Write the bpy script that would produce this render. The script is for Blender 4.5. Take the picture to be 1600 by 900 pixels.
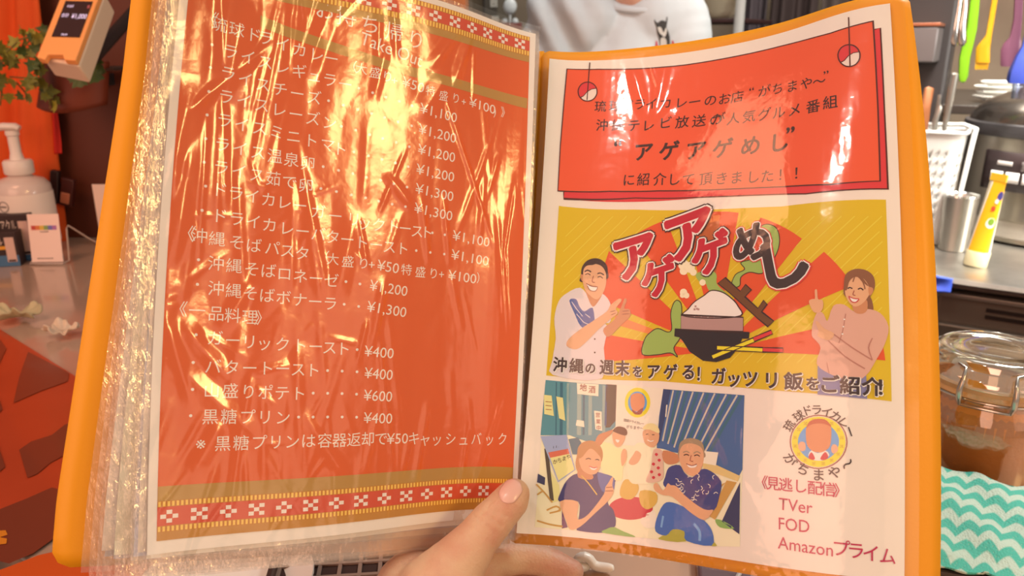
import bpy, bmesh, math, random
import numpy as np
from mathutils import Vector, Matrix, geometry
from mathutils.bvhtree import BVHTree

for o in list(bpy.data.objects): bpy.data.objects.remove(o)
scene = bpy.context.scene
COL = scene.collection
PI = math.pi
# ---------------------------------------------------------------- camera
EYE = Vector((0.0, 0.0, 1.2)); PITCH = math.radians(17.5); FOC = 1232.0
cam = bpy.data.cameras.new('camera'); cam_o = bpy.data.objects.new('camera', cam); COL.objects.link(cam_o)
cam.sensor_width = 36.0; cam.lens = 36.0 * FOC / 1600.0; cam.clip_start = 0.01
cam_o.location = EYE; cam_o.rotation_euler = (PI/2 - PITCH, 0, 0)
cam.dof.use_dof = True; cam.dof.focus_distance = 0.44; cam.dof.aperture_fstop = 14.0
scene.camera = cam_o
# ---------------------------------------------------------------- light and exposure
vs = scene.view_settings
scene.display_settings.display_device = 'sRGB'
vs.view_transform = 'Standard'; vs.look = 'None'; vs.gamma = 1.0; vs.use_curve_mapping = False
vs.exposure = 0.0
scene.cycles.max_bounces = 8; scene.cycles.transparent_max_bounces = 48; scene.cycles.glossy_bounces = 4
scene.cycles.sample_clamp_indirect = 4.0
scene.cycles.use_denoising = True
world = bpy.data.worlds.new('room_air'); scene.world = world; world.use_nodes = True
world.node_tree.nodes['Background'].inputs[0].default_value = (1.0, 0.88, 0.78, 1)
world.node_tree.nodes['Background'].inputs[1].default_value = 0.32

def lamp(name, loc, target, power, color, size, size_y=None, spread=180):
    l = bpy.data.lights.new(name, 'AREA'); l.energy = power; l.color = color
    l.shape = 'RECTANGLE'; l.size = size; l.size_y = size_y or size; l.spread = math.radians(spread)
    o = bpy.data.objects.new(name, l); COL.objects.link(o); o.location = loc
    d = Vector(target) - Vector(loc); o.rotation_euler = d.to_track_quat('-Z', 'Y').to_euler()
    return o
WARM = (1.0, 0.50, 0.33); GOLD = (1.0, 0.62, 0.25); WHITE = (1.0, 0.94, 0.85)
lamp('guest_room_lamp', (-1.05, -1.0, 1.75), (0.0, 0.45, 1.05), 12.0, WARM, 1.8, 1.2, 130)
lamp('gold_pendant_lamp', (1.52, -0.91, 2.06), (-0.1, 0.42, 1.10), 1.5, GOLD, 0.42, 0.42, 56)
lamp('side_haze_fill', (1.30, -1.30, 1.50), (-0.1, 0.40, 1.05), 0.5, (1.0, 0.62, 0.45), 1.0, 0.7, 80)  # added soft fill that gives the left film its pinkish haze
lamp('white_spot_lamp', (-0.52, -0.10, 2.4), (0.1, 0.48, 1.15), 0.6, WHITE, 0.10, 0.10, 80)
lamp('counter_end_lamp', (-0.9, 0.45, 2.1), (-0.75, 1.3, 0.95), 3.0, (1.0, 0.46, 0.27), 0.4, 0.4, 140)
lamp('kitchen_overhead_light', (1.0, 0.80, 2.3), (1.2, 1.45, 0.9), 20, WHITE, 0.8, 0.5, 62)
lamp('kitchen_overhead_light', (0.35, 0.95, 2.4), (0.35, 1.8, 1.1), 3.0, (0.93, 0.97, 1.0), 0.7, 0.4, 110)  # added front fill on the staff member
lamp('kitchen_overhead_light', (0.75, 2.05, 2.4), (0.6, 2.5, 1.1), 13, WHITE, 0.9, 0.4, 130)
lamp('aisle_fill', (1.35, 0.72, 1.30), (0.98, 1.40, 0.78), 5.0, WHITE, 0.4, 0.3, 120)  # added low fill, brightens the oven under the kitchen counter
lamp('counter_fill', (0.80, 0.88, 2.0), (0.52, 0.52, 0.88), 2.6, (1.0, 0.98, 0.94), 0.3, 0.3, 70)  # added fill over the jar, the cloth and the near counter

# ---------------------------------------------------------------- helpers
def srgb(c):
    out = []
    for x in c[:3]:
        x = x / 255.0
        out.append(x / 12.92 if x <= 0.04045 else ((x + 0.055) / 1.055) ** 2.4)
    return tuple(out)
def mat(name, rgb, rough=0.5, metal=0.0, spec=0.5, var=0.0, vscale=20.0, bump=0.0, bscale=200.0, emit=None, estr=0.0, coat=0.0, stretch=None):
    m = bpy.data.materials.new(name); m.use_nodes = True
    nt = m.node_tree; b = nt.nodes['Principled BSDF']
    c = srgb(rgb) + (1,)
    b.inputs['Base Color'].default_value = c; b.inputs['Roughness'].default_value = rough
    b.inputs['Metallic'].default_value = metal; b.inputs['Specular IOR Level'].default_value = spec
    b.inputs['Coat Weight'].default_value = coat; b.inputs['Coat Roughness'].default_value = 0.08
    if emit is not None:
        b.inputs['Emission Color'].default_value = srgb(emit) + (1,); b.inputs['Emission Strength'].default_value = estr
    if var or bump:
        tc = nt.nodes.new('ShaderNodeTexCoord'); mp = nt.nodes.new('ShaderNodeMapping')
        nt.links.new(tc.outputs['Object'], mp.inputs['Vector'])
        if stretch: mp.inputs['Scale'].default_value = stretch
    if var:
        n = nt.nodes.new('ShaderNodeTexNoise'); n.inputs['Scale'].default_value = vscale; n.inputs['Detail'].default_value = 5
        nt.links.new(mp.outputs['Vector'], n.inputs['Vector'])
        r = nt.nodes.new('ShaderNodeValToRGB')
        r.color_ramp.elements[0].position = 0.3; r.color_ramp.elements[1].position = 0.7
        r.color_ramp.elements[0].color = tuple(max(0, x * (1 - var)) for x in c[:3]) + (1,)
        r.color_ramp.elements[1].color = tuple(min(1, x * (1 + var)) for x in c[:3]) + (1,)
        nt.links.new(n.outputs['Fac'], r.inputs['Fac']); nt.links.new(r.outputs['Color'], b.inputs['Base Color'])
    if bump:
        n2 = nt.nodes.new('ShaderNodeTexNoise'); n2.inputs['Scale'].default_value = bscale; n2.inputs['Detail'].default_value = 4
        nt.links.new(mp.outputs['Vector'], n2.inputs['Vector'])
        bp = nt.nodes.new('ShaderNodeBump'); bp.inputs['Strength'].default_value = bump; bp.inputs['Distance'].default_value = 0.002
        nt.links.new(n2.outputs['Fac'], bp.inputs['Height']); nt.links.new(bp.outputs['Normal'], b.inputs['Normal'])
    return m
def glassy(name, rgb, rough=0.05, gloss=1.0, base=0.03, tint=(255,255,255), bump=0.0, bscale=90.0, stretch=(1,1,1), milky=0.0):
    """clear film: transparent with a Fresnel-weighted gloss"""
    m = bpy.data.materials.new(name); m.use_nodes = True; nt = m.node_tree
    for n in list(nt.nodes): nt.nodes.remove(n)
    out = nt.nodes.new('ShaderNodeOutputMaterial'); mix = nt.nodes.new('ShaderNodeMixShader')
    tr = nt.nodes.new('ShaderNodeBsdfTransparent'); tr.inputs[0].default_value = srgb(tint) + (1,)
    gl = nt.nodes.new('ShaderNodeBsdfGlossy'); gl.inputs['Color'].default_value = srgb(rgb) + (1,); gl.inputs['Roughness'].default_value = rough
    # Schlick weight from the facing angle of either side
    geo = nt.nodes.new('ShaderNodeNewGeometry'); dot = nt.nodes.new('ShaderNodeVectorMath'); dot.operation = 'DOT_PRODUCT'
    nt.links.new(geo.outputs['Incoming'], dot.inputs[0])
    ops = []
    for op, x in (('ABSOLUTE', None), ('SUBTRACT', 1.0), ('POWER', 5.0), ('MULTIPLY_ADD', .95), ('MULTIPLY_ADD', gloss)):
        q = nt.nodes.new('ShaderNodeMath'); q.operation = op; ops.append(q)
    ops[1].inputs[0].default_value = 1.0; ops[2].inputs[1].default_value = 5.0
    ops[3].inputs[1].default_value = .95; ops[3].inputs[2].default_value = .05; ops[4].inputs[1].default_value = gloss; ops[4].inputs[2].default_value = base; ops[4].use_clamp = True
    nt.links.new(dot.outputs['Value'], ops[0].inputs[0]); nt.links.new(ops[0].outputs[0], ops[1].inputs[1]); nt.links.new(ops[1].outputs[0], ops[2].inputs[0])
    nt.links.new(ops[2].outputs[0], ops[3].inputs[0]); nt.links.new(ops[3].outputs[0], ops[4].inputs[0]); nt.links.new(ops[4].outputs[0], mix.inputs[0])
    nt.links.new(geo.outputs['Normal'], dot.inputs[1])
    base_sh = tr
    if milky:
        df = nt.nodes.new('ShaderNodeBsdfDiffuse'); df.inputs[0].default_value = srgb(rgb) + (1,)
        m0 = nt.nodes.new('ShaderNodeMixShader'); m0.inputs[0].default_value = milky
        nt.links.new(tr.outputs[0], m0.inputs[1]); nt.links.new(df.outputs[0], m0.inputs[2]); base_sh = m0
    nt.links.new(base_sh.outputs[0], mix.inputs[1]); nt.links.new(gl.outputs[0], mix.inputs[2]); nt.links.new(mix.outputs[0], out.inputs[0])
    if bump:
        tc = nt.nodes.new('ShaderNodeTexCoord'); mp = nt.nodes.new('ShaderNodeMapping'); mp.inputs['Scale'].default_value = stretch
        nt.links.new(tc.outputs['Object'], mp.inputs['Vector'])
        n2 = nt.nodes.new('ShaderNodeTexNoise'); n2.inputs['Scale'].default_value = bscale; n2.inputs['Detail'].default_value = 3
        nt.links.new(mp.outputs['Vector'], n2.inputs['Vector'])
        bp = nt.nodes.new('ShaderNodeBump'); bp.inputs['Strength'].default_value = bump; bp.inputs['Distance'].default_value = 0.002
        nt.links.new(n2.outputs['Fac'], bp.inputs['Height'])
        nt.links.new(bp.outputs['Normal'], gl.inputs['Normal']); nt.links.new(bp.outputs['Normal'], dot.inputs[1])
    return m

FWD = Vector((0, math.cos(PITCH), -math.sin(PITCH))); DWN = Vector((0, -math.sin(PITCH), -math.cos(PITCH))); RGT = Vector((1, 0, 0))
def ray(px, py): return RGT * ((px - 800) / FOC) + DWN * ((py - 450) / FOC) + FWD
def P(px, py, Y):                                   # the point of the room at world depth Y seen at a place of the photo
    d = ray(px, py); return EYE + d * (Y / d.y)
def PZ(px, py, z):                                  # the same on a horizontal plane
    d = ray(px, py); return EYE + d * ((z - EYE.z) / d.z)
YAW = math.radians(-32)
E1 = Vector((math.cos(YAW), math.sin(YAW), 0)); E2 = Vector((-math.sin(YAW), math.cos(YAW), 0))
def RM(t, s, z=0.0): return E1 * t + E2 * s + Vector((0, 0, z))       # room frame: along and across the counter
def ts(p): return p.dot(E1), p.dot(E2)
def P2(px, py, s):                                   # the point on the vertical plane at s across the room
    d = ray(px, py); return EYE + d * (s / d.dot(E2))
RZ = Matrix.Rotation(YAW, 4, 'Z')

def thing(name, label, cat, loc, group=None):
    o = bpy.data.objects.new(name, None); COL.objects.link(o); o.location = loc; o.empty_display_size = 0.02
    o['label'] = label; o['category'] = cat
    if group: o['group'] = group
    return o
def tag(o, label, cat, group=None):
    o['label'] = label; o['category'] = cat
    if group: o['group'] = group
    return o
def struct(o): o['kind'] = 'structure'; return o

class MB:
    """collects pieces of one mesh in world coordinates"""
    def __init__(s): s.v = []; s.f = []; s.m = []
    def add(s, vs, fs, mi=0, M=None):
        b = len(s.v)
        for p in vs:
            p = Vector(p); s.v.append(M @ p if M is not None else p)
        for f in fs: s.f.append([b + i for i in f]); s.m.append(mi)
        return s
    def box(s, c, d, M=None, mi=0):
        x, y, z = [k / 2 for k in d]; c = Vector(c)
        vs = [c + Vector((a*x, b*y, e*z)) for a in (-1, 1) for b in (-1, 1) for e in (-1, 1)]
        return s.add(vs, [(0,1,3,2),(4,6,7,5),(0,4,5,1),(2,3,7,6),(0,2,6,4),(1,5,7,3)], mi, M)
    def lathe(s, prof, n=32, M=None, mi=0, cap=False):
        k = len(prof); vs = []
        for i in range(n):
            a = 2*PI*i/n
            for r, z in prof: vs.append((r*math.cos(a), r*math.sin(a), z))
        fs = [(i*k+j, ((i+1) % n)*k+j, ((i+1) % n)*k+j+1, i*k+j+1) for i in range(n) for j in range(k-1)]
        if cap: fs += [tuple(i*k for i in range(n))[::-1], tuple(i*k+k-1 for i in range(n))]
        return s.add(vs, fs, mi, M)
    def tube(s, pts, r, n=10, mi=0, flat=None, M=None):
        pts = [Vector(p) for p in pts]; vs = []; N = len(pts); up = None
        rr = r if hasattr(r, '__len__') else [r]*N
        for i, p in enumerate(pts):
            t = (pts[min(i+1, N-1)] - pts[max(i-1, 0)]).normalized()
            if up is None: up = Vector((0, 0, 1)) if abs(t.z) < .9 else Vector((0, 1, 0))
            a = t.cross(up).normalized(); b = a.cross(t).normalized(); up = b
            for j in range(n):
                w = 2*PI*j/n
                vs.append(p + (a*math.cos(w) + b*math.sin(w)*(flat or 1.0))*rr[i])
        fs = [(i*n+j, i*n+(j+1) % n, (i+1)*n+(j+1) % n, (i+1)*n+j) for i in range(N-1) for j in range(n)]
        fs += [tuple(range(n))[::-1], tuple((N-1)*n+j for j in range(n))]
        return s.add(vs, fs, mi, M)
    def prism(s, poly, depth, M, mi=0):             # outline in local xy, thickness along local z
        n = len(poly)
        vs = [(x, y, 0) for x, y in poly] + [(x, y, depth) for x, y in poly]
        fs = [tuple(range(n))[::-1], tuple(range(n, 2*n))] + [(i, (i+1) % n, n+(i+1) % n, n+i) for i in range(n)]
        return s.add(vs, fs, mi, M)
    def grid(s, fn, nu, nv, mi=0, closed=False):
        vs = [fn(i/nu, j/nv) for i in range(nu+1) for j in range(nv+1)]
        fs = [(i*(nv+1)+j, (i+1)*(nv+1)+j, (i+1)*(nv+1)+j+1, i*(nv+1)+j+1) for i in range(nu) for j in range(nv)]
        return s.add(vs, fs, mi)
    def ball(s, c, r, mi=0, n=16, M=None, sc=(1,1,1)):
        prof = [(r*math.sin(PI*k/(n//2)), -r*math.cos(PI*k/(n//2))) for k in range(n//2+1)]
        T = Matrix.Translation(c) @ (M or Matrix()) @ Matrix.Diagonal((*sc, 1))
        return s.lathe(prof, n, T, mi)
    def build(s, name, mats, parent=None, smooth=True, bevel=0.0, solid=0.0, sub=0, angle=40):
        me = bpy.data.meshes.new(name)
        off = parent_loc(parent)
        me.from_pydata([tuple(p - off) for p in s.v], [], s.f)
        for m in (mats if isinstance(mats, (list, tuple)) else [mats]): me.materials.append(m)
        me.polygons.foreach_set('material_index', s.m)
        bm = bmesh.new(); bm.from_mesh(me)
        bmesh.ops.remove_doubles(bm, verts=bm.verts, dist=1e-6)
        bmesh.ops.recalc_face_normals(bm, faces=bm.faces)
        bm.to_mesh(me); bm.free()
        if smooth:
            me.polygons.foreach_set('use_smooth', [True]*len(me.polygons))
            me.set_sharp_from_angle(angle=math.radians(angle))
        o = bpy.data.objects.new(name, me); COL.objects.link(o)
        if parent is not None: o.parent = parent
        if bevel:
            b = o.modifiers.new('bevel', 'BEVEL'); b.width = bevel; b.segments = 3; b.limit_method = 'ANGLE'; b.angle_limit = math.radians(40)
        if solid:
            b = o.modifiers.new('solid', 'SOLIDIFY'); b.thickness = solid; b.offset = 0
        if sub:
            b = o.modifiers.new('sub', 'SUBSURF'); b.levels = sub; b.render_levels = sub
        return o
def parent_loc(p):
    v = Vector((0, 0, 0))
    while p is not None: v += p.location; p = p.parent
    return v
def link_mesh(name, verts, faces, mats, midx, parent, smooth=True):
    me = bpy.data.meshes.new(name); off = np.array(parent_loc(parent))
    me.from_pydata((np.asarray(verts) - off).tolist(), [], faces)
    for m in mats: me.materials.append(m)
    if midx is not None: me.polygons.foreach_set('material_index', midx)
    if smooth: me.polygons.foreach_set('use_smooth', [True]*len(me.polygons))
    me.update()
    o = bpy.data.objects.new(name, me); COL.objects.link(o); o.parent = parent
    return o
# ---------------------------------------------------------------- the open menu folder
PAGE_L = [-1.55639, -1.71948, 3.77736, -0.04819, -0.03535, 0.73565, -0.80668, 0.01485, 0.12893, -1.17701, 2.10677, -0.18585, 0.36711, -0.70105, -0.86092, 0.92725]
PAGE_R = [0.24393, -1.49277, 5.12973, -0.07525, -0.20672, 0.26076, -0.75946, 0.35208, 0.28533, 0.44753, -0.01477, 0.04361, -0.80197, 0.03885, 1.24145, -1.07144]
PW, PH = 210.0, 297.0
def page_raw(p, u, v):
    P0 = np.array(p[:3]) * 100; th, ph = p[3], p[4]
    e = np.array([np.sin(th)*np.cos(ph), np.cos(th)*np.cos(ph), np.sin(ph)])
    x = np.array([1, 0, 0.]); x = x - e*(x @ e); x /= np.linalg.norm(x); z = np.cross(x, e)
    uu = np.linspace(0, PW, 41); s = uu/PW
    a = p[5]+p[6]*s+p[7]*s**2+p[8]*s**3+p[11]*np.sin(2*np.pi*s)+p[12]*np.sin(np.pi*s)
    da = np.concatenate([[0], np.cumsum((np.cos(a)[1:]+np.cos(a)[:-1])/2*np.diff(uu))])
    dz = np.concatenate([[0], np.cumsum((np.sin(a)[1:]+np.sin(a)[:-1])/2*np.diff(uu))])
    X = np.interp(u, uu, da); Z = np.interp(u, uu, dz); aa = np.interp(u, uu, a)
    Q = P0+X[:, None]*x+Z[:, None]*z+v[:, None]*e
    n = -np.sin(aa)[:, None]*x+np.cos(aa)[:, None]*z; t = v/PH*2-1
    Q = Q+v[:, None]*(u/PW)[:, None]*n*p[13]*0.1
    Q = Q+10*n*(((1-v/PH)**2)*(p[14]*np.sin(np.pi*u/PW)+p[15]*np.sin(2*np.pi*u/PW)))[:, None]
    return Q+n*((p[9]+p[10]*(u/PW))*(t*t-1))[:, None]*10
def page(p, u, v):
    u = np.asarray(u, float); v = np.asarray(v, float); uc = np.clip(u, 0, PW)
    Q = page_raw(p, uc, v); h = .5; ua = np.where(u < 0, 0, PW-h)
    T = (page_raw(p, ua+h, v)-page_raw(p, ua, v))/h
    return Q+T*(u-uc)[:, None]
SL = lambda u, v: page(PAGE_L, u, v)
SR = lambda u, v: page(PAGE_R, u, v)
AX = np.array([RGT, DWN, FWD]); EY = np.array(EYE)
def toworld(Q): return EY + (Q/1000.0) @ AX          # the folder is modelled in millimetres, then put where it is held
def lifted(S, u, v, off):                            # point of a sheet, lifted off its face by off millimetres towards the reader
    u = np.asarray(u, float); v = np.asarray(v, float); h = .4
    Q = S(u, v); n = np.cross(S(u+h, v)-S(u-h, v), S(u, v+h)-S(u, v-h))
    n /= np.linalg.norm(n, axis=1)[:, None]
    n *= -np.sign((n*Q).sum(1))[:, None]
    return Q+n*np.asarray(off).reshape(-1, 1)
STEP = 4.0
def slice_grid(vs, fs):
    """cut flat pieces along one common lattice so that all layers of print bend alike"""
    xs = [p[0] for p in vs]; ys = [p[1] for p in vs]
    if max(xs)//STEP == min(xs)//STEP and max(ys)//STEP == min(ys)//STEP: return vs, fs
    bm = bmesh.new(); bv = [bm.verts.new((p[0], p[1], 0)) for p in vs]
    for f in fs:
        try: bm.faces.new([bv[i] for i in f])
        except ValueError: pass
    for ax in (0, 1):
        lo, hi = (min(xs), max(xs)) if ax == 0 else (min(ys), max(ys))
        k = math.ceil(lo/STEP)
        while k*STEP < hi:
            co = (k*STEP, 0, 0) if ax == 0 else (0, k*STEP, 0); no = (1, 0, 0) if ax == 0 else (0, 1, 0)
            bmesh.ops.bisect_plane(bm, geom=bm.verts[:]+bm.edges[:]+bm.faces[:], dist=1e-4, plane_co=co, plane_no=no)
            k += 1
    bm.verts.index_update()
    r = [(p.co.x, p.co.y) for p in bm.verts], [[p.index for p in f.verts] for f in bm.faces]
    bm.free(); return r
def smooth_loop(pts, n, closed=True):
    if not n: return pts
    out = []; N = len(pts); rng = range(N) if closed else range(N-1); k = n+2
    for i in rng:
        if closed: a, b, c, d = (pts[(i+j) % N] for j in (-1, 0, 1, 2))
        else: a, b, c, d = pts[max(i-1, 0)], pts[i], pts[i+1], pts[min(i+2, N-1)]
        for j in range(k):
            t = j/k
            out.append(tuple(.5*((2*b[q])+(-a[q]+c[q])*t+(2*a[q]-5*b[q]+4*c[q]-d[q])*t*t+(-a[q]+3*b[q]-3*c[q]+d[q])*t**3) for q in (0, 1)))
    if not closed: out.append(pts[-1])
    return out
def fill(pts):
    tri = geometry.tessellate_polygon([[Vector((x, y, 0)) for x, y in pts]])
    return list(pts), [list(t) for t in tri]
def ribbon(pts, w, closed):
    N = len(pts); L = []; R = []
    for i, p in enumerate(pts):
        a = pts[(i-1) % N] if closed or i else pts[0]; b = pts[(i+1) % N] if closed or i < N-1 else pts[-1]
        dx, dy = b[0]-a[0], b[1]-a[1]
        d1 = (p[0]-a[0], p[1]-a[1]); l1 = math.hypot(*d1); l = math.hypot(dx, dy) or 1
        m = 1.0
        if l1 > 1e-6: m = 1/max(.5, abs((d1[0]*dx+d1[1]*dy)/(l1*l)))
        nx, ny = -dy/l*w/2*m, dx/l*w/2*m
        L.append((p[0]+nx, p[1]+ny)); R.append((p[0]-nx, p[1]-ny))
    n = N if closed else N-1
    return L+R, [[i, (i+1) % N, N+(i+1) % N, N+i] for i in range(n)]
_glyph = {}
def glyph(text, bold=0):
    k = (text, 0)
    if k not in _glyph:
        c = bpy.data.curves.new('lettering', 'FONT'); c.body = text; c.size = 1; c.resolution_u = 3
        o = bpy.data.objects.new('lettering', c); COL.objects.link(o); bpy.context.view_layer.update()
        dg = bpy.context.evaluated_depsgraph_get(); me = bpy.data.meshes.new_from_object(o.evaluated_get(dg))
        _glyph[k] = ([(p.co.x, p.co.y) for p in me.vertices], [list(f.vertices) for f in me.polygons])
        bpy.data.objects.remove(o); bpy.data.curves.remove(c); bpy.data.meshes.remove(me)
    return _glyph[k]
# colours of the prints, as they look under the warm guest lamp
INK = dict(orange=(222,72,16), red=(214,62,32), golddark=(196,98,22), tick=(250,160,62), olive=(186,110,44), olivegold=(196,106,34), cream=(243,183,152),
 scarlet=(222,44,40), darkbrown=(88,26,16), vermil=(238,72,34), pinkcream=(240,175,145), inkbrown=(66,26,18), mustard=(222,150,14), mustard2=(230,166,40),
 rayred=(226,66,24), orange2=(240,110,50), green=(158,150,64), ink=(58,24,20), puff=(246,196,140), brown=(112,54,22), ricew=(242,192,160), mauve=(182,116,98), black=(38,20,22),
 yel=(238,178,24), crimson=(196,22,34), inkblack=(60,32,28), skin=(228,138,92), skin2=(206,110,66), shirtw=(226,170,152), bluegrey=(92,84,118), hairdark=(72,36,28), brownred=(150,52,36),
 jeans=(134,104,122), hairb=(140,70,40), knit=(222,136,106), knitd=(188,100,76), floorc=(244,188,140), teal=(92,118,114), tealD=(66,88,92), tealL=(150,140,120), brownD=(88,58,40), shutB=(70,80,100),
 wallp=(244,186,150), yelp=(232,180,108), papp=(242,186,148), sky=(98,132,170), shisa=(220,112,66), shut=(74,84,112), shutL=(206,160,130), shutD=(56,54,80), wood=(226,160,92), wood2=(206,126,54),
 navyD=(58,44,66), greyl=(164,140,150), scarl2=(216,90,60), tan=(222,146,58), redc=(206,38,44), creamy=(240,192,124), creamy2=(242,190,140), floral=(226,150,116), capd=(112,56,34), capl=(240,178,112),
 hairb2=(196,110,58), navy=(58,42,78), purple=(104,40,70), olive2=(140,144,64), navy2=(66,54,92), jeans2=(74,88,132), jeansl=(130,140,170), hairg=(170,116,80), olive3=(182,140,46), golddark2=(190,120,20),
 brown2=(196,74,40), shisa2=(230,140,100), crimson2=(192,28,56))
LAMP_TINT = (1.02, 0.54, 0.38)
def under_lamp(rgb):
    l = srgb(rgb); out = []
    for k in range(3):
        x = min(.93, max(.004, l[k]/LAMP_TINT[k])); out.append(255*(1.055*x**(1/2.4)-.055 if x > .0031308 else 12.92*x))
    return out
_ink = {}
def ink(k):
    if k not in _ink: _ink[k] = mat('print_'+k, under_lamp(INK[k]), .55, spec=.3)
    return _ink[k]
LAYER = 0.07
def print_mesh(name, items, S, parent, extra=None):
    V = []; F = []; MI = []; keys = []
    def put(vs, fs, col, lvl):
        vs, fs = slice_grid(vs, fs)
        if not vs: return
        a = np.array(vs); b = sum(len(x) for x in V)
        V.append(toworld(lifted(S, a[:, 0], a[:, 1], np.full(len(a), .12+lvl*LAYER))))
        if col not in keys: keys.append(col)
        for f in fs: F.append([b+i for i in f]); MI.append(keys.index(col))
    for it in items:
        k, col, lvl = it[:3]
        if k == 'P':
            a = it[4:]; pts = smooth_loop(list(zip(a[::2], a[1::2])), it[3]); put(*fill(pts), col, lvl)
        elif k == 'R':
            u0, v0, u1, v1 = it[3:]; put([(u0, v0), (u1, v0), (u1, v1), (u0, v1)], [[0, 1, 2, 3]], col, lvl)
        elif k == 'S':
            a = it[6:]; pts = smooth_loop(list(zip(a[::2], a[1::2])), it[3], bool(it[4])); put(*ribbon(pts, it[5], bool(it[4])), col, lvl)
        elif k == 'T':
            ch, u, v, size, bold, rot = it[3:]; g, fs = glyph(ch, bold); c, s = math.cos(math.radians(rot)), math.sin(math.radians(rot))
            vs = []
            for x, y in g:
                x, y = (x-.5)*size, (y-.38)*size; vs.append((u+x*c-y*s, v-(x*s+y*c)))
            put(vs, fs, col, lvl)
            for q in range(10 if bold > 2 else 6 if bold else 0):     # heavier strokes
                a = q*2*PI/(10 if bold > 2 else 6); dx, dy = bold*.012*size*math.cos(a), bold*.012*size*math.sin(a)
                put([(x+dx, y+dy) for x, y in vs], fs, col, lvl+.03*(q+1))
        elif k == 'W':
            tx, u0, v0, u1, v1, h, bold = it[3:]; g, fs = glyph(tx, bold); x0 = min(p[0] for p in g); x1 = max(p[0] for p in g)
            L = math.hypot(u1-u0, v1-v0); dx, dy = (u1-u0)/L, (v1-v0)/L
            put([(u0+(x-x0)/(x1-x0)*L*dx+(y-.36)*h*1.25*dy, v0+(x-x0)/(x1-x0)*L*dy-(y-.36)*h*1.25*dx) for x, y in g], fs, col, lvl)
    return link_mesh(name, np.concatenate(V), F, [ink(k) for k in keys], MI, parent)

def sheet_mesh(name, fn, u0, v0, u1, v1, m, parent, nu=36, nv=44, thick=0.0, round_=0.0):
    """a sheet over the lattice u,v of a folder page; fn gives world points"""
    pts = [(u0, v0), (u1, v0), (u1, v1), (u0, v1)]
    us = np.linspace(u0, u1, nu+1); vs_ = np.linspace(v0, v1, nv+1)
    UU, VV = np.meshgrid(us, vs_, indexing='ij'); U = UU.ravel(); Vv = VV.ravel()
    if round_:                                        # rounded outer corners
        for i in range(len(U)):
            for cu, cv, su, sv in ((u0, v0, 1, 1), (u1, v0, -1, 1), (u1, v1, -1, -1), (u0, v1, 1, -1)):
                a, b = (U[i]-cu)*su, (Vv[i]-cv)*sv
                if a < round_ and b < round_:
                    # squeeze the corner square into the quarter disc
                    p, q = 1-a/round_, 1-b/round_
                    m_ = max(p, q); l = math.hypot(p, q)
                    if l > 1e-6: p, q = p*m_/l, q*m_/l
                    U[i] = cu+su*(1-p)*round_; Vv[i] = cv+sv*(1-q)*round_
    W_ = fn(U, Vv)
    n = nv+1
    F = [[i*n+j, (i+1)*n+j, (i+1)*n+j+1, i*n+j+1] for i in range(nu) for j in range(nv)]
    o = link_mesh(name, W_, F, [m], None, parent)
    if thick:
        b = o.modifiers.new('solid', 'SOLIDIFY'); b.thickness = thick; b.offset = 0
    return o
rng = np.random.RandomState(11)
def waves(u, v, amp, lam, n=7, seed=0, aniso=1.0):
    r = np.random.RandomState(seed); h = 0
    for i in range(n):
        a = r.uniform(0, np.pi); k = 2*np.pi/(lam*r.uniform(.7, 1.5))
        h = h+np.sin((u*np.cos(a)+v*np.sin(a)/aniso)*k+r.uniform(0, 6.3))
    return amp*h/np.sqrt(n)
def folds(u, v, lines):
    h = np.zeros_like(u)
    for (ax, ay, bx, by, w, a) in lines:
        dx, dy = bx-ax, by-ay; L = math.hypot(dx, dy); t = ((u-ax)*dx+(v-ay)*dy)/L/L
        d = np.abs((u-ax)*dy-(v-ay)*dx)/L
        e = np.clip(np.minimum(t, 1-t)*4+.0, 0, 1)
        h = np.maximum(h, a*e*np.clip(1-d/w, 0, 1)) if a > 0 else h+a*e*np.clip(1-d/w, 0, 1)
    return h

# ---------------------------------------------------------------- the room
wall_brown = mat('dark_brown_panel', (96,42,22), .55, var=.12, vscale=6, stretch=(1, 1, .2))
wall_grey = mat('grey_brown_steel', (158,142,122), .45, .3, var=.15, vscale=5)
steel = mat('brushed_steel', (176,172,164), .3, .9, var=.08, vscale=40, stretch=(1, 1, .1))
steel_d = mat('dark_steel', (92,88,84), .32, .85, var=.15, vscale=9)
chrome = mat('chrome', (225,225,222), .15, 1.0)
white_pl = mat('white_plastic', (206,205,200), .4, bump=.03, bscale=90)
dark_pl = mat('dark_plastic', (44,40,40), .45)
floor_m = mat('floor_tile', (90,70,58), .6, var=.2, vscale=8)
def slab(name, pts, z0, z1, m, kind=None, parent=None, bevel=0):
    b = MB(); n = len(pts)
    b.add([(p[0], p[1], z0) for p in pts]+[(p[0], p[1], z1) for p in pts],
          [tuple(range(n))[::-1], tuple(range(n, 2*n))]+[(i, (i+1) % n, n+(i+1) % n, n+i) for i in range(n)])
    o = b.build(name, m, parent, smooth=bool(bevel), bevel=bevel)
    if kind: o['kind'] = kind
    return o
ZW = .8505
slab('floor', [(-2.4, -1.8), (3.0, -1.8), (3.0, 3.4), (-2.4, 3.4)], -.05, 0, floor_m, 'structure')
slab('wall_back', [RM(-2.6, 2.85), RM(2.2, 2.85), RM(2.2, 2.95), RM(-2.6, 2.95)], 0, 2.6, wall_grey, 'structure')
slab('wall_left', [(-1.75, 1.42), (-.083, 1.42), (-.083, 1.50), (-1.75, 1.50)], ZW, 2.4, wall_brown, 'structure')
trim_m = mat('lit_brown_wood', (176,104,44), .5, var=.15, vscale=8, stretch=(4, 4, .3))  # warm light on the wall's end is put into this lighter brown
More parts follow.
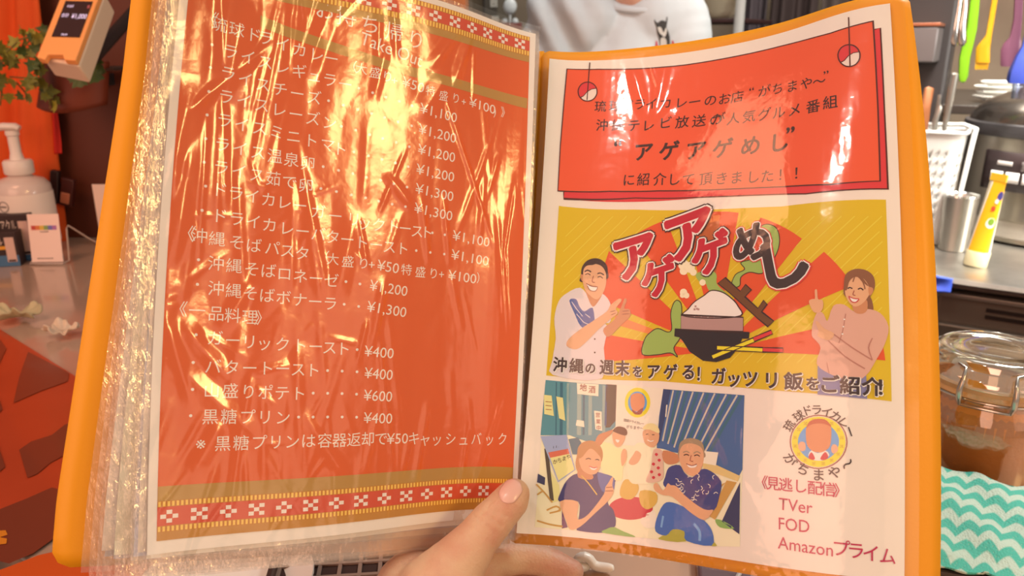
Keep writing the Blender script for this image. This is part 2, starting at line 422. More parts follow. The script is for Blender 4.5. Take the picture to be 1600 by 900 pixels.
slab('trim_post', [(-.135, 1.405), (-.078, 1.405), (-.078, 1.505), (-.135, 1.505)], ZW, 2.4, trim_m, 'structure')
# guest counter
counter_m = mat('counter_laminate', (184,154,132), .16, var=.10, vscale=5, coat=.5)
CT = thing('guest_counter', 'long glossy brown guest counter that runs under the menu from wall to kitchen', 'counter', RM(-.4, .65, 0))
slab('worktop', [RM(-1.75, .22), RM(1.1, .22), RM(1.1, 1.05), RM(-1.75, 1.05)], .815, .85, counter_m, None, CT, .004)
slab('front_panel', [RM(-1.7, .40), RM(1.05, .40), RM(1.05, .43), RM(-1.7, .43)], 0, .815, wall_brown, None, CT)
slab('back_panel', [RM(-1.7, .98), RM(1.05, .98), RM(1.05, 1.01), RM(-1.7, 1.01)], 0, .815, wall_brown, None, CT)
ZC = .85
# printed sheet under the left of the menu
print_red = mat('print_sheet_red', (186,72,38), .3, var=.10, vscale=7, coat=.3)
print_dark = mat('print_sheet_dark', (126,60,40), .3, coat=.3)
print_bright = mat('print_sheet_orange', (216,92,34), .3, coat=.3)
print_gold = mat('print_sheet_gold', (226,140,40), .3, coat=.3)
def flat_poly(b, pts, z, mi, th=.0003):
    q = [PZ(x, y, z) for x, y in pts]; v, f = fill([(p.x, p.y) for p in q])
    b.add([(x, y, z+th) for x, y in v], f, mi)
SH = MB()
corner = [PZ(-150, 422, ZC), PZ(330, 722, ZC)]
d_ = (corner[1]-corner[0]).normalized(); n_ = Vector((-d_.y, d_.x, 0))
if n_.y > 0: n_ = -n_
q = [corner[0], corner[1], corner[1]+n_*.40, corner[0]+n_*.40]
SH.add([p+Vector((0, 0, .0004)) for p in q]+[p+Vector((0, 0, .0014)) for p in q], [(0,1,2,3), (4,7,6,5), (0,4,5,1), (1,5,6,2), (2,6,7,3), (3,7,4,0)], 0)
for pts, mi in (([(44,550),(108,583),(106,596),(64,611),(21,630),(30,590),(36,572)], 1), ([(30,703),(49,690),(81,680),(101,664),(140,650),(140,690),(100,712),(78,724),(58,741),(43,747)], 1),
    ([(-30,812),(0,796),(40,780),(81,762),(110,770),(130,800),(84,842),(52,865),(14,881),(-30,870)], 1), ([(-40,560),(0,530),(10,545),(-4,575),(-40,600)], 1), ([(-20,632),(-2,622),(4,640),(-16,660)], 1),
    ([(-40,905),(14,886),(60,868),(140,850),(240,860),(300,960),(-40,980)], 2), ([(-10,830),(9,829),(12,836),(0,840),(11,842),(10,850),(-10,852)], 3), ([(-40,700),(-5,690),(8,730),(-40,770)], 1)):
    flat_poly(SH, pts, ZC+.0016+mi*.0002, mi)
SHo = SH.build('printed_mat', [print_red, print_dark, print_bright, print_gold], None, smooth=False)
tag(SHo, 'large red and orange printed mat with broad dark brush strokes on the counter', 'mat')
# ------------------------------------------------------------- things at the left end of the counter
clear_pl = glassy('clear_plastic', (255,250,245), .06, 1.0, .03, tint=(236,226,220))
label_m = mat('white_label', (236,222,212), .5); pump_m = mat('pump_white', (236,226,218), .35)
grey_ink = mat('grey_lettering', (110,96,92), .6)
def text_mesh(name, txt, M, h, m, parent, w=None, bold=0):
    g, fs = glyph(txt, bold); x0 = min(p[0] for p in g); x1 = max(p[0] for p in g); k = (w/(x1-x0)) if w else h
    b = MB(); b.add([((x-(x0+x1)/2)*k, (y-.36)*h, 0) for x, y in g], fs, 0, M); return b.build(name, m, parent, smooth=False)
def facing(p, yaw=0.0, tilt=0.0, roll=0.0):          # local x right, y up, z towards the guest
    return Matrix.Translation(p) @ Matrix.Rotation(yaw, 4, 'Z') @ Matrix.Rotation(tilt, 4, 'X') @ Matrix.Rotation(roll, 4, 'Y') @ Matrix(((1,0,0,0),(0,0,-1,0),(0,1,0,0),(0,0,0,1)))
base = PZ(60, 413, ZC); base.y += .076; base.x -= .050
SO = thing('soap_dispenser', 'white pump bottle of hand soap at the left end of the counter', 'bottle', base)
T = Matrix.Translation(base)
b = MB(); b.lathe([(.0, .001), (.038, .001), (.042, .006), (.043, .02), (.0435, .105), (.042, .117), (.034, .127), (.02, .132), (.0165, .134), (.0165, .14)], 40, T); b.build('bottle', mat('translucent_bottle', (222,204,196), .25, coat=.4), SO)
b = MB(); b.lathe([(.0437, .02), (.0441, .022), (.0441, .104), (.0437, .106)], 40, T); b.build('label_sleeve', label_m, SO)
b = MB(); b.lathe([(0, .136), (.021, .136), (.0225, .138), (.0225, .156), (.020, .159), (.011, .16), (.0085, .172), (.0085, .198), (.0105, .2), (.0105, .207), (0, .209)], 32, T); b.build('collar', pump_m, SO)
b = MB(); hd = base+Vector((0, 0, .206))
b.tube([hd+Vector((.013, .0, .004)), hd+Vector((.008, -.001, .007)), hd+Vector((-.01, -.004, .008)), hd+Vector((-.03, -.01, .004)), hd+Vector((-.043, -.013, -.003))], [.008, .0105, .0105, .008, .005], 12, flat=.6); b.build('pump_nozzle', pump_m, SO)
cyl = lambda ang, z, r=.0443: base+Vector((r*math.sin(ang), -r*math.cos(ang), z))
def wrap_text(txt, z, h, ang0, w, bold=0):
    g, fs = glyph(txt, bold); x0 = min(p[0] for p in g); x1 = max(p[0] for p in g); k = w/(x1-x0); b = MB()
    b.add([cyl(ang0+((x-x0)*k-w/2)/.0443, z+(y-.36)*h, .0445) for x, y in g], fs); return b.build('lettering', grey_ink, SO, smooth=False)
wrap_text('Managua', .073, .009, -.02, .028, .5); wrap_text('Life', .062, .009, .12, .013, .5)
b = MB(); ring = [cyl(-.22+.0085*math.cos(a)/.0443, .088+.0085*math.sin(a), .0446) for a in np.linspace(0, 2*PI, 20)]; b.tube(ring, .0006, 5); b.tube([cyl(-.33, .088, .0446), cyl(-.11, .088, .0446)], .0012, 5); b.build('round_mark', grey_ink, SO)
# two sample boxes
box_dark = mat('box_dark', (52,34,34), .5); box_blue = mat('box_blue', (70,112,150), .5); box_pale = mat('box_pale', (214,180,168), .5); box_gold = mat('box_gold', (228,160,50), .5); box_white = mat('box_white_print', (236,214,200), .5)
def sample_box(px, py, z0, w, h, label, dy):
    p = PZ(px, py, ZC); p.y += dy; p.z = z0
    o = thing('sample_box', label, 'box', p)
    b = MB(); Mx = Matrix.Translation(p) @ Matrix.Rotation(.25, 4, 'Z')
    b.box((0, 0, h/2), (w, .03, h), Mx, 0); b.build('carton', [box_dark], o, smooth=True, bevel=.0015)
    F_ = lambda x, z: Mx @ Matrix.Translation((x, -.0154, z)) @ Matrix(((1,0,0,0),(0,0,-1,0),(0,1,0,0),(0,0,0,1)))
    b = MB(); b.box((0, -.0153, h*.80), (w*.985, .0004, h*.37), Mx, 0); b.box((-.004, -.0156, h*.56), (w*.7, .0004, h*.1), Mx, 1); b.box((w*.30, -.0158, h*.50), (w*.26, .0004, h*.72), Mx, 2)
    b.box((0, -.0153, h*.17), (w*.985, .0004, h*.32), Mx, 3); b.box((w*.30, -.0162, h*.18), (w*.2, .0004, h*.05), Mx, 0); b.build('front_print', [box_dark, box_gold, box_pale, box_blue], o, smooth=False)
    text_mesh('lettering', 'エアクル', F_(-w*.17, h*.76) @ Matrix.Translation((0, 0, .0006)), h*.3, box_white, o, w*.56, 1.2)
    return o
sample_box(13, 412, ZC, .052, .056, 'dark topped blue sample box at the front of the pair beside the soap', -.005)
sample_box(26, 408, ZC, .054, .078, 'taller sample box standing just behind the other, beside the soap', .014)
# name card in a clear bent stand
cp = PZ(80, 411, ZC); CSt = thing('card_stand', 'clear bent wire stand holding a white card in front of the soap', 'stand', cp)
wire = mat('pale_wire', (210,190,178), .25, .4)
b = MB(); w_ = .026
b.tube([cp+Vector((-w_, -.006, .006)), cp+Vector((-w_-.001, -.012, .001+.0015)), cp+Vector((-w_*.4, -.014, .0025)), cp+Vector((w_, -.012, .0025)), cp+Vector((w_+.003, .002, .004)), cp+Vector((w_+.002, .012, .055)), cp+Vector((w_+.004, .014, .06)), cp+Vector((w_+.018, .045, .03)), cp+Vector((w_+.032, .08, .0025))], .0013, 8)
b.tube([cp+Vector((-w_, .06, .0025)), cp+Vector((-w_+.004, .012, .05)), cp+Vector((-w_, .004, .004)), cp+Vector((-w_, -.012, .0025))], .0013, 8)
b.build('wire_frame', wire, CSt)
CD = thing('name_card', 'upright white card with a rainbow strip in the wire stand', 'card', cp+Vector((0, 0, .004)))
Mx = facing(cp+Vector((0, -.004, .043)), .06, -.13)
b = MB(); b.box((0, 0, 0), (.049, .078, .0008), Mx); b.build('card', mat('card_white', (244,216,204), .5), CD, smooth=False)
for i, c in enumerate(((190,70,60), (214,120,60), (216,180,70), (130,160,90), (110,110,180), (170,110,170))):
    b = MB(); b.box((-.0165+i*.0066, .017, .0006), (.0066, .007, .0004), Mx); b.build('colour_strip', mat('strip', c, .5), CD, smooth=False)
for x, y, w in ((0, .0105, .012), (-.003, -.033, .022)):
    b = MB()
    for i in range(7): b.box((x-w/2+w*i/6, y, .0006), (w/9, .0016, .0004), Mx)
    b.build('lettering', grey_ink, CD, smooth=False)
p = P(170, 352, 1.36); p.z = ZC
b = MB(); b.box((0, 0, .055), (.06, .002, .11), Matrix.Translation(p+Vector((.012, .0, 0)))); b.box((0, .012, .001), (.05, .03, .002), Matrix.Translation(p+Vector((.012, .0, 0)))); tag(b.build('white_card', mat('card_white_plain', (236,206,190), .5), None, smooth=False), 'plain white card standing against the dark wall, half behind the menu', 'card')
# pale ruffled shells on the counter
shell_m = mat('shell', (226,204,176), .5, var=.12, vscale=60); shell_m2 = mat('shell_green', (196,184,142), .5, var=.15, vscale=60)
def shell(px, py, r, label, m, seed, sq):
    p = PZ(px, py, ZC+.004); r_s = np.random.RandomState(seed); ph = r_s.uniform(0, 6.3, 8)
    b = MB()
    def fn(u, v):
        a = 2*PI*u; rr = r*(.12+.88*v)*(1+.16*math.sin(5*a+ph[0])*v+.10*math.sin(9*a+ph[1])*v)
        z = .004+r*.55*(v**1.6)*(.55+.45*math.sin(3*a+ph[2]))+r*.1*math.sin(11*a+ph[3])*v*v
        return p+Vector((rr*math.cos(a), rr*math.sin(a)*sq, z))
    b.grid(fn, 72, 12); o = b.build('seashell', m, None, solid=.0015); tag(o, label, 'shell'); return o
shell(98, 522, .020, 'small frilly pale shell on the counter by the printed mat', shell_m, 3, .8)
shell(30, 498, .026, 'larger greenish white frilly shell on the counter, farther from the menu edge', shell_m2, 8, .7)
# orange cloth hanging on the wall
cloth_o = mat('orange_cloth', (226,88,18), .75, var=.10, vscale=4, bump=.1, bscale=400)
def hang(name, pts_top, pts_bot, Y, amp, nf, m, label, cat, seed=0, thick=.0015, nu=60, nv=40):
    a0, a1 = P(*pts_top[0], Y), P(*pts_top[1], Y); b0, b1 = P(*pts_bot[0], Y), P(*pts_bot[1], Y); ph = random.Random(seed).uniform(0, 6)
    b = MB()
    def fn(u, v):
        t = a0.lerp(a1, u); q = b0.lerp(b1, u); r = t.lerp(q, v)
        r.y += amp*(.35+.65*v)*math.sin(nf*2*PI*u+ph+.7*math.sin(3*v+ph))+amp*.4*math.sin(nf*4.7*PI*u+ph*2+v*2); return r
    b.grid(fn, nu, nv); o = b.build(name, m, None, solid=thick); return tag(o, label, cat)
hang('cloth_banner', ((-90, -120), (52, -120)), ((-120, 386), (103, 386)), 1.39, .011, 2.2, cloth_o, 'orange cloth banner hanging on the wall behind the plant', 'cloth')
hang('red_ribbon', ((74, 150), (86, 150)), ((74, 238), (97, 240)), 1.395, .006, 1.0, mat('red_cloth', (206,30,14), .7), 'bright red ribbon end hanging on the dark wall under the planter', 'ribbon', 2)
pc = P(106, 300, 1.385); b = MB(); b.box((0, 0, 0), (.022, .012, .05), Matrix.Translation(pc) @ Matrix.Rotation(.25, 4, 'Y')); b.box((-.02, -.004, .006), (.014, .012, .06), Matrix.Translation(pc) @ Matrix.Rotation(.2, 4, 'Y'), 1)
b.box((-.0, -.008, -.01), (.016, .004, .02), Matrix.Translation(pc) @ Matrix.Rotation(.25, 4, 'Y'), 2)
tag(b.build('wall_charm', [mat('charm_dark', (70,24,18), .5), mat('charm_black', (40,18,16), .5), mat('charm_pink', (186,110,80), .5)], None, bevel=.002), 'small dark and pink charm fixed on the wall to the right of the soap', 'charm')
# planter with ivy
pot_m = mat('planter_brown', (112,46,22), .5, var=.1, vscale=10)
pp = P(120, 158, 1.33); PL_ = thing('wall_planter', 'brown wall planter with trailing ivy behind the price display', 'plant', pp)
b = MB(); tl, trr, bl, br_ = P(72, 96, 1.30), P(170, 96, 1.30), P(60, 165, 1.30), P(167, 163, 1.30)
def pot(u, v):
    x0 = bl.lerp(tl, v); x1 = br_.lerp(trr, v); q = x0.lerp(x1, u); s = math.sin(PI*u)
    q.y -= .035*s**.6; q.z -= .010*s*(1-v); return q
b.grid(pot, 24, 8); o = b.build('pot', pot_m, PL_, solid=.004)
b = MB(); b.box((0, 0, 0), (.115, .116, .004), Matrix.Translation((tl+trr)/2+Vector((.002, .05, -.012)))); b.build('soil', mat('soil', (52,30,18), .9, bump=.6, bscale=120), PL_)
b = MB(); b.box((0, 0, 0), (.03, .14, .02), Matrix.Translation((bl+br_)/2+Vector((0, .06, .035)))); b.build('bracket', dark_pl, PL_)
leaf_ms = [mat('ivy_leaf', (110,112,30), .5, var=.2, vscale=50), mat('ivy_leaf_pale', (150,146,52), .5, var=.2, vscale=50), mat('ivy_leaf_deep', (66,86,30), .5, var=.2, vscale=50)]
rl = random.Random(4)
ivy = [(0,-.9),(.35,-.75),(.75,-.85),(.6,-.3),(1.0,0.05),(.45,.25),(.3,.6),(0,1.1),(-.3,.6),(-.45,.25),(-1.0,.05),(-.6,-.3),(-.75,-.85),(-.35,-.75)]
stems = MB(); LB = [MB(), MB(), MB()]
def leaf(p, s, k):
    Mx = Matrix.Translation(p) @ Matrix.Rotation(rl.uniform(-.7, .7), 4, 'Z') @ Matrix.Rotation(rl.uniform(0, 6.3), 4, 'Y') @ Matrix.Rotation(rl.uniform(-.6, .6), 4, 'X')
    vs = [(0, 0, 0)]+[(x*s, -.25*s*(x*x+.5*y*y), y*s) for x, y in ivy]; n = len(ivy)
    LB[k].add(vs, [(0, 1+i, 1+(i+1) % n) for i in range(n)], 0, Mx)
def trail(pts, Y, n, s):
    q = [P(x, y, Y+rl.uniform(-.02, .02)) for x, y in pts]; stems.tube(q, .0012, 6)
    for i in range(n):
        t = rl.uniform(0, len(q)-1.001); j = int(t); p = q[j].lerp(q[j+1], t-j)+Vector((rl.uniform(-.012, .012), rl.uniform(-.03, .004), rl.uniform(-.012, .012))); leaf(p, s*rl.uniform(.7, 1.3), rl.choice((0, 0, 1, 2)))
for pts, n in (([(75,70),(55,55),(30,62),(10,82)], 12), ([(72,85),(50,75),(25,80),(0,86)], 12), ([(70,95),(45,88),(15,95),(-15,100)], 10), ([(72,60),(60,52),(48,60),(35,78)], 8), ([(60,90),(55,105),(65,120),(70,140)], 7), ([(20,88),(0,95),(-10,120),(5,150)], 7),
    ([(15,120),(40,122),(58,128),(66,135)], 4), ([(25,128),(40,145),(42,158)], 4), ([(70,130),(76,150),(82,168)], 5), ([(-10,118),(4,128),(2,150),(0,165)], 6)):
    trail(pts, 1.25, n, .0095)
for x, y, s in ((124,122,.017), (115,118,.012), (148,116,.016), (155,104,.014), (150,96,.012), (86,165,.011), (78,162,.009)): leaf(P(x, y, 1.235), s, 2 if x > 100 else 1)
stems.build('stem', mat('ivy_stem', (120,110,50), .6), PL_)
for k in range(3): LB[k].build('foliage', leaf_ms[k], PL_, smooth=False)
# customer price display
case_o = mat('display_front', (252,172,98), .45); case_w = mat('display_case', (232,208,180), .45); scr_m = mat('display_screen', (58,24,18), .25)
fr = [P(88, -4, 1.205), P(147, -4, 1.205), P(123, 95, 1.12), P(64, 92, 1.12)]
cx_ = (fr[0]+fr[1]+fr[2]+fr[3])/4; ex = ((fr[1]-fr[0])+(fr[2]-fr[3])).normalized(); ey = ((fr[0]-fr[3])+(fr[1]-fr[2])); ey = (ey-ex*ey.dot(ex)).normalized(); ez = ex.cross(ey)
if ez.y > 0: ez = -ez
DM = Matrix.Translation(cx_) @ Matrix((ex, ey, ez)).transposed().to_4x4()
Wd = (fr[1]-fr[0]).length; Hd = (fr[0]-fr[3]).length
PD = thing('price_display', 'tilted orange fronted customer price display reading 1,000 yen above the planter', 'display', cx_)
b = MB(); hw, hh = Wd/2, Hd/2
b.prism([(-hw, -hh+.004), (-hw*.55, -hh), (-hw*.5, -hh+.010), (hw*.25, -hh+.010), (hw*.42, -hh+.001), (hw, -hh), (hw, hh+.02), (-hw, hh+.02)], .010, DM @ Matrix.Translation((0, 0, -.010))); b.build('front_shell', case_o, PD, bevel=.0015)
b = MB(); b.prism([(-hw*.98, -hh+.011), (hw, -hh-.001), (hw, hh+.02), (-hw*.98, hh+.02)], .034, DM @ Matrix.Translation((.0005, 0, -.0445))); b.build('rear_shell', case_w, PD, bevel=.003)
b = MB(); b.prism([(-hw*.62, -hh*.30), (hw*.80, -hh*.30), (hw*.80, hh*.86), (-hw*.62, hh*.86)], .0012, DM); b.build('screen', scr_m, PD, smooth=False)
lcd = mat('lit_digits', (225,215,245), .5, emit=(225,210,250), estr=.75); lcd2 = mat('lit_digits_red', (220,110,110), .5, emit=(230,110,110), estr=.5)
TM = lambda x, y: DM @ Matrix.Translation((x, y, .0016))
text_mesh('lit_text', '¥1,000', TM(hw*.40, hh*.36), .013, lcd, PD, hw*.78, .5); text_mesh('lit_text', '合計', TM(-hw*.34, hh*.38), .0085, lcd, PD, hw*.38, .6)
text_mesh('lit_text', 'お会計', TM(-hw*.24, hh*.68), .006, lcd, PD, hw*.34, .5); text_mesh('lit_text', '5', TM(hw*.70, hh*.68), .008, lcd2, PD); text_mesh('lit_text', '現金', TM(0, -hh*.24), .004, lcd, PD, hw*.34, .5)
b = MB(); b.tube([DM @ Vector((0, .01, -.04)), DM @ Vector((0, .012, -.07)), Vector((cx_.x+.01, 1.36, cx_.z+.03)), Vector((cx_.x+.012, 1.418, cx_.z+.03))], .010, 12); b.build('arm', dark_pl, PD)
# ---------------------------------------------------------------- kitchen side
S0 = 1.354                                             # front edge of the steel counter, across the room
KT = thing('kitchen_counter', 'stainless steel kitchen counter behind the menu carrying the cooker', 'counter', RM(.5, 1.6, 0))
b = MB()
prof = [(0, .834), (-.006, .836), (-.008, .841), (-.005, .847), (.004, .85), (.62, .85), (.62, .832), (0, .832)]
vs = [RM(t, S0+s, z) for t in (-.22, 1.45) for s, z in prof]; n = len(prof)
b.add(vs, [(i, (i+1) % n, n+(i+1) % n, n+i) for i in range(n)]+[tuple(range(n))[::-1], tuple(range(n, 2*n))]); b.build('steel_top', steel, KT)
for t in (-.19, 1.42):
    for s in (.04, .58): b = MB(); b.tube([RM(t, S0+s, 0), RM(t, S0+s, .833)], .016, 12); b.build('leg', steel_d, KT)
b = MB(); b.box((0, 0, 0), (1.62, .56, .02), Matrix.Translation(RM(.615, S0+.31, .43)) @ RZ); b.build('under_shelf', steel_d, KT)
# oven under the counter
op = RM(.45, S0+.25, .441)
OV = thing('toaster_oven', 'grey steel oven with two long dark vent slots below the kitchen counter edge', 'oven', op)
tl_ = P2(1466, 452, S0+.03); tO, sO = ts(tl_); zO = tl_.z
OW, OD, OH = 1.0, .40, zO-.445
M_ = Matrix.Translation(RM(tO+OW/2, S0+.03+OD/2, .445+OH/2)) @ RZ
b = MB(); b.box((0, 0, 0), (OW, OD, OH), M_); b.build('body', mat('oven_grey', (138,126,114), .4, .4), OV, bevel=.006)
b = MB(); b.box((0, -OD/2-.004, OH/2-.004), (OW, .012, .008), M_); b.build('top_trim', mat('oven_trim', (176,168,158), .35, .5), OV, bevel=.002)
slot_m = mat('slot_dark', (40,26,20), .6)
for z in (.022, .033):
    b = MB(); b.box((.03, -OD/2-.001, OH/2-z), (OW-.08, .004, .0055), M_); b.build('vent_slot', slot_m, OV, smooth=False)
b = MB(); b.box((0, -OD/2-.006, OH/2-.20), (OW-.01, .014, .30), M_); b.build('door', mat('oven_door', (124,116,104), .35, .5), OV, bevel=.005)
b = MB(); b.box((.02, -OD/2-.014, OH/2-.205), (OW-.09, .004, .25), M_); b.build('door_window', mat('oven_window', (62,48,46), .15), OV, bevel=.01)
# blue packet tucked under the counter's corner
pb = P2(1436, 441, S0-.016)
b = MB(); Mp = Matrix.Translation(pb) @ RZ
b.grid(lambda u, v: Mp @ Vector(((u-.5)*.09, .008*math.sin(PI*u)*math.sin(PI*v)-.004*v, (.5-v)*.026+.012*(u-.6)*v)), 12, 10, 0)
o = b.build('packet', [mat('packet_blue', (70,100,220), .35)], None, solid=.004); tag(o, 'shiny blue packet hanging at the front edge of the kitchen counter beside the menu', 'packet')
# utensil basket
bp = PZ(1430, 374, ZC); tb, sb = ts(bp)
BK = thing('utensil_basket', 'white perforated plastic basket of cooking tools at the menu edge', 'basket', bp)
BH = .195; BW0, BW1 = .085, .108
def bk(u, v, th=0.0):                                # rounded rectangle, wider at the top
    w = (BW0+(BW1-BW0)*v)/2-th; a = 2*PI*u
    c, s = math.cos(a), math.sin(a); k = (abs(c)**5+abs(s)**5)**(-1/5)
    return bp+E1*(w*c*k)+E2*(w*.8*s*k)+Vector((0, 0, .003+BH*v))
nu_, nv_ = 96, 22
b = MB(); idx = {}
for i in range(nu_):
    for j in range(nv_+1): idx[i, j] = len(b.v); b.v.append(bk(i/nu_, j/nv_))
for i in range(nu_):
    for j in range(nv_):
        if 3 <= j < nv_-3 and j % 2 == 1 and i % 3 == 1 and (i//3) % 4 != 3: continue
        b.f.append([idx[i, j], idx[(i+1) % nu_, j], idx[(i+1) % nu_, j+1], idx[i, j+1]]); b.m.append(0)
b.f.append([idx[i, 0] for i in range(nu_)][::-1]); b.m.append(0)
b.build('wall', white_pl, BK, solid=.002)
b = MB(); b.tube([bk(i/48, 1.0, -.002) for i in range(49)], .0035, 8); b.build('rim', white_pl, BK)
b = MB(); hp = [bk(.0, .6), bk(.0, 1.0)]; q0 = RM(tb+BW1/2+.012, sb-.02, bp.z+BH+.004); q1 = RM(tb+BW1/2+.012, sb+.02, bp.z+BH+.006)
b.tube([RM(tb-.03, sb+.03, bp.z+BH+.008), RM(tb+.045, sb+.03, bp.z+BH+.012), q1, q0, RM(tb+BW1/2+.004, sb-.022, bp.z+.06), RM(tb+BW0/2+.002, sb-.02, bp.z+.02)], .004, 10); b.build('side_loop', white_pl, BK)
wood_m = mat('spatula_wood', (156,96,58), .55, var=.1, vscale=30)
def tool(name, pts, r, m, label, cat, flat=None, n=12):
    b = MB(); b.tube(pts, r, n, flat=flat); o = b.build(name, m, None); tag(o, label, cat, 'cooking tools in the white basket'); return o
zb = bp.z+.02
tool('wooden_spatula', [RM(tb-.012, sb+.004, zb), P2(1438, 225, sb+.004), P2(1442, 205, sb+.003), P2(1447, 165, sb+.003), P2(1452, 138, sb+.003), P2(1453, 136, sb+.003)], [.004, .004, .0085, .0085, .0085, .003], wood_m, 'flat wooden spatula handle standing in the white basket', 'spatula', .4)
tool('steel_spoon', [RM(tb+.006, sb-.008, zb), P2(1455, 225, sb-.008), P2(1461, 190, sb-.008), P2(1467, 172, sb-.008), P2(1469, 165, sb-.008)], [.003, .003, .0045, .005, .003], steel, 'short curved steel handle in the basket beside the wooden spatula', 'spoon')
tool('steel_ladle', [RM(tb+.012, sb+.012, zb), P2(1459, 215, sb+.012), P2(1466, 165, sb+.012), P2(1468, 148, sb+.012)], [.003, .003, .004, .003], steel, 'steel handle half hidden behind the short curved one in the basket', 'ladle')
tool('whisk_handle', [RM(tb+.016, sb+.0, zb), P2(1474, 208, sb), P2(1479, 182, sb), P2(1488, 135, sb), P2(1492, 116, sb), P2(1492.4, 114, sb)], [.0025, .0025, .0055, .0065, .0065, .004], steel, 'tallest thick steel handle leaning right in the white basket', 'whisk')
# tumbler
tp = PZ(1488, 390, ZC); TU = thing('steel_tumbler', 'brushed steel tumbler on the kitchen counter between basket and yellow tube', 'tumbler', tp)
T = Matrix.Translation(tp)
b = MB(); b.lathe([(0, .001), (.0225, .001), (.0235, .004), (.0275, .094), (.0282, .0955), (.0270, .0955), (.0255, .09), (.0225, .005), (0, .005)], 40, T); b.build('cup', steel, TU)
b = MB(); b.lathe([(.0270, .0955), (.0284, .0975), (.0290, .096), (.0282, .0940), (.0270, .0955)], 40, T); b.build('rolled_rim', chrome, TU)
# yellow squeeze tube standing on its cap
yp = PZ(1523, 415, ZC); YT = thing('squeeze_tube', 'yellow squeeze tube standing on its cream cap in front of the cooker', 'tube', yp)
lean = Matrix.Translation(yp) @ Matrix.Rotation(.09, 4, 'Y') @ Matrix.Rotation(-1.15, 4, 'Z')
b = MB(); b.lathe([(0, .0008), (.0165, .0008), (.0172, .003), (.0176, .024), (.0172, .0255), (0, .0255)], 32, lean); b.build('cap', mat('cream_cap', (238,230,186), .4), YT)
def tube_fn(u, v):
    a = 2*PI*u; rx = .0165+.004*v; ry = .0165*(1-v)+.0006
    return lean @ Vector((rx*math.cos(a)*(1-.35*v), ry*math.sin(a), .025+.115*v))
b = MB(); b.grid(tube_fn, 36, 24)
for i in range(len(b.f)):
    u = (i//24)/36
    b.m[i] = 0 if u > .66 else (1 if u < .045 or .62 < u <= .66 else 2)
b.build('tube_body', [mat('tube_yellow', (240,176,28), .35), mat('tube_white', (236,230,216), .35), mat('tube_clear', (190,178,150), .25)], YT)
b = MB(); e_ = [tube_fn(.25, 1), tube_fn(.75, 1)]
b.add([lean @ Vector((sx*.0135, sy*.0012, .138+dz)) for sx in (-1, 1) for sy in (-1, 1) for dz in (0, .012)], [(0,1,3,2),(4,6,7,5),(0,4,5,1),(2,3,7,6),(0,2,6,4),(1,5,7,3)]); b.build('crimped_end', mat('tube_end', (232,190,50), .35), YT)
def on_tube(u, v, d=.0004):
    q = tube_fn(u, v); c = lean @ Vector((0, 0, .025+.115*v)); return q+(q-c).normalized()*d
for u, v, r, c, nm in ((.88, .42, .0085, (240,236,220), 'white_spot'), (.88, .44, .0055, (120,160,50), 'green_picture'), (.90, .80, .007, (60,60,130), 'blue_badge'), (.84, .62, .004, (214,70,40), 'red_picture'), (.86, .72, .004, (238,226,214), 'white_badge')):
    b = MB(); kk = 18; vs = [on_tube(u, v, .0012 if nm != 'white_spot' else .0007)]+[on_tube(u+r*math.cos(a)/.11, v+r*math.sin(a)/.115, .001 if nm != 'white_spot' else .0005) for a in [2*PI*i/kk for i in range(kk)]]
    b.add(vs, [(0, 1+i, 1+(i+1) % kk) for i in range(kk)]); b.build(nm, mat(nm, c, .4), YT)
# rice cooker
kp = PZ(1634, 366, ZC); KR = .158
CK = thing('rice_cooker', 'large round stainless steel rice cooker with a dark control panel', 'cooker', kp)
T = Matrix.Translation(kp)
cook_st = mat('cooker_steel', (158,150,136), .28, .85, var=.12, vscale=14, stretch=(1, 1, .05))
b = MB(); b.lathe([(0, .004), (KR*.93, .004), (KR*.95, .012), (KR*.95, .04), (KR, .045), (KR, .182), (KR*.985, .19)], 72, T); b.build('body', cook_st, CK)
b = MB(); b.lathe([(KR*.955, .012), (KR*.972, .014), (KR*.972, .042), (KR*.955, .045)], 72, T); b.build('base_ring', mat('cooker_base', (186,178,166), .35, .6), CK)
b = MB(); b.lathe([(KR*.98, .186), (KR*1.035, .188), (KR*1.05, .197), (KR*1.04, .208), (KR*.98, .211), (KR*.98, .186)], 72, T); b.build('lid_ring', mat('cooker_ring', (74,72,74), .35, .2), CK)
b = MB(); b.lathe([(KR*1.0, .209), (KR*.97, .224), (KR*.86, .242), (KR*.66, .257), (KR*.4, .265), (0, .268)], 72, T); b.build('lid', mat('cooker_lid', (120,112,104), .22, .9, var=.2, vscale=12), CK)
b = MB(); b.lathe([(0, 0), (.03, 0), (.033, .006), (.03, .016), (.0, .02)], 24, Matrix.Translation(kp+Vector((-.115, -.02, .222))) @ Matrix.Rotation(-.5, 4, 'Y')); b.build('vent_cap', white_pl, CK)
_d = P(1575, 262, kp.y-KR)-kp; az0 = math.atan2(_d.y, _d.x)
def ck(a, z, r): return kp+Vector((r*math.cos(az0+a), r*math.sin(az0+a), z))
def patch(a0, a1, z0, z1, r, n=14):
    b = MB(); b.grid(lambda u, v: ck(a0+(a1-a0)*u, z0+(z1-z0)*v, r), n, 3); return b
b = patch(-.47, .36, .097, .164, KR+.004); b.build('control_panel', mat('panel_black', (50,38,38), .35), CK, solid=.006)
for i in range(4): b = patch(-.35+i*.165, -.22+i*.165, .112, .130, KR+.0085); b.build('button', mat('button_white', (226,224,222), .4), CK, solid=.002)
b = patch(-.30, -.14, .141, .148, KR+.0082); b.build('brand_plate', mat('plate_pale', (206,200,196), .4), CK, solid=.0008)
b = patch(-.05, .24, .134, .150, KR+.0078); b.build('display_window', mat('panel_grey', (112,104,102), .3), CK, solid=.001)
